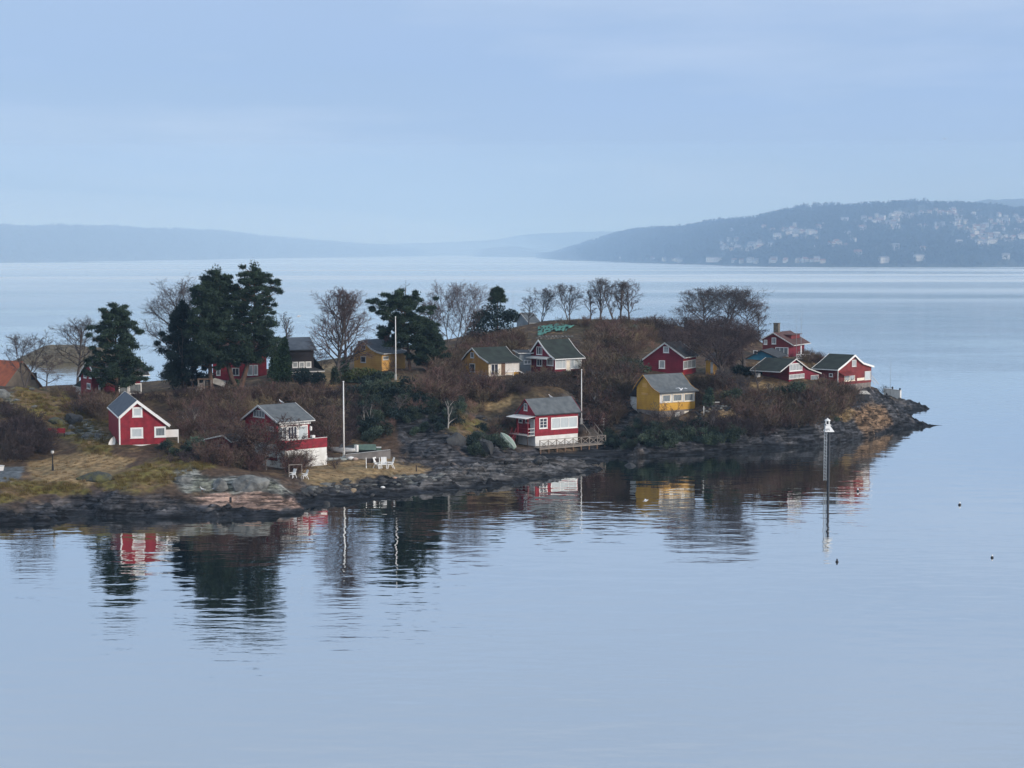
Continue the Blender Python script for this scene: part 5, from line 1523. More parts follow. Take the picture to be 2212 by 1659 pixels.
def dome_tree(name, label, base, clumps_px, seed, per=900):
    o = hit(*base); k = o.y / F
    r = np.random.default_rng(seed)
    A = Wood(); cl = []
    for (x, y, rx, ry) in clumps_px:
        c = at(x, y, o.y) - o
        yy = r.uniform(-2.5, 2.5)
        cl.append(((c.x, yy, c.z), (rx * k, rx * k * 0.9, ry * k)))
        m_ = np.array([c.x * 0.35, yy * 0.3, c.z * 0.62])
        A.limb([np.array([0, 0, 1.4]), m_, np.array([c.x, yy, c.z])], [0.16, 0.10, 0.03], 4)
    A.limb([np.array([0, 0, -0.5]), np.array([0.05, 0, 0.9]), np.array([0, 0, 2.2])], [0.42, 0.33, 0.22], 7)
    V, T = leaves(r, cl, per, 0.75, 0.022, -0.1)
    t = thing(name, o, 0, label, 'tree')
    link('trunk', wood_mesh('trunk', A, BARK), t)
    link('crown', npmesh('crown', V, T, [DBROWN]), t)
    return t
dome_tree('weeping_tree', 'very wide dark tangled tree crown overhanging the dark red cabin', (1556, 815), [(1480, 715, 34, 18), (1520, 705, 38, 20), (1565, 702, 40, 20), (1602, 710, 32, 18), (1618, 726, 20, 13), (1500, 735, 34, 20), (1550, 735, 40, 24), (1590, 745, 34, 22), (1545, 762, 34, 20), (1580, 770, 26, 18), (1500, 755, 22, 16), (1460, 730, 24, 18)], 5)
dome_tree('weeping_tree', 'darker right-hand tangled crown behind the trunk beside the dark red cabin', (1606, 806), [(1585, 758, 22, 18), (1570, 780, 20, 14), (1596, 738, 22, 14)], 6)
tree('fruit_tree', 'small dark-branched tree in front of the two-storey house window', (574, 1016), 893, 76, 203, limbs=17, angle=62, trunk_h=0.42, kids=(8, 7, 6), twig=BROWN, up=0.0, tw=0.026, dome=True)
tree('fruit_tree', 'dense tangled leafless tree covering the left corner of the two-storey house', (528, 1006), 898, 60, 220, limbs=18, angle=60, trunk_h=0.35, kids=(8, 7, 6), twig=BROWN, up=0.0, tw=0.026, dome=True)
tree('bare_tree', 'small leafless tree on the bank left of the red shed', (470, 968), 868, 60, 204, stems=3, limbs=15, angle=44, twig=BROWN, kids=(6, 6, 5))
tree('bare_tree', 'grey small tree with pale stem on the bank behind the first cabin', (400, 940), 872, 26, 205, stems=2, limbs=9, angle=32, bark=PALEBARK)
tree('bare_tree', 'thin grey shrub tree against the white basement', (652, 1006), 950, 26, 206, stems=4, limbs=12, angle=30, twig=TANB)
tree('fruit_tree', 'low crooked tree in front of the point cabin gable', (1838, 868), 822, 26, 207, limbs=10, angle=66, trunk_h=0.5, dome=True, kids=(6, 5, 4))
tree('fruit_tree', 'crooked garden tree on the tan slope below the point cabin', (1850, 888), 846, 22, 208, limbs=9, angle=60, trunk_h=0.4, dome=True, kids=(5, 5, 4))
tree('fruit_tree', 'leaning thin tree at the lawn left of the mossy roofed house', (1638, 838), 782, 14, 209, limbs=6, angle=40, kids=(4, 4, 3))
tree('bare_tree', 'bare upright tree on the terrace right of the yellow cabin', (1598, 880), 806, 26, 210, limbs=11, angle=34)
tree('bare_tree', 'slim bare tree in the thicket below the dark red cabin', (1560, 850), 790, 24, 211, limbs=10, angle=34)
tree('bare_tree', 'bare shrub tree against the yellow cabin corner', (1448, 926), 862, 36, 212, stems=3, limbs=11, angle=48, kids=(6, 5, 4))
tree('birch_tree', 'thin pale birch stem on the cliff left of the boathouse cabin', (968, 925), 858, 14, 213, limbs=7, angle=24, bark=PALEBARK, kids=(4, 4, 3))
tree('bare_tree', 'bare tree on the bank right of the red terrace', (708, 965), 872, 30, 214, limbs=12, angle=34, twig=BROWN)
tree('bare_tree', 'bare tree in the dark bank left of the lower flagpole', (726, 948), 858, 24, 215, limbs=10, angle=32, twig=BROWN)
tree('bare_tree', 'crooked apple tree right of the ochre cottage wall', (842, 806), 770, 24, 216, limbs=8, angle=60, dome=True, kids=(6, 5, 4), twig=DBROWN)
tree('bare_tree', 'low bare tree at the lawn edge left of the ivy-clad tree', (690, 806), 752, 30, 217, stems=2, limbs=10, angle=48)
tree('bare_tree', 'distant grey treetop left of the tallest pine trunk', (620, 800), 672, 14, 218, limbs=7, angle=26, Y=320)

SAP = [(1290, 905, 846, 'right of the boathouse flagpole, lower slope'), (1325, 880, 822, 'half way between boathouse flagpole and yellow cabin'), (1352, 835, 778, 'high on the slope left of the dark red cabin'),
       (1300, 850, 796, 'beside the top of the boathouse flagpole'), (1660, 905, 860, 'above the shore cliff left of the beacon'), (1715, 900, 850, 'below the door of the mossy roofed house'), (1760, 895, 852, 'behind the beacon top'),
       (600, 905, 860, 'just behind the roof of the two-storey house'), (660, 935, 885, 'behind the right end of the two-storey house'), (800, 930, 868, 'right of the lower flagpole'), (860, 905, 850, 'under the upper flagpole lawn'),
       (1020, 860, 806, 'below the ochre cabin with the cream porch'), (1660, 870, 826, 'under the lawn of the mossy roofed house'), (1545, 935, 890, 'on the cliff under the stone terrace wall')]
for i, (x, y, tp, where) in enumerate(SAP):
    tree('sapling', 'thin leafless sapling ' + where, (x, y), tp, 13 + i % 4 * 3, 300 + i, group='saplings in the brown thicket', bark=PALEBARK if i % 3 == 0 else BARK, stems=1 + i % 2, limbs=8, angle=30 + i % 3 * 6, kids=(5, 5, 4))
# brush prototypes (unit size) and thickets
def bush_proto(seed, m, stems=13, kids=(6, 5), tw=0.011, wide=1.0):
    r = np.random.default_rng(seed)
    B = Wood()
    for k in range(stems):
        az = k * 2.399; a = R(r.uniform(5, 58)) * wide
        d = np.array([math.cos(az) * math.sin(a), math.sin(az) * math.sin(a), math.cos(a)])
        p = np.array([r.normal(0, 0.08), r.normal(0, 0.08), -0.12])
        L = r.uniform(0.75, 1.12)
        pts = [p]
        for q in range(3):
            d = d + r.normal(0, 0.12, 3) + np.array([0, 0, 0.06]); d /= np.linalg.norm(d)
            pts.append(pts[-1] + d * L / 3)
        B.twig(pts, tw * 1.3, r)
        for c in range(kids[0]):
            t = 0.3 + 0.7 * (c + r.random()) / kids[0]; i = min(int(t * 3), 2)
            q0 = pts[i] + (pts[i + 1] - pts[i]) * (t * 3 - i)
            d1 = d + r.normal(0, 0.5, 3); d1 /= np.linalg.norm(d1)
            l1 = L * r.uniform(0.25, 0.45)
            B.twig([q0, q0 + d1 * l1 * 0.5, q0 + d1 * l1 + np.array([0, 0, 0.02])], tw, r)
            for e in range(kids[1]):
                d2 = d1 + r.normal(0, 0.55, 3); d2 /= np.linalg.norm(d2)
                q2 = q0 + d1 * l1 * r.uniform(0.3, 1)
                B.twig([q2, q2 + d2 * l1 * 0.6], tw * 0.85, r)
    return proto('bush', wood_mesh('bush', B, m))
def leaf_proto(seed, m):
    r = np.random.default_rng(seed)
    cl = [((r.normal(0, 0.28), r.normal(0, 0.28), r.uniform(0.25, 0.75)), (0.34, 0.34, 0.28)) for _ in range(6)]
    V, T = leaves(r, cl, 130, 0.11, 0.045, 0.15)
    return proto('evergreen_bush', npmesh('evergreen_bush', V, T, [m]))
PB = [bush_proto(s, BROWN) for s in (1, 2, 3)]
PD = [bush_proto(s, DBROWN) for s in (4, 5, 6)]
PT = [bush_proto(s, TANB) for s in (7, 8)]
PE = [leaf_proto(s, IVY) for s in (9, 10)] + [leaf_proto(11, SPRUCE)]
prng = np.random.default_rng(31)
def pts_in(poly, n, hmin, hmax):
    poly = np.array(poly, float)
    lo, hi = poly.min(0), poly.max(0)
    out = []
    while len(out) < n:
        q = lo + prng.random((60, 2)) * (hi - lo)
        for p in q[inside(q, poly)]:
            out.append(p)
            if len(out) >= n:
                break
    P, S = [], []
    for p in out:
        g = hit(p[0], p[1])
        if g.z < 0.7:
            continue
        P.append((g.x, g.y, g.z - 0.05)); S.append(prng.uniform(hmin, hmax))
    return P, S
def thicket(name, label, areas, protos, cat):
    P, S = [], []
    for poly, n, a, b in areas:
        p, q = pts_in(poly, n, a, b)
        P += p; S += q
    gn_scatter(name, np.array(P), prng.random(len(P)) * 6.28, np.array(S), protos, label, cat)
thicket('brown_thicket', 'brown leafless thicket covering the banks and hillside', [
    ([(425, 985), (560, 1012), (555, 1020), (440, 1000)], 40, 1.3, 2.4), ([(445, 975), (500, 985), (500, 1000), (450, 995)], 12, 1.6, 2.6), ([(400, 960), (470, 955), (470, 985), (420, 985)], 14, 0.9, 1.6),
    ([(420, 868), (560, 858), (700, 858), (740, 884), (725, 960), (700, 985), (690, 960), (640, 872), (545, 872), (520, 910), (440, 925)], 190, 1.3, 2.4),
    ([(370, 885), (440, 870), (500, 930), (470, 968), (390, 950)], 60, 1.2, 2.2),
    ([(900, 840), (1000, 818), (1060, 840), (1080, 880), (1020, 870), (950, 880), (900, 870)], 70, 1.5, 2.8),
    ([(930, 790), (1000, 760), (1100, 745), (1125, 755), (1000, 790), (985, 815), (940, 815)], 80, 1.3, 2.4),
    ([(1000, 735), (1120, 726), (1130, 740), (1110, 760), (1010, 752)], 55, 1.2, 2.0), ([(1130, 745), (1260, 748), (1250, 760), (1130, 758)], 24, 0.4, 0.7),
    ([(1275, 750), (1330, 730), (1370, 760), (1358, 830), (1345, 880), (1325, 935), (1280, 930), (1264, 880), (1272, 800)], 200, 1.4, 3.0),
    ([(1265, 712), (1400, 705), (1420, 740), (1290, 745), (1265, 735)], 80, 0.9, 1.8),
    ([(1500, 815), (1600, 815), (1600, 850), (1640, 860), (1640, 890), (1520, 880), (1505, 850)], 60, 1.0, 2.0),
    ([(1190, 700), (1300, 690), (1430, 696), (1430, 708), (1300, 704), (1190, 712)], 60, 0.7, 1.5),
    ([(1600, 870), (1690, 858), (1790, 862), (1850, 870), (1810, 900), (1760, 920), (1640, 925), (1600, 905)], 150, 1.3, 2.6),
    ([(1775, 838), (1830, 850), (1850, 868), (1790, 872), (1760, 858)], 40, 1.2, 2.2),
    ([(1730, 768), (1760, 762), (1800, 772), (1790, 790), (1740, 785)], 35, 1.0, 1.7),
    ([(180, 862), (235, 866), (232, 925), (180, 905)], 34, 1.2, 2.0),
    ([(1050, 925), (1090, 900), (1110, 940), (1080, 960)], 16, 0.8, 1.6),
    ([(1110, 806), (1160, 812), (1240, 818), (1250, 830), (1120, 830)], 26, 0.5, 0.9), ([(600, 1002), (640, 1004), (668, 1012), (650, 1024), (605, 1018)], 22, 1.1, 2.0),
    ([(100, 840), (150, 845), (165, 862), (120, 862)], 10, 0.9, 1.4),
    ([(750, 860), (840, 848), (900, 852), (925, 870), (900, 915), (850, 945), (790, 965), (750, 940)], 34, 0.9, 1.9),
], PB, 'thicket')
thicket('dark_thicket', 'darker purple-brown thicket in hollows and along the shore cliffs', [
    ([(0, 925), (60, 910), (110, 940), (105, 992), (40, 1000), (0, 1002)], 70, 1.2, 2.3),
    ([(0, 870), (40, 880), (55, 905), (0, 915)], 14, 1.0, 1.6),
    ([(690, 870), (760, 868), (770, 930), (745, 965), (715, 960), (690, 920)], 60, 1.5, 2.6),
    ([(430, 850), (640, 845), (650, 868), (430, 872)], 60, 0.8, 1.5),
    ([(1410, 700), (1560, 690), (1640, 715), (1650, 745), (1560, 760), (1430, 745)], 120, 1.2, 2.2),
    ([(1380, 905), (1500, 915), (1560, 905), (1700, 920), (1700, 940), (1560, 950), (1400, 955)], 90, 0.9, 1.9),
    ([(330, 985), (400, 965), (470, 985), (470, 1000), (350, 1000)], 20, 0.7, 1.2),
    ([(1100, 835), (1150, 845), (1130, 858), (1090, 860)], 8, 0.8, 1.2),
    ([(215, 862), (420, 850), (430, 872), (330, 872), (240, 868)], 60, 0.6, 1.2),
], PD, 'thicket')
thicket('tan_thicket', 'pale tan dead scrub among the brown thicket', [
    ([(440, 870), (560, 862), (620, 868), (520, 905), (450, 905)], 30, 0.9, 1.7),
    ([(1000, 850), (1080, 850), (1090, 900), (1020, 930), (980, 900)], 12, 0.7, 1.2),
    ([(1260, 800), (1340, 800), (1360, 850), (1280, 880)], 34, 1.2, 2.4),
    ([(1510, 830), (1600, 830), (1640, 870), (1530, 872)], 26, 0.8, 1.5),
    ([(1340, 720), (1420, 715), (1410, 760), (1340, 760)], 30, 1.2, 2.0),
    ([(60, 860), (180, 865), (180, 930), (90, 920)], 16, 0.4, 0.8),
], PT, 'thicket')
thicket('evergreen_scrub', 'dark green evergreen scrub on the shaded bank and cliff foot', [
    ([(750, 850), (840, 838), (900, 842), (925, 870), (900, 905), (850, 940), (790, 960), (750, 920)], 105, 1.0, 2.2),
    ([(860, 900), (950, 860), (1000, 870), (1000, 920), (900, 950)], 46, 0.9, 1.7),
    ([(1040, 930), (1090, 920), (1085, 975), (1040, 990), (1000, 975)], 22, 0.8, 1.5),
    ([(1370, 915), (1450, 925), (1520, 925), (1620, 935), (1600, 960), (1400, 970), (1370, 950)], 80, 1.0, 1.9),
    ([(1610, 865), (1660, 860), (1690, 880), (1620, 890)], 18, 1.0, 1.6),
    ([(1300, 945), (1360, 935), (1370, 970), (1310, 975)], 16, 0.8, 1.4),
    ([(930, 815), (1000, 812), (990, 835), (930, 835)], 12, 1.0, 1.6),
    ([(340, 960), (460, 955), (465, 985), (430, 998), (340, 985)], 14, 0.6, 1.1),
    ([(255, 870), (290, 872), (290, 885), (250, 885)], 5, 1.0, 1.4),
], PE, 'scrub')
# single bushes one can point at
def bush(name, label, base, size, p, seed, cat='bush'):
    o = hit(*base)
    t = link(name, p.data); t.location = o; t.scale = (size * 1.1, size * 1.1, size); t.rotation_euler = (0, 0, seed)
    return tag(t, label, cat)
bush('bare_bush', 'dark bare bush left of the small dark spruce-green shrub, above the big boulder', (162, 895), 2.6, PD[0], 1.0)
bush('bare_bush', 'small bare shrub on the lawn beside the white goal frame', (722, 1012), 1.5, PD[1], 2.0)
bush('bare_bush', 'tan shrub in front of the cream porch of the ochre cabin', (1072, 822), 1.3, PT[0], 0.4)
bush('bare_bush', 'reddish-brown rounded shrub in front of the red and white cabin', (1176, 814), 1.7, PB[0], 0.8)
bush('evergreen_bush', 'dark green shrub on the slope above the first red cabin', (270, 890), 2.2, PE[0], 0.3)
bush('evergreen_bush', 'dark shrub on the mossy knoll left of the red shed', (425, 985), 2.4, PE[1], 1.3)
bush('evergreen_bush', 'green shrub at the left corner of the dark red cabin', (1372, 806), 2.4, PE[0], 2.1)
bush('bare_bush', 'rounded brown bush under the crooked garden tree', (1800, 868), 2.8, PB[1], 1.9)
bush('evergreen_bush', 'lone dark bush on the tan grass right of the brown thicket', (1806, 912), 1.1, PE[1], 0.2)
# clipped hedge below the red and white cabin
def hedge(name, label, a, b, hgt, wd, m, seed):
    pa, pb_ = hit(*a), hit(*b)
    r = np.random.default_rng(seed)
    L = math.hypot(pb_.x - pa.x, pb_.y - pa.y); n = max(4, int(L / 0.7))
    cl = []
    for k in range(n + 1):
        t = k / n
        x, y = (pb_.x - pa.x) * t, (pb_.y - pa.y) * t
        z = gz(pa.x + x, pa.y + y) - pa.z
        for q in range(3):
            cl.append(((x, y, z + hgt * (0.2 + 0.3 * q)), (0.55, wd, hgt * 0.24)))
    V, T = leaves(r, cl, 170, 0.26, 0.03, 0.3)
    t = thing(name, pa, 0, label, 'hedge')
    link('foliage', npmesh('foliage', V, T, [m]), t)
    return t
hedge('hedge', 'long clipped brown hedge below the red and white cabin', (1076, 862), (1238, 854), 2.2, 0.6, DBROWN, 3)
hedge('hedge', 'low purple-brown hedge along the lawn in front of the red and white cabin', (1115, 826), (1250, 812), 0.9, 0.4, BROWN, 4)

# rough grass tufts over mossy ground and lawns
def grass_proto(seed, m):
    r = np.random.default_rng(seed)
    V, T = [], []
    for k in range(60):
        a = r.random() * 6.28; p = np.array([r.normal(0, 0.45), r.normal(0, 0.45), -0.05]); h = r.uniform(0.5, 1.0)
        d = np.array([math.cos(a) * 0.5, math.sin(a) * 0.5, 1]) * h; w_ = np.array([-math.sin(a), math.cos(a), 0]) * 0.05
        i = len(V); V += [p - w_, p + w_, p + d]; T.append((i, i + 1, i + 2))
    return proto('grass_tuft', npmesh('grass_tuft', V, T, [m]))
GRASS1 = mat('dry_grass', (0.27, 0.185, 0.10), (0.20, 0.145, 0.075), 0.4, 0.95)
GRASS2 = mat('mossy_grass', (0.155, 0.125, 0.035), (0.13, 0.085, 0.04), 0.4, 0.95)
thicket('dry_grass', 'dry tan grass tufts on lawns and meadow', [(LAWN[0], 180, 0.12, 0.3), (LAWN[3], 160, 0.15, 0.4), (LAWN[1], 70, 0.15, 0.3), (LAWN[4], 40, 0.2, 0.4), (LAWN[5], 50, 0.2, 0.4), ([(940, 930), (1010, 885), (1065, 915), (1010, 960)], 26, 0.3, 0.6), ([(430, 870), (640, 862), (600, 900), (440, 920)], 60, 0.3, 0.7)], [grass_proto(1, GRASS1), grass_proto(2, GRASS1)], 'grass')
thicket('mossy_grass', 'olive mossy grass tufts on the rocky knolls', [(MOSS[1], 220, 0.2, 0.5), (MOSS[2], 200, 0.2, 0.5), (MOSS[3], 120, 0.2, 0.45), (MOSS[0], 120, 0.2, 0.45), ([(130, 860), (230, 880), (240, 930), (150, 925)], 120, 0.2, 0.5)], [grass_proto(3, GRASS2), grass_proto(4, GRASS2)], 'grass')

# ------------------------------------------------------------------ rocks
ROCKG = mat('grey_boulder', (0.10, 0.105, 0.105), (0.22, 0.225, 0.215), 0.9, 0.9, 0.10, 3.5, lo=0.4, hi=0.62)
ROCKD = mat('dark_boulder', (0.032, 0.034, 0.040), (0.065, 0.066, 0.066), 0.9, 0.9, 0.10, 3.5)
ROCKT = mat('tan_boulder', (0.32, 0.25, 0.17), (0.2, 0.16, 0.12), 0.9, 0.9, 0.08, 3.5)
ROCKM = mat('mossy_boulder', (0.06, 0.065, 0.06), (0.12, 0.115, 0.045), 0.8, 0.9, 0.10, 3.5, lo=0.42, hi=0.6)
import bmesh
def rock_mesh(seed, rx, ry, rz_, m, sub=3, rough=0.22):
    bm = bmesh.new()
    bmesh.ops.create_icosphere(bm, subdivisions=sub, radius=1.0)
    r = np.random.default_rng(seed)
    V = np.array([v.co[:] for v in bm.verts])
    for _ in range(7):                                                # split faces
        d = r.normal(0, 1, 3); d[2] = abs(d[2]) * 0.8; d /= np.linalg.norm(d)
        c = r.uniform(0.55, 0.85)
        over = np.maximum(V @ d - c, 0)
        V -= over[:, None] * d * 0.85
    n = fbm(V[:, 0] * 2.2 + seed, V[:, 1] * 2.2 + V[:, 2] * 1.7, seed, 3)
    V *= (1 + rough * n)[:, None]
    V *= np.array([rx, ry, rz_])
    for v, q in zip(bm.verts, V):
        v.co = q
    me = bpy.data.meshes.new('rock')
    bm.to_mesh(me); bm.free()
    me.materials.append(m)
    return me
def boulder(label, c, hw, hh, m, seed, deep=0.8, name='boulder', sink=0.25, Y=None):
    """c: photo point at the middle of its foot."""
    o = hit(*c) if Y is None else at(*c, Y)
    k = o.y / F
    me = rock_mesh(seed, hw * k, hw * k * deep, hh * k, m)
    t = link(name, me)
    t.location = (o.x, o.y + hw * k * deep * 0.4, o.z + hh * k * (0.6 - sink))
    t.rotation_euler = (0, 0, seed * 0.7)
    return tag(t, label, 'boulder')
boulder('largest rounded grey boulder in front of the two-storey house', (540, 1056), 44, 24, ROCKG, 1, 0.7)
boulder('pale grey boulder left of the largest one', (477, 1056), 24, 18, ROCKG, 2, 0.8)
boulder('big dark cracked boulder on the mossy slope left of the first cabin', (156, 914), 30, 19, ROCKD, 3, 0.7)
boulder('lower mossy rock touching the big dark boulder', (122, 914), 20, 11, ROCKM, 4)
boulder('small pale boulder below the big dark one', (153, 926), 8, 6, ROCKG, 5)
boulder('pale outcrop at the left picture edge under the orange roof', (6, 858), 18, 14, ROCKG, 6)
boulder('flat pale rock on top of the left knoll', (68, 842), 9, 4, ROCKG, 7)
boulder('pale rock slab half way down the left knoll', (35, 866), 10, 4, ROCKG, 8)
boulder('small pale rock between the left knoll and the big boulder', (74, 880), 7, 4, ROCKG, 9)
boulder('pale flat rock behind the red garden bench', (150, 938), 12, 4, ROCKG, 10)
boulder('pale rounded rock left of the first cabin', (184, 944), 11, 6, ROCKG, 11)
boulder('grey rock beside the first cabin wall', (208, 946), 9, 7, ROCKG, 12)
boulder('dark mossy outcrop on the meadow in front of the first cabin', (200, 1038), 44, 16, ROCKM, 13, 0.5)
boulder('tan square stone on the shore below the lawn', (762, 1060), 8, 6, ROCKT, 14)
boulder('pale stone left of the tan square one', (728, 1056), 8, 6, ROCKG, 15)
boulder('striped grey rock at the corner of the lawn shore', (664, 1068), 20, 9, ROCKD, 16)
boulder('dark pointed rock at the edge of the lawn', (748, 1042), 9, 8, ROCKD, 17)
boulder('round black rock at the waterline right of the pink slab', (706, 1090), 9, 7, ROCKD, 18)
boulder('small black rock on the dark shelf', (805, 1072), 7, 5, ROCKD, 19)
boulder('low rock islet off the tip of the shelf', (1362, 1012), 30, 9, ROCKD, 20, 0.5, 'islet_rock', 0.3, 28 * F / (1009 - YH))
boulder('small hump of rock on the shelf below the boathouse cabin', (1160, 1000), 13, 8, ROCKD, 21)
boulder('mossy crest rock with moss cap left of the red shed', (400, 985), 34, 11, ROCKM, 22, 0.6)
boulder('pale flaky rock on the knoll above the shore', (395, 1040), 26, 9, ROCKG, 23, 0.7)
boulder('dark outcrop on the cliff left of the boathouse cabin', (985, 960), 40, 22, ROCKD, 24, 0.5)
boulder('dark bulging cliff rock behind the upturned rowboat', (1050, 975), 30, 24, ROCKD, 25, 0.5)
# rubble along the lawn edge
V_, F_ = [], []
rr_ = np.random.default_rng(77)
for k in range(120):
    t = rr_.random()
    px = 660 + 290 * t + rr_.normal(0, 5); py = np.interp(px, [660, 700, 800, 870, 950], [1056, 1052, 1042, 1030, 1024]) + rr_.normal(4, 5)
    g = hit(px, py)
    me = rock_mesh(500 + k % 9, 1, 1, 1, ROCKD, 1, 0.6)
    vv = np.array([v.co[:] for v in me.vertices]) * rr_.uniform(0.12, 0.5) * np.array([1.5, 1, 0.55])
    i0 = len(V_)
    V_ += [tuple(q + np.array([g.x, g.y, g.z])) for q in vv]
    F_ += [tuple(i + i0 for i in p.vertices) for p in me.polygons]
    bpy.data.meshes.remove(me)
tag(link('rubble', npmesh('rubble', V_, F_, [ROCKG, ROCKD], mi=[0 if (i // 80) % 4 == 0 else 1 for i in range(len(F_))])), 'loose broken stones along the seaward edge of the lawn', 'rubble', None, 'stuff')
# low bare island behind on the left
def islet():
    n, mrow = 60, 26
    V = []
    o = at(150, 790, 440)
    for j in range(mrow):
        for i in range(n):
            a, b_ = (i / (n - 1)) * 2 - 1, (j / (mrow - 1)) * 2 - 1
            x, y = o.x + a * 15, 446 + b_ * 9
            z = 4.6 * max(0, 1 - abs(a) ** 2.0) ** 0.8 * max(0, 1 - abs(b_) ** 2) ** 0.6 * (0.85 + 0.3 * float(fbm(np.array([a * 2.0]), np.array([b_ * 2.0]), 9)[0])) - 0.3
            V.append((x, y, z))
    idx = np.arange(n * mrow).reshape(mrow, n)
    Fq = np.stack([idx[:-1, :-1].ravel(), idx[:-1, 1:].ravel(), idx[1:, 1:].ravel(), idx[1:, :-1].ravel()], 1)
    me = npmesh('islet', V, Fq, [mat('bare_islet_rock', (0.11, 0.092, 0.062), (0.17, 0.145, 0.105), 0.5, 0.95, 0.6, 1.5, (0.5, 1, 3))], True)
    structure('islet', me, 'bare brown rocky islet behind the left trees')
islet()

# ------------------------------------------------------------------ flagpoles, masts, beacon
def pole(name, label, base, top, r0, r1, m, cat, group=None, Y=None, ball=True):
    o = at(*base, Y) if Y else hit(*base)
    H = at(base[0], top, o.y).z - o.z
    t = thing(name, o, 0, label, cat, group)
    b = MB(); b.tube((0, 0, -0.3), (0, 0, H), r0, r1, m, 8); b.obj('pole', t, True)
    if ball:
        b = MB(); b.lathe([(0.02, H), (r1 * 1.9, H + 0.05), (r1 * 1.9, H + 0.12), (0.02, H + 0.18)], m, 8); b.obj('finial', t)
        b = MB(); b.box((-0.16, -0.16, -0.4), (0.16, 0.16, 0.12), CONC); b.box((-0.13, -0.05, 0.12), (-0.09, 0.05, 0.9), m); b.box((0.09, -0.05, 0.12), (0.13, 0.05, 0.9), m); b.obj('footing', t)
    return t
FP = pole('flagpole', 'white flagpole at the end of the concrete wall by the lawn', (743, 990), 826, 0.11, 0.06, WHITE, 'flagpole')
pole('flagpole', 'tall white flagpole on the upper lawn before the leaning pine', (855, 822), 686, 0.10, 0.05, WHITE, 'flagpole')
pole('flagpole', 'white flagpole behind the right end of the boathouse cabin', (1256, 917), 800, 0.09, 0.045, WHITE, 'flagpole')
MP = pole('mast', 'white-footed mast in front of the chimney house', (1730, 776), 668, 0.05, 0.02, METAL, 'mast', ball=False)
b = MB(); b.tube((0, 0, 0), (0, 0, 2.2), 0.14, 0.10, WHITE, 8); b.obj('white_foot', MP)
o = hit(*ZK(782, 690)); t = thing('white_gate', o, 0.1, 'small white lattice gate at the foot of the white-footed mast', 'gate')
b = MB()
for x in (-1.1, 1.1):
    b.box((x - 0.06, -0.05, -0.5), (x + 0.06, 0.05, 0.95), WHITE)
b.box((-1.04, -0.03, 0.85), (1.04, 0.03, 0.95), WHITE); b.box((-1.04, -0.03, 0.15), (1.04, 0.03, 0.25), WHITE); b.obj('frame', t)
for k in range(4):
    x = -1.0 + k * 0.5; b = MB(); b.bar((x, 0, 0.25), (x + 0.5, 0, 0.85), 0.03, 0.05, WHITE); b.bar((x, 0.035, 0.85), (x + 0.5, 0.035, 0.25), 0.03, 0.05, WHITE); b.obj('lattice', t)
pole('mast', 'thin twin mast left of the white-footed mast', (1720, 776), 668, 0.035, 0.015, METAL, 'mast', ball=False)
pole('antenna', 'thin antenna above the chimney house roof', (1676, 715), 682, 0.03, 0.015, METAL, 'antenna', Y=TOPH.o.y + 3, ball=False)
pole('antenna', 'thin antenna on the ridge right of the tufted pine', (1108, 700), 628, 0.035, 0.02, METAL, 'antenna', ball=False)
pole('white_post', 'short white post in the brush below the dark juniper', (1074, 726), 708, 0.10, 0.09, OFFW, 'post', ball=False)
pole('mast', 'thin mast beside the white wall on the point', (1923, 846), 770, 0.04, 0.015, METAL, 'mast', ball=False)
pole('post', 'small dark post at the right end of the lawn', ZH(1215, 1260), ZH(1215, 1195)[1], 0.08, 0.07, WOODD, 'post', ball=False)
pole('bollard', 'black mooring bollard on the pink slab', ZG(575, 1325), ZG(575, 1265)[1], 0.16, 0.12, BLACKP, 'bollard', ball=False)
o = hit(*ZF(575, 975)); t = thing('garden_lamp', o, 0, 'dark garden lamp post with pale globe on the left meadow', 'lamp post')
Hl = at(208.0, ZF(575, 765)[1], o.y).z - o.z
b = MB(); b.tube((0, 0, -0.3), (0, 0, Hl - 0.3), 0.075, 0.06, BLACKP, 8); b.tube((0, 0, -0.2), (0, 0, 0.7), 0.14, 0.10, BLACKP, 8); b.obj('pole', t)
b = MB(); b.lathe([(0.05, Hl - 0.3), (0.17, Hl - 0.2), (0.19, Hl - 0.05), (0.12, Hl + 0.08), (0.03, Hl + 0.12)], OFFW, 10); b.obj('globe', t, True)
b = MB(); b.lathe([(0.2, Hl + 0.09), (0.03, Hl + 0.2)], BLACKP, 10); b.obj('cap', t)

# beacon standing in the water
by = HC * F / (1054 - YH)
bo = at(1789, 1054, by); bo.z = 0
t = thing('beacon', bo, 0, 'white-topped navigation beacon numbered 075 on a dark pole with steel ladder', 'beacon')
k = by / F
zt = lambda y: (at(1789, y, by)).z
b = MB(); b.tube((0, 0, -2), (0, 0, zt(933)), 0.17, 0.15, DMETAL, 8); b.obj('pole', t)
def bell(z0, z1, w0, w1, off):
    b = MB()
    A = [(-w0, -w0, z0), (w0, -w0, z0), (w0, w0, z0), (-w0, w0, z0)]
    B = [(-w1 + off, -w1, z1), (w1 + off, -w1, z1), (w1 + off, w1, z1), (-w1 + off, w1, z1)]
    for i in range(4):
        j = (i + 1) % 4
        b.poly([A[i], A[j], B[j], B[i]], WHITE)
    b.poly(A[::-1], WHITE); b.poly(B, WHITE)
    return b
bell(zt(932), zt(919), 0.56, 0.26, -0.18).obj('skirt', t)
bell(zt(918.6), zt(916), 0.27, 0.25, -0.18).obj('collar', t)
b = MB()
for sx_ in (-1, 1):
    for sy_ in (-1, 1):
        b.box((-0.18 + sx_ * 0.2 - 0.035, sy_ * 0.2 - 0.035, zt(916)), (-0.18 + sx_ * 0.2 + 0.035, sy_ * 0.2 + 0.035, zt(909)), WHITE)
b.obj('lantern_post', t)
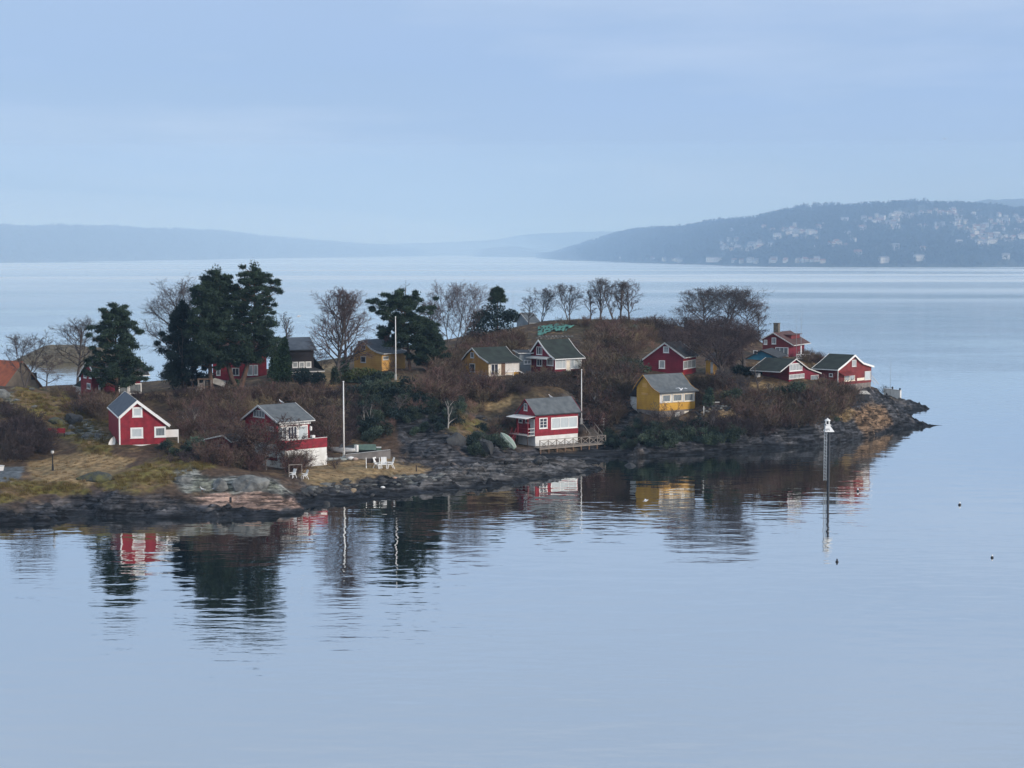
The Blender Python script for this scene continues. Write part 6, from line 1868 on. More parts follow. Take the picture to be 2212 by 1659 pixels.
b = MB(); b.lathe([(0.11, zt(916)), (0.11, zt(909.5))], BLACKP, 10, (-0.18, 0)); b.obj('lantern', t)
b = MB(); b.lathe([(0.34, zt(909)), (0.34, zt(907.5)), (0.16, zt(905.2)), (0.1, zt(905)), (0.08, zt(903.5)), (0.02, zt(903))], WHITE, 12, (-0.18, 0)); b.obj('lantern_roof', t)
fc = bpy.data.curves.new('number', 'FONT'); fc.body = '075'; fc.size = 0.34; fc.extrude = 0.006; fc.align_x = 'CENTER'
fo_ = bpy.data.objects.new('number_curve', fc); fo = link('number', bpy.data.meshes.new_from_object(fo_), t); bpy.data.objects.remove(fo_)
fo.location = (-0.24, -0.50, zt(929.5)); fo.rotation_euler = (R(78), 0, 0); fo.data.materials.clear(); fo.data.materials.append(DMETAL)
lx0, lx1 = (1779 - 1789) * k - 0.0, (1784 - 1789) * k
b = MB()
b.bar((lx0, -0.05, zt(1038)), (lx0, -0.05, zt(914)), 0.07, 0.07, METAL); b.bar((lx1, -0.05, zt(1038)), (lx1, -0.05, zt(930)), 0.07, 0.07, METAL)
lad = b.obj('ladder', t)
n = 16
for q in range(n):
    z0 = zt(1036) + (zt(932) - zt(1036)) * q / n
    b = MB(); b.bar((lx0, -0.05, z0), (lx1, -0.05, z0), 0.05, 0.05, METAL); b.bar((lx0, -0.06, z0), (lx1, -0.06, z0 + (zt(932) - zt(1036)) / n), 0.025, 0.03, METAL); b.obj('rung', lad)
for y in (1034, 985, 937):
    b = MB(); b.bar((lx1, -0.05, zt(y)), (0, 0, zt(y)), 0.06, 0.06, METAL); b.obj('bracket', t)
# buoys
def buoy(label, px, py, r=0.2, white=True):
    Y = HC * F / (py - YH); o = at(px, py, Y); o.z = 0
    t = thing('buoy', o, 0, label, 'buoy', 'small mooring buoys on the calm water')
    b = MB(); b.lathe([(r * 0.3, -r), (r, -r * 0.2), (r, r * 0.5), (r * 0.5, r)], BLACKP, 10); b.obj('float', t, True)
    b = MB(); b.lathe([(r * 0.3, r), (r * 0.55, r * 1.3), (r * 0.45, r * 1.9), (r * 0.1, r * 2.1)], WHITE if white else BLACKP, 8); b.obj('cap', t)
buoy('buoy near the beacon reflection, dark and closest to the beacon', 1808, 1219, 0.14, False)
buoy('white-topped buoy nearest the island point', 1853, 1064, 0.17)
buoy('white-topped buoy out on the open water right of the beacon', 2073, 1094, 0.17)
buoy('white-topped buoy farthest right on the water', 2143, 1210, 0.14)

# ------------------------------------------------------------------ boathouse deck, stairs, boat
Rf = Matrix.Rotation(FC.rz, 4, 'Z')
t = thing('wooden_deck', FC.o, FC.rz, 'grey timber deck on piles with cross-braced railing in front of the boathouse cabin', 'deck')
dz = FC.l(1300, 938, -2.0)[1]
dL0, dL1 = FC.l(830, 960, -2.0)[0], FC.l(1790, 945, -2.0)[0]
b = MB(); b.box((dL0, -2.0, dz - 0.22), (dL1, -1.9, dz - 0.06), WOOD); b.box((dL0, -0.35, dz - 0.22), (dL1, -0.25, dz - 0.06), WOOD); b.obj('beam', t)
nb = 34
for q in range(nb):
    x0 = dL0 + (dL1 - dL0) * q / nb
    b = MB(); b.box((x0, -2.05, dz - 0.058), (x0 + (dL1 - dL0) / nb - 0.02, -0.12, dz), WOOD); b.obj('plank', t)
np_ = 9
for q in range(np_):
    x = dL0 + 0.15 + (dL1 - dL0 - 0.3) * q / (np_ - 1)
    for y in ((-1.95, -0.4) if q > 3 else (-1.95,)):
        b = MB(); b.box((x - 0.08, y - 0.08, -1.9), (x + 0.08, y + 0.08, dz - 0.225), WOODB); b.obj('pile', t)
npst = 9
px_ = [dL0 + 0.05 + (dL1 - dL0 - 0.1) * q / (npst - 1) for q in range(npst)]
for x in px_:
    b = MB(); b.box((x - 0.05, -2.02, dz + 0.001), (x + 0.05, -1.92, dz + 1.0), WOOD); b.obj('railing_post', t)
for xa, xb in zip(px_[:-1], px_[1:]):
    b = MB(); b.bar((xa + 0.05, -1.97, dz + 0.1), (xb - 0.05, -1.97, dz + 0.92), 0.04, 0.07, WOOD); b.bar((xa + 0.05, -1.93, dz + 0.92), (xb - 0.05, -1.93, dz + 0.1), 0.03, 0.07, WOOD); b.obj('cross_brace', t)
b = MB(); b.box((dL0, -2.04, dz + 1.002), (dL1, -1.9, dz + 1.07), WOOD); b.box((dL1 - 0.1, -1.89, dz + 1.002), (dL1, -0.2, dz + 1.07), WOOD); b.obj('handrail', t)
for y in (-1.2, -0.25):
    b = MB(); b.box((dL1 - 0.1, y - 0.05, dz + 0.001), (dL1, y + 0.05, dz + 1.0), WOOD); b.obj('railing_post', t)
b = MB(); b.bar((dL1 - 0.05, -1.9, dz + 0.1), (dL1 - 0.05, -0.3, dz + 0.92), 0.04, 0.07, WOOD); b.bar((dL1 - 0.02, -1.9, dz + 0.92), (dL1 - 0.02, -0.3, dz + 0.1), 0.03, 0.07, WOOD); b.obj('cross_brace', t)
# stair up the bank on the right
a_, c_ = hit(*ZI(1560, 860)), hit(*ZI(1400, 660))
t = thing('timber_stair', a_, 0, 'grey timber stair climbing the bank right of the boathouse cabin', 'stair')
v = Vector((-4.0, 4.2, 3.4))
v = at(*ZI(1400, 640), a_.y + 5.0) - a_
for dx in (0.0, 1.7):
    b = MB(); b.bar((dx, 0, 0.05), (dx + v.x, v.y, v.z + 0.0), 0.08, 0.2, WOOD); b.obj('stringer', t)
    b = MB(); b.bar((dx, 0, 0.95), (dx + v.x, v.y, v.z + 0.9), 0.07, 0.09, WOOD)
    for q in range(4):
        f = q / 3; b.bar((dx + v.x * f, v.y * f, v.z * f), (dx + v.x * f, v.y * f, v.z * f + 0.93), 0.06, 0.06, WOOD)
    b.obj('handrail', t)
for q in range(12):
    f = (q + 0.5) / 12; b = MB(); b.box((v.x * f + 0.05, v.y * f - 0.14, v.z * f + 0.1), (v.x * f + 1.66, v.y * f + 0.14, v.z * f + 0.15), WOOD); b.obj('step', t)
o = at(*ZI(1610, 672), a_.y + 5.0); t = thing('white_fence', o, 0.15, 'white three-rail fence at the top of the timber stair', 'fence')
for x in (-1.5, 0, 1.5):
    b = MB(); b.box((x - 0.05, -0.05, -1.5), (x + 0.05, 0.05, 1.2), OFFW); b.obj('post', t)
for z in (0.25, 0.68, 1.1):
    b = MB(); b.box((-1.55, -0.09, z), (1.6, -0.051, z + 0.13), WHITE); b.obj('rail', t)
# upturned rowing boat
def hull(L, W, Hh, m, name, parent, flip=False, n=14):
    b = MB(); prof = []
    for i in range(n + 1):
        t_ = i / n; x = (t_ - 0.5) * L
        w_ = W / 2 * (math.sin(math.pi * min(1, 0.10 + t_ * 0.9)) ** 0.65 if t_ < 0.999 else 0.02) * (0.82 if i == 0 else 1)
        ring = []
        for q in range(9):
            a = math.pi * q / 8
            ring.append((x, -w_ * math.cos(a), -Hh * (math.sin(a) ** 0.7) * (1 - 0.25 * abs(t_ - 0.5) * 2) + 0.12 * (t_ - 0.5) ** 2 * 4))
        prof.append(ring)
    for r0_, r1_ in zip(prof[:-1], prof[1:]):
        for q in range(8):
            b.poly([r0_[q], r1_[q], r1_[q + 1], r0_[q + 1]], m)
    b.poly(prof[0], m)
    return b.obj(name, parent, True)
o = at(*ZI(365, 868), hit(*ZI(400, 985)).y + 0.3); t = thing('rowboat', o, 0, 'pale green rowing boat propped on end against the cliff left of the boathouse cabin', 'boat')
t.rotation_euler = (Matrix.Rotation(R(-22), 3, 'X') @ Matrix.Rotation(R(229), 3, 'Y') @ Matrix.Rotation(R(-90), 3, 'X')).to_euler()
hull(3.3, 1.35, 0.5, PALEGREEN, 'hull', t)
t.scale = (0.88, 0.88, 0.88)
b = MB(); b.bar((-1.5, 0, -0.5), (1.4, 0, -0.42), 0.06, 0.10, OFFW); b.obj('keel', t)
b = MB(); b.path([(x, s_ * 0.675 * math.sin(math.pi * min(1, 0.10 + (x / 3.3 + 0.5) * 0.9)) ** 0.65, 0.04) for s_ in (1,) for x in np.linspace(-1.62, 1.55, 9)], 0.04, OFFW); b.path([(x, -0.675 * math.sin(math.pi * min(1, 0.10 + (x / 3.3 + 0.5) * 0.9)) ** 0.65, 0.04) for x in np.linspace(-1.62, 1.55, 9)], 0.04, OFFW); b.obj('gunwale', t)

# ------------------------------------------------------------------ yard by the lower flagpole
wa, wb = hit(*ZQ(1110, 345)), hit(*ZQ(1808, 345))
t = thing('concrete_wall', wa, math.atan2(wb.y - wa.y, wb.x - wa.x), 'sloping grey concrete wall right of the lower flagpole', 'wall')
wl_len = math.hypot(wb.x - wa.x, wb.y - wa.y)
hr = at(*ZQ(1805, 210), wb.y).z - wa.z; hl = at(*ZQ(1110, 285), wa.y).z - wa.z
b = MB()
A = [(0, 0, -1), (wl_len, 0, -1.2), (wl_len, 0, hr), (0, 0, hl)]; B = [(x, 0.35, z) for x, y, z in A]
b.poly(A, CONC); b.poly(B[::-1], CONC)
for i in range(4):
    j = (i + 1) % 4; b.poly([A[i], B[i], B[j], A[j]], CONC)
b.obj('wall_body', t)
n = 6
for q in range(n):
    x0, x1 = wl_len * q / n, wl_len * (q + 0.985) / n
    z0, z1 = hl + (hr - hl) * q / n, hl + (hr - hl) * (q + 0.985) / n
    b = MB(); b.poly([(x0, -0.03, z0 + 0.08), (x1, -0.03, z1 + 0.08), (x1, 0.38, z1 + 0.08), (x0, 0.38, z0 + 0.08)], OFFW); b.poly([(x0, -0.03, z0 + 0.005), (x1, -0.03, z1 + 0.005), (x1, -0.03, z1 + 0.08), (x0, -0.03, z0 + 0.08)], CONC); b.poly([(x1, -0.03, z1), (x1, 0.38, z1), (x1, 0.38, z1 + 0.08), (x1, -0.03, z1 + 0.08)], CONC); b.obj('coping', t)
o = hit(*ZQ(930, 350)); b = MB(); b.box((-2.4, -0.3, -0.4), (2.3, 2.0, 0.12), mat('pale_paving', (0.40, 0.44, 0.42), (0.30, 0.33, 0.32), 1.5, 0.85)); q_ = b.obj('paved_slab'); q_.location = o; q_.rotation_euler = (0, 0, 0.2); tag(q_, 'pale paved slab between the white basement and the lower flagpole', 'paving')
def motorboat():
    o = hit(*ZQ(1035, 300)); o = Vector((o.x, o.y + 2.0, o.z + 0.75))
    t = thing('motorboat', o, R(150), 'white motorboat laid up behind the lower flagpole', 'boat')
    hull(4.2, 1.7, 0.65, WHITE, 'hull', t)
    b = MB(); b.box((-1.7, -0.55, -0.02), (1.2, 0.55, 0.06), OFFW); b.obj('deck', t)
    b = MB(); b.poly([(0.2, -0.6, 0.06), (0.2, 0.6, 0.06), (-0.2, 0.5, 0.6), (-0.2, -0.5, 0.6)], PANED); b.poly([(0.22, -0.6, 0.06), (0.22, 0.6, 0.06), (-0.18, 0.5, 0.6), (-0.18, -0.5, 0.6)], PANED, True); b.obj('windscreen', t)
    b = MB(); b.box((-2.35, -0.2, -0.3), (-2.0, 0.2, 0.55), WHITE); b.tube((-2.2, 0, -0.3), (-2.2, 0, -0.8), 0.08, 0.05, BLACKP); b.obj('outboard_motor', t)
    for x in (-1.0, 1.0):
        b = MB(); b.box((x - 0.1, -0.5, -1.0), (x + 0.1, 0.5, -0.55), WOODB); b.obj('trestle', t)
motorboat()
o = hit(*ZQ(1250, 300)); o = Vector((o.x + 0.3, o.y + 2.2, o.z + 0.7))
t = thing('covered_boat', o, R(8), 'boat under black and green tarpaulin behind the concrete wall', 'boat')
hull(4.6, 1.7, 0.65, BLACKP, 'hull', t)
b = MB()
for (xa, xb, m_) in ((-2.2, -0.6, TARPK), (-0.6, 2.2, TARPG)):
    za, zb = (0.25 if xa < -2 else 0.55), (0.55 if xb < 0 else 0.5)
    b.poly([(xa, -0.9, -0.1), (xb, -0.9, -0.1), (xb, 0, zb), (xa, 0, za)], m_); b.poly([(xa, 0, za), (xb, 0, zb), (xb, 0.9, -0.1), (xa, 0.9, -0.1)], m_)
b.poly([(2.2, -0.9, -0.1), (2.2, 0.9, -0.1), (2.2, 0, 0.5)], TARPG); b.obj('tarpaulin', t)
def crate(label, zx0, zy0, zx1, zy1, dy, m, lid):
    o = hit(*ZQ((zx0 + zx1) / 2, 300)); o.y += dy
    k = o.y / F; wd = (zx1 - zx0) * 560 / 2212 * 0.5486 * k; ht = (zy1 - zy0) * 560 / 2212 * 0.5486 * k
    z = at(*ZQ((zx0 + zx1) / 2, zy1), o.y).z
    t = thing('storage_box', (o.x, o.y, z), 0.1, label, 'box')
    b = MB(); b.box((-wd / 2, -0.5, -1.2), (wd / 2, 0.5, ht - 0.06), m); b.obj('body', t)
    b = MB(); b.box((-wd / 2 - 0.05, -0.55, ht - 0.055), (wd / 2 + 0.05, 0.55, ht), lid); b.obj('lid', t)
crate('taller dark green storage box behind the covered boat', 1390, 120, 1505, 200, 3.4, GREENP, TARPG)
crate('grey-green storage box with pale lid behind the concrete wall', 1500, 160, 1635, 220, 2.6, TARPG, OFFW)
def fender(name, label, z, r, m):
    o = hit(*z); t = thing(name, o + Vector((0, 0.1, r * 0.7)), 0, label, 'fender')
    b = MB(); b.lathe([(0.06, -r * 0.75), (r * 0.8, -r * 0.5), (r, 0), (r * 0.8, r * 0.5), (0.08, r * 0.75)], m, 12); q = b.obj('float', t, True); q.scale = (1.5, 1, 1)
    b = MB(); b.tube((r * 1.35, 0, 0), (r * 1.7, 0, 0.02), 0.06, 0.05, m, 6); b.obj('eye', t)
fender('fender', 'big white boat fender lying at the foot of the concrete wall', ZQ(1190, 362), 0.3, WHITE)
fender('fender', 'pinkish boat fender beside the white one', ZQ(1258, 366), 0.24, mat('faded_pink_plastic', (0.5, 0.38, 0.33)))
fender('float', 'white plastic float washed up on the dark shelf', ZQ(1685, 808), 0.17, WHITE)
fender('float', 'pale orange float on the shelf below the chairs', ZQ(1875, 655), 0.16, mat('pale_orange_plastic', (0.6, 0.38, 0.27)))

def chair(loc, rz, label, group=None):
    t = thing('garden_chair', loc, rz, label, 'chair', group)
    b = MB(); b.box((-0.28, -0.28, 0.38), (0.28, 0.25, 0.44), WHITE); b.obj('seat', t)
    for q in range(4):
        b = MB(); x = -0.27 + q * 0.14; b.bar((x + 0.06, 0.22, 0.44), (x + 0.06, 0.45, 1.1), 0.12, 0.03, WHITE); b.obj('back_slat', t)
    for x in (-0.3, 0.3):
        b = MB(); b.bar((x, -0.28, 0.62), (x, 0.32, 0.6), 0.08, 0.05, WHITE); b.obj('armrest', t)
        b = MB(); b.bar((x, -0.22, 0.4), (x, -0.32, -0.05), 0.07, 0.06, WHITE); b.obj('leg', t)
        b = MB(); b.bar((x, 0.12, 0.6), (x, 0.42, -0.05), 0.07, 0.06, WHITE); b.obj('leg', t)
    return t
gc = 'white garden chairs on the lawn'
for zx, rz_, lab in ((1612, R(60), 'white garden chair next to the bench on the lawn'), (1705, R(5), 'middle white garden chair on the lawn'), (1800, R(-70), 'white garden chair at the right end of the lawn group')):
    c = chair(hit(*ZQ(zx, 490)), rz_, lab, gc); c.scale = (1.2, 1.2, 1.2)
chair(hit(*ZQ(770, 340)), R(40), 'white chair at the corner of the white basement', None)
o = hit(*ZQ(1535, 488)); t = thing('garden_bench', o, R(8), 'white-legged garden bench with dark back on the lawn', 'bench')
b = MB(); b.box((-0.75, -0.2, 0.42), (0.75, 0.25, 0.48), WOODB); b.obj('seat', t)
b = MB(); b.box((-0.75, 0.26, 0.6), (0.75, 0.31, 1.15), WOODD); b.obj('backrest', t)
for x in (-0.8, 0.8):
    b = MB(); b.bar((x, 0.34, 1.25), (x, 0.1, 0.5), 0.08, 0.08, WHITE); b.bar((x, 0.1, 0.5), (x, -0.3, -0.05), 0.08, 0.08, WHITE); b.bar((x, 0.1, 0.5), (x, 0.4, -0.05), 0.08, 0.08, WHITE); b.obj('end_frame', t)
# goal frame and two lounge chairs
o = hit(*ZQ(330, 655)); t = thing('goal_frame', o, R(20), 'weathered timber goal frame standing among the shrubs left of the lawn', 'frame')
k = o.y / F; w_ = 0.5 * 205 * 0.2532 * 0.5486 * k; ht = at(*ZQ(340, 440), o.y).z - o.z
for x in (-w_, w_):
    b = MB(); b.bar((x, 0, -0.4), (x, 0, ht), 0.07, 0.07, WOOD); b.obj('post', t)
b = MB(); b.bar((-w_ - 0.045, 0, ht + 0.046), (w_ + 0.045, 0, ht + 0.046), 0.07, 0.07, WOOD); b.obj('crossbar', t)
c = chair(hit(*ZQ(470, 655)), R(-60), 'bright white garden chair at the left end of the lawn beside the goal frame'); c.scale = (0.95, 0.95, 0.95)
c = chair(hit(*ZQ(285, 640)), R(-40), 'white garden chair standing inside the goal frame'); c.scale = (0.9, 0.9, 0.9)

# red garden table with benches on the left slope
o = hit(*ZF(615, 600)); t = thing('garden_bench', o, R(5), 'red double garden bench on the rocky left slope', 'bench')
for x in (-0.55, 0.55):
    b = MB(); b.box((x - 0.5, 0.1, 0.35), (x + 0.5, 0.15, 0.95), REDP); b.obj('backrest', t)
    b = MB(); b.box((x - 0.5, -0.3, 0.36), (x + 0.5, 0.09, 0.42), REDP); b.obj('seat', t)
    for dx in (-0.42, 0.42):
        b = MB(); b.box((x + dx - 0.04, -0.26, -0.2), (x + dx + 0.04, -0.18, 0.36), WOODD); b.obj('leg', t)
        b = MB(); b.box((x + dx - 0.04, 0.0, -0.2), (x + dx + 0.04, 0.08, 0.36), WOODD); b.obj('leg', t)
# white boards leaning at the first cabin
o = RC.o + Vector((-0.9, 0.2, 0.2)); t = thing('white_shell', o, R(40), 'white moulded dinghy shell leaning against the first red cabin', 'dinghy'); t.rotation_euler = (R(80), R(-72), R(10)); hull(1.6, 0.75, 0.25, WHITE, 'hull', t, n=8); b = MB(); b.bar((-0.7, 0, -0.24), (0.6, 0, -0.2), 0.05, 0.05, OFFW); b.obj('keel', t)
# timber shelter, tarpaulin stack and cart behind
o = hit(*ZN(220, 865)); k = o.y / F; q = 500 / 2212 * 0.5486 * k
t = thing('timber_shelter', o, R(4), 'open timber wood shelter under the tallest pine', 'shelter')
for x in (-80, 20, 140):
    for y in (0, 1.4):
        b = MB(); b.box((x * q - 0.07, y - 0.07, -0.4), (x * q + 0.07, y + 0.07, 225 * q), WOOD); b.obj('post', t)
b = MB(); b.box((-100 * q, -0.2, 226 * q), (160 * q, 1.7, 240 * q), WOODB); b.obj('roof', t)
for j in range(4):
    b = MB(); b.box((-78 * q, -0.11, 0.1 + j * 0.32), (0 * q, -0.075, 0.36 + j * 0.32), WOOD); b.obj('plank', t)
b = MB(); b.box((-118 * q, -0.5, -0.3), (-5 * q, -0.12, 0.55), WOOD); b.obj('bench', t)
r_ = np.random.default_rng(4)
for j in range(14):
    b = MB(); x = 30 * q + r_.random() * 100 * q; z = 0.12 + (j % 4) * 0.22; b.tube((x, 0.2, z), (x, 1.2, z), 0.11, 0.11, WOODB, 7); b.obj('log', t)
o = hit(*ZN(480, 835)); t = thing('tarpaulin_stack', o + Vector((0, 0.5, 0)), R(-5), 'stack covered with a pale grey tarpaulin beside the timber shelter', 'stack')
b = MB(); b.box((-0.9, -0.3, -0.2), (1.0, 0.9, 0.8), WOODD); b.obj('stack', t)
b = MB(); b.poly([(-1.2, -0.5, 1.25), (0.9, -0.6, 0.55), (1.1, 0.3, 1.35), (-0.7, 0.5, 1.75)], TARPW); b.poly([(-0.7, 0.5, 1.75), (1.1, 0.3, 1.35), (1.1, 1.0, 0.9), (-0.8, 1.0, 1.1)], TARPW); b.poly([(-1.2, -0.5, 1.25), (-0.7, 0.5, 1.75), (-0.8, 1.0, 1.1)], TARPW); b.obj('tarpaulin', t)
o = hit(*ZN(600, 830)); t = thing('hand_cart', o, R(20), 'red upended hand cart right of the tarpaulin stack', 'cart')
b = MB(); b.box((-0.25, 0, 0.35), (0.25, 0.12, 1.3), REDP); b.obj('tray', t)
for x in (-0.22, 0.22):
    b = MB(); b.bar((x, 0.05, 0.4), (x - 0.25, -0.45, -0.05), 0.06, 0.06, REDP); b.obj('handle', t)
b = MB(); b.tube((-0.05, 0.25, 0.3), (0.05, 0.25, 0.3), 0.28, 0.28, BLACKP, 12); b.obj('wheel', t)
# terrace wall with dark bench right of the yellow cabin
wa, wb = hit(*ZJ(1620, 1165)), hit(*ZJ(2560, 1090))
t = thing('terrace_wall', wa, math.atan2(wb.y - wa.y, wb.x - wa.x), 'low rough stone terrace wall right of the bright yellow cabin', 'wall')
Lw = math.hypot(wb.x - wa.x, wb.y - wa.y); r_ = np.random.default_rng(9); sm = [rock_mesh(900 + j, 0.33, 0.24, 0.2, ROCKT if j == 2 else ROCKG if j % 2 else ROCKD, 1, 0.25) for j in range(5)]
for row in range(3):
    n = int(Lw / 0.55)
    for j in range(n):
        q = link('stone', sm[r_.integers(0, 5)], t); q.location = ((j + 0.5 * (row % 2)) * 0.55, r_.normal(0, 0.03), (gz(wa.x + (wb.x - wa.x) * j / n, wa.y + (wb.y - wa.y) * j / n) - wa.z) + row * 0.3); q.rotation_euler = (0, 0, r_.choice([0, 3.14]) + r_.normal(0, 0.2))
o = hit(*ZJ(1980, 1100)); o.y += 1.0; t = thing('garden_bench', Vector((o.x, o.y, gz(o.x, o.y))), R(12), 'dark garden bench with pale top rail on the stone terrace', 'bench')
b = MB(); b.box((-1.1, -0.2, 0.4), (1.1, 0.25, 0.46), WOODD); b.obj('seat', t)
b = MB(); b.box((-1.1, 0.26, 0.55), (1.1, 0.31, 1.05), WOODD); b.obj('backrest', t)
b = MB(); b.box((-0.1, 0.22, 1.055), (1.15, 0.36, 1.13), OFFW); b.obj('top_rail', t)
for x in (-1.0, 1.0):
    b = MB(); b.box((x - 0.05, -0.2, -0.3), (x + 0.05, 0.25, 0.4), WOODD); b.obj('leg', t)
pole('white_post', 'white post at the left end of the stone terrace wall', ZJ(1775, 1130), ZJ(1775, 935)[1], 0.07, 0.06, OFFW, 'post', ball=False)
# white board seat by the upper right lawn
o = hit(*ZD(1115, 926)); t = thing('white_bench', o, R(3), 'small white-topped bench on the upper right lawn', 'bench')
b = MB(); b.box((-0.7, -0.2, 0.4), (0.7, 0.2, 0.47), WHITE); b.obj('seat', t)
for x in (-0.6, 0.6):
    b = MB(); b.box((x - 0.05, -0.18, -0.2), (x + 0.05, 0.18, 0.4), WOODD); b.obj('leg', t)
o = hit(*ZK(125, 935)); t = thing('white_box', o, 0.2, 'small white box at the foot of the leaning thin tree', 'box')
b = MB(); b.box((-0.3, -0.25, -0.2), (0.3, 0.25, 0.5), WHITE); b.obj('body', t); b = MB(); b.box((-0.33, -0.28, 0.502), (0.33, 0.28, 0.56), OFFW); b.obj('lid', t)
# white wall on the point
wa, wb = hit(*ZK(1950, 1180)), hit(*ZK(2190, 1172))
t = thing('white_wall', wa, math.atan2(wb.y - wa.y, wb.x - wa.x), 'low white plastered wall on the rocky point', 'wall')
Lw = (wb - wa).length; k = wa.y / F
hw_ = 85 * 600 / 2212 * 0.5486 * k
b = MB(); b.box((0, 0, -1.0), (Lw, 0.3, hw_), PLAST); b.box((0, 0.3, -1.0), (0.3, 2.0, hw_), PLAST); b.obj('wall_body', t)
b = MB(); b.box((-0.05, -0.04, hw_ + 0.003), (Lw + 0.05, 0.34, hw_ + 0.09), OFFW); b.obj('coping', t)
for x, z in ((Lw * 0.5, 0.45), (Lw * 0.95, 0.35)):
    b = MB(); b.box((x - 0.12, 0.05, hw_ + 0.09), (x + 0.12, 0.25, hw_ + 0.09 + z), DMETAL); b.obj('lamp', t)
bush('bare_bush', 'round grey bush left of the white wall on the point', ZK(1965, 1130), 1.6, PD[2], 0.5)
o = hit(*ZK(1660, 1250)); t = thing('tarpaulin_stack', o, R(10), 'dark heap under a pale cover beside the crooked garden tree', 'stack')
b = MB(); b.box((-0.8, -0.4, -0.3), (0.8, 0.5, 0.6), BLACKP); b.obj('stack', t)
b = MB(); b.poly([(-1.0, -0.5, 0.75), (1.0, -0.5, 0.65), (0.6, 0.2, 1.15), (-0.5, 0.2, 1.2)], TARPW); b.poly([(-0.5, 0.2, 1.2), (0.6, 0.2, 1.15), (0.9, 0.7, 0.7), (-0.9, 0.7, 0.7)], TARPW); b.obj('tarpaulin', t)
# nets spread on the slope
def net(name, label, quad, m, seed, Zf):
    px = [Zf(*p) for p in quad]
    n, mm = 22, 8
    V, T = [], []
    r = np.random.default_rng(seed)
    for j in range(mm):
        for i in range(n):
            a, c = i / (n - 1), j / (mm - 1)
            top = np.array(px[0]) * (1 - a) + np.array(px[1]) * a; bot = np.array(px[3]) * (1 - a) + np.array(px[2]) * a
            p = top * (1 - c) + bot * c + np.array([0, (2.0 * math.sin(a * 7 + seed) if j in (0, mm - 1) else 0)])
            g = hit(*p); V.append((g.x, g.y, g.z + 0.12 + 0.22 * r.random()))
    for j in range(mm - 1):
        for i in range(n - 1):
            if r.random() > 0.17:
                T.append((j * n + i, (j + 1) * n + i, (j + 1) * n + i + 1, j * n + i + 1))
    o = link(name, npmesh(name, V, T, [m]))
    tag(o, label, 'net')
net('garden_net', 'bright teal netting spread over beds above the red and white cabin', [(815, 520), (1150, 510), (1060, 562), (812, 602)], NETM, 1, ZC)
net('garden_net', 'faded green netting on the slope right of the bright teal one', [(1590, 522), (1730, 512), (1740, 545), (1535, 562)], NETP, 2, ZC)
o = hit(*ZC(960, 622)); b = MB()
t = thing('stone_wall', o, 0.02, 'pale low stone wall under the teal netting', 'wall')
r_ = np.random.default_rng(12)
for row in range(2):
    for j in range(11):
        q = link('stone', sm[1 if (j + row) % 3 else 3], t); q.location = (-2.9 + j * 0.56 + 0.25 * row, 0, row * 0.3); q.rotation_euler = (0, 0, r_.choice([0, 3.14]))
# far left white ring seat at the gravel
o = hit(*ZF(-6, 975)); t = thing('white_tub', o, 0, 'white round garden tub at the left picture edge beside the grey gravel', 'tub')
b = MB(); b.lathe([(0.45, 0), (0.55, 0.5), (0.5, 0.5), (0.42, 0.1)], WHITE, 14); b.obj('tub', t)
b = MB(); b.lathe([(0.56, 0.5), (0.6, 0.54), (0.5, 0.56)], OFFW, 14); b.obj('rim', t)

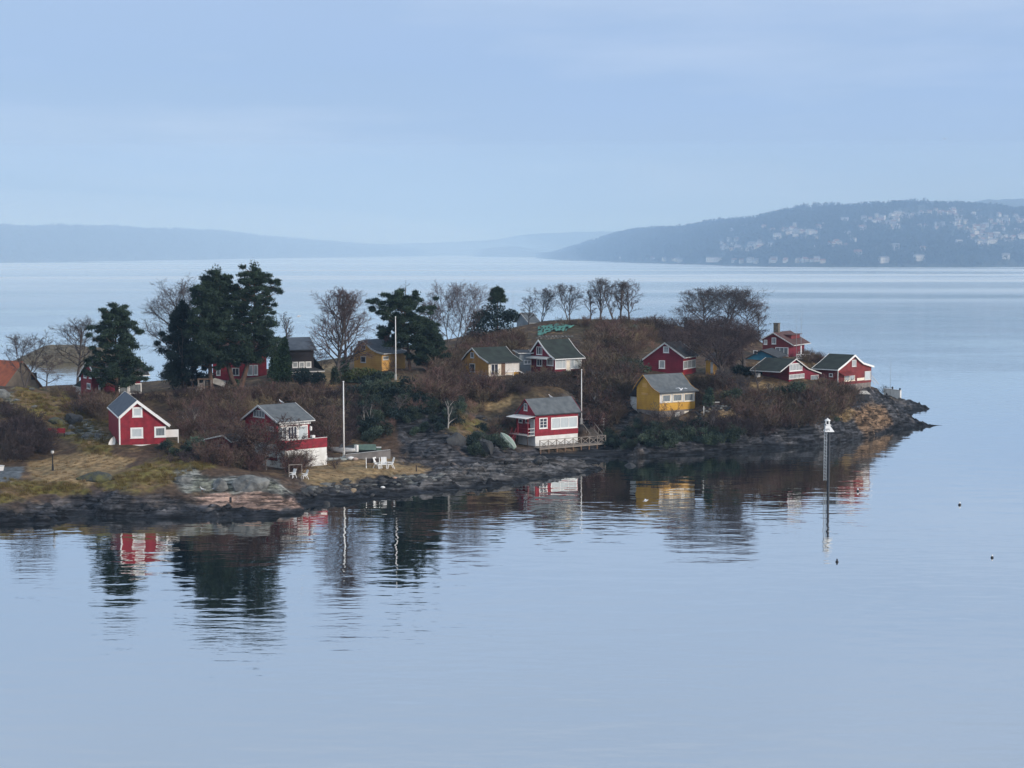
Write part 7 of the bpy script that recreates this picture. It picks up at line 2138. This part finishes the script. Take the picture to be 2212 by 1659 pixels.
# ------------------------------------------------------------------ gulls
def gull(loc, rz, label, pose='stand', s=1.0):
    t = thing('gull', loc, rz, label, 'gull')
    b = MB()
    rings = [(-0.30, 0.015, 0.02), (-0.22, 0.06, 0.01), (-0.08, 0.10, 0), (0.08, 0.10, 0.01), (0.18, 0.07, 0.05), (0.24, 0.055, 0.10), (0.30, 0.055, 0.13), (0.35, 0.02, 0.12)]
    if pose == 'stand':
        rings = [(-0.26, 0.015, -0.04), (-0.18, 0.06, -0.02), (-0.05, 0.10, 0.02), (0.06, 0.10, 0.06), (0.12, 0.07, 0.14), (0.14, 0.055, 0.22), (0.18, 0.05, 0.26), (0.23, 0.02, 0.26)]
    prev = None
    for x, r, z in rings:
        ring = [(x, r * math.cos(6.283 * q / 8), z + r * math.sin(6.283 * q / 8)) for q in range(8)]
        if prev:
            for q in range(8):
                b.poly([prev[q], ring[q], ring[(q + 1) % 8], prev[(q + 1) % 8]], LEADW)
        prev = ring
    b.poly(prev, LEADW)
    b.obj('body', t, True)
    hx_, hz_ = rings[-1][0], rings[-1][2]
    b = MB(); b.tube((hx_ - 0.02, 0, hz_), (hx_ + 0.08, 0, hz_ - 0.015), 0.022, 0.006, ORANGE, 6); b.obj('beak', t)
    b = MB(); b.poly([(-0.24, -0.03, -0.02), (-0.24, 0.03, -0.02), (-0.42, 0.08, -0.06), (-0.42, -0.08, -0.06)], LEADW); b.poly([(-0.24, -0.03, -0.035), (-0.24, 0.03, -0.035), (-0.42, 0.08, -0.075), (-0.42, -0.08, -0.075)], LEADW, True); b.obj('tail', t)
    for sd in (-1, 1):
        b = MB()
        if pose == 'fly':
            P = [(0.12, 0.07, 0.05), (0.16, 0.38, 0.20), (0.02, 0.78, 0.14), (-0.10, 0.70, 0.12), (-0.06, 0.36, 0.17), (-0.12, 0.07, 0.03)]
        else:
            P = [(0.06, 0.09, 0.12), (0.05, 0.12, 0.02), (-0.10, 0.12, -0.04), (-0.36, 0.04, -0.08), (-0.20, 0.09, 0.03)]
        up = [(x, sd * y, z + 0.012) for x, y, z in P]; dn = [(x, sd * y, z - 0.012) for x, y, z in P]
        if pose == 'fly':
            for pts, fl in ((up, sd < 0), (dn, sd > 0)):
                b.poly([pts[0], pts[1], pts[4], pts[5]], LEADW, fl); b.poly([pts[1], pts[2], pts[3], pts[4]], LEADW, fl)
        else:
            b.poly(up, LEADG, sd < 0); b.poly(dn, LEADG, sd > 0)
        for q in range(len(P)):
            j = (q + 1) % len(P); b.poly([up[q], dn[q], dn[j], up[j]], LEADG)
        b.obj('wing', t)
        if pose == 'stand':
            b = MB(); b.tube((0.0, sd * 0.04, -0.05), (0.0, sd * 0.04, -0.24), 0.012, 0.01, ORANGE, 5); b.obj('leg', t)
    t.scale = (s, s, s)
    return t
gp = FC.o + Matrix.Rotation(FC.rz, 3, 'Z') @ Vector((FC.l(1100, 940)[0] + 0.3, FC.W * 0.5, FC.rz_at(FC.W * 0.5) + 0.28))
gull(gp, R(200), 'white gull standing on the ridge of the boathouse cabin', 'stand', 1.25)
gp = RH.o + Matrix.Rotation(RH.rz, 3, 'Z') @ Vector((RH.L * 0.62, RH.W * 0.5, RH.rz_at(RH.W * 0.5) + 0.25))
gull(gp, R(160), 'white gull on the roof ridge of the two-storey red house', 'stand', 1.0)
gull(at(*ZJ(1290, 575), YC.o.y - 6), R(60), 'white gull flying past the roof edge of the bright yellow cabin', 'fly', 1.15)
gull(at(645, 684, 240), R(20), 'grey-looking gull in flight over the water behind the tallest pine', 'fly', 0.9)
Yg = HC * F / (1100 - YH); gull(at(1395, 1082, Yg), R(10), 'white gull flying low over the dark reflection below the yellow cabin', 'fly', 0.8)
gull(at(2041, 300, 260), R(100), 'lone tiny bird high in the sky on the right', 'fly', 0.6)
gull(hit(*ZG(265, 1205)) + Vector((0, 0, 0.24)), R(190), 'gull standing on the pink slab, left of two', 'stand', 1.0)
gull(hit(*ZG(412, 1190)) + Vector((0, 0, 0.24)), R(20), 'gull standing on the pink slab, right of two', 'stand', 1.0)
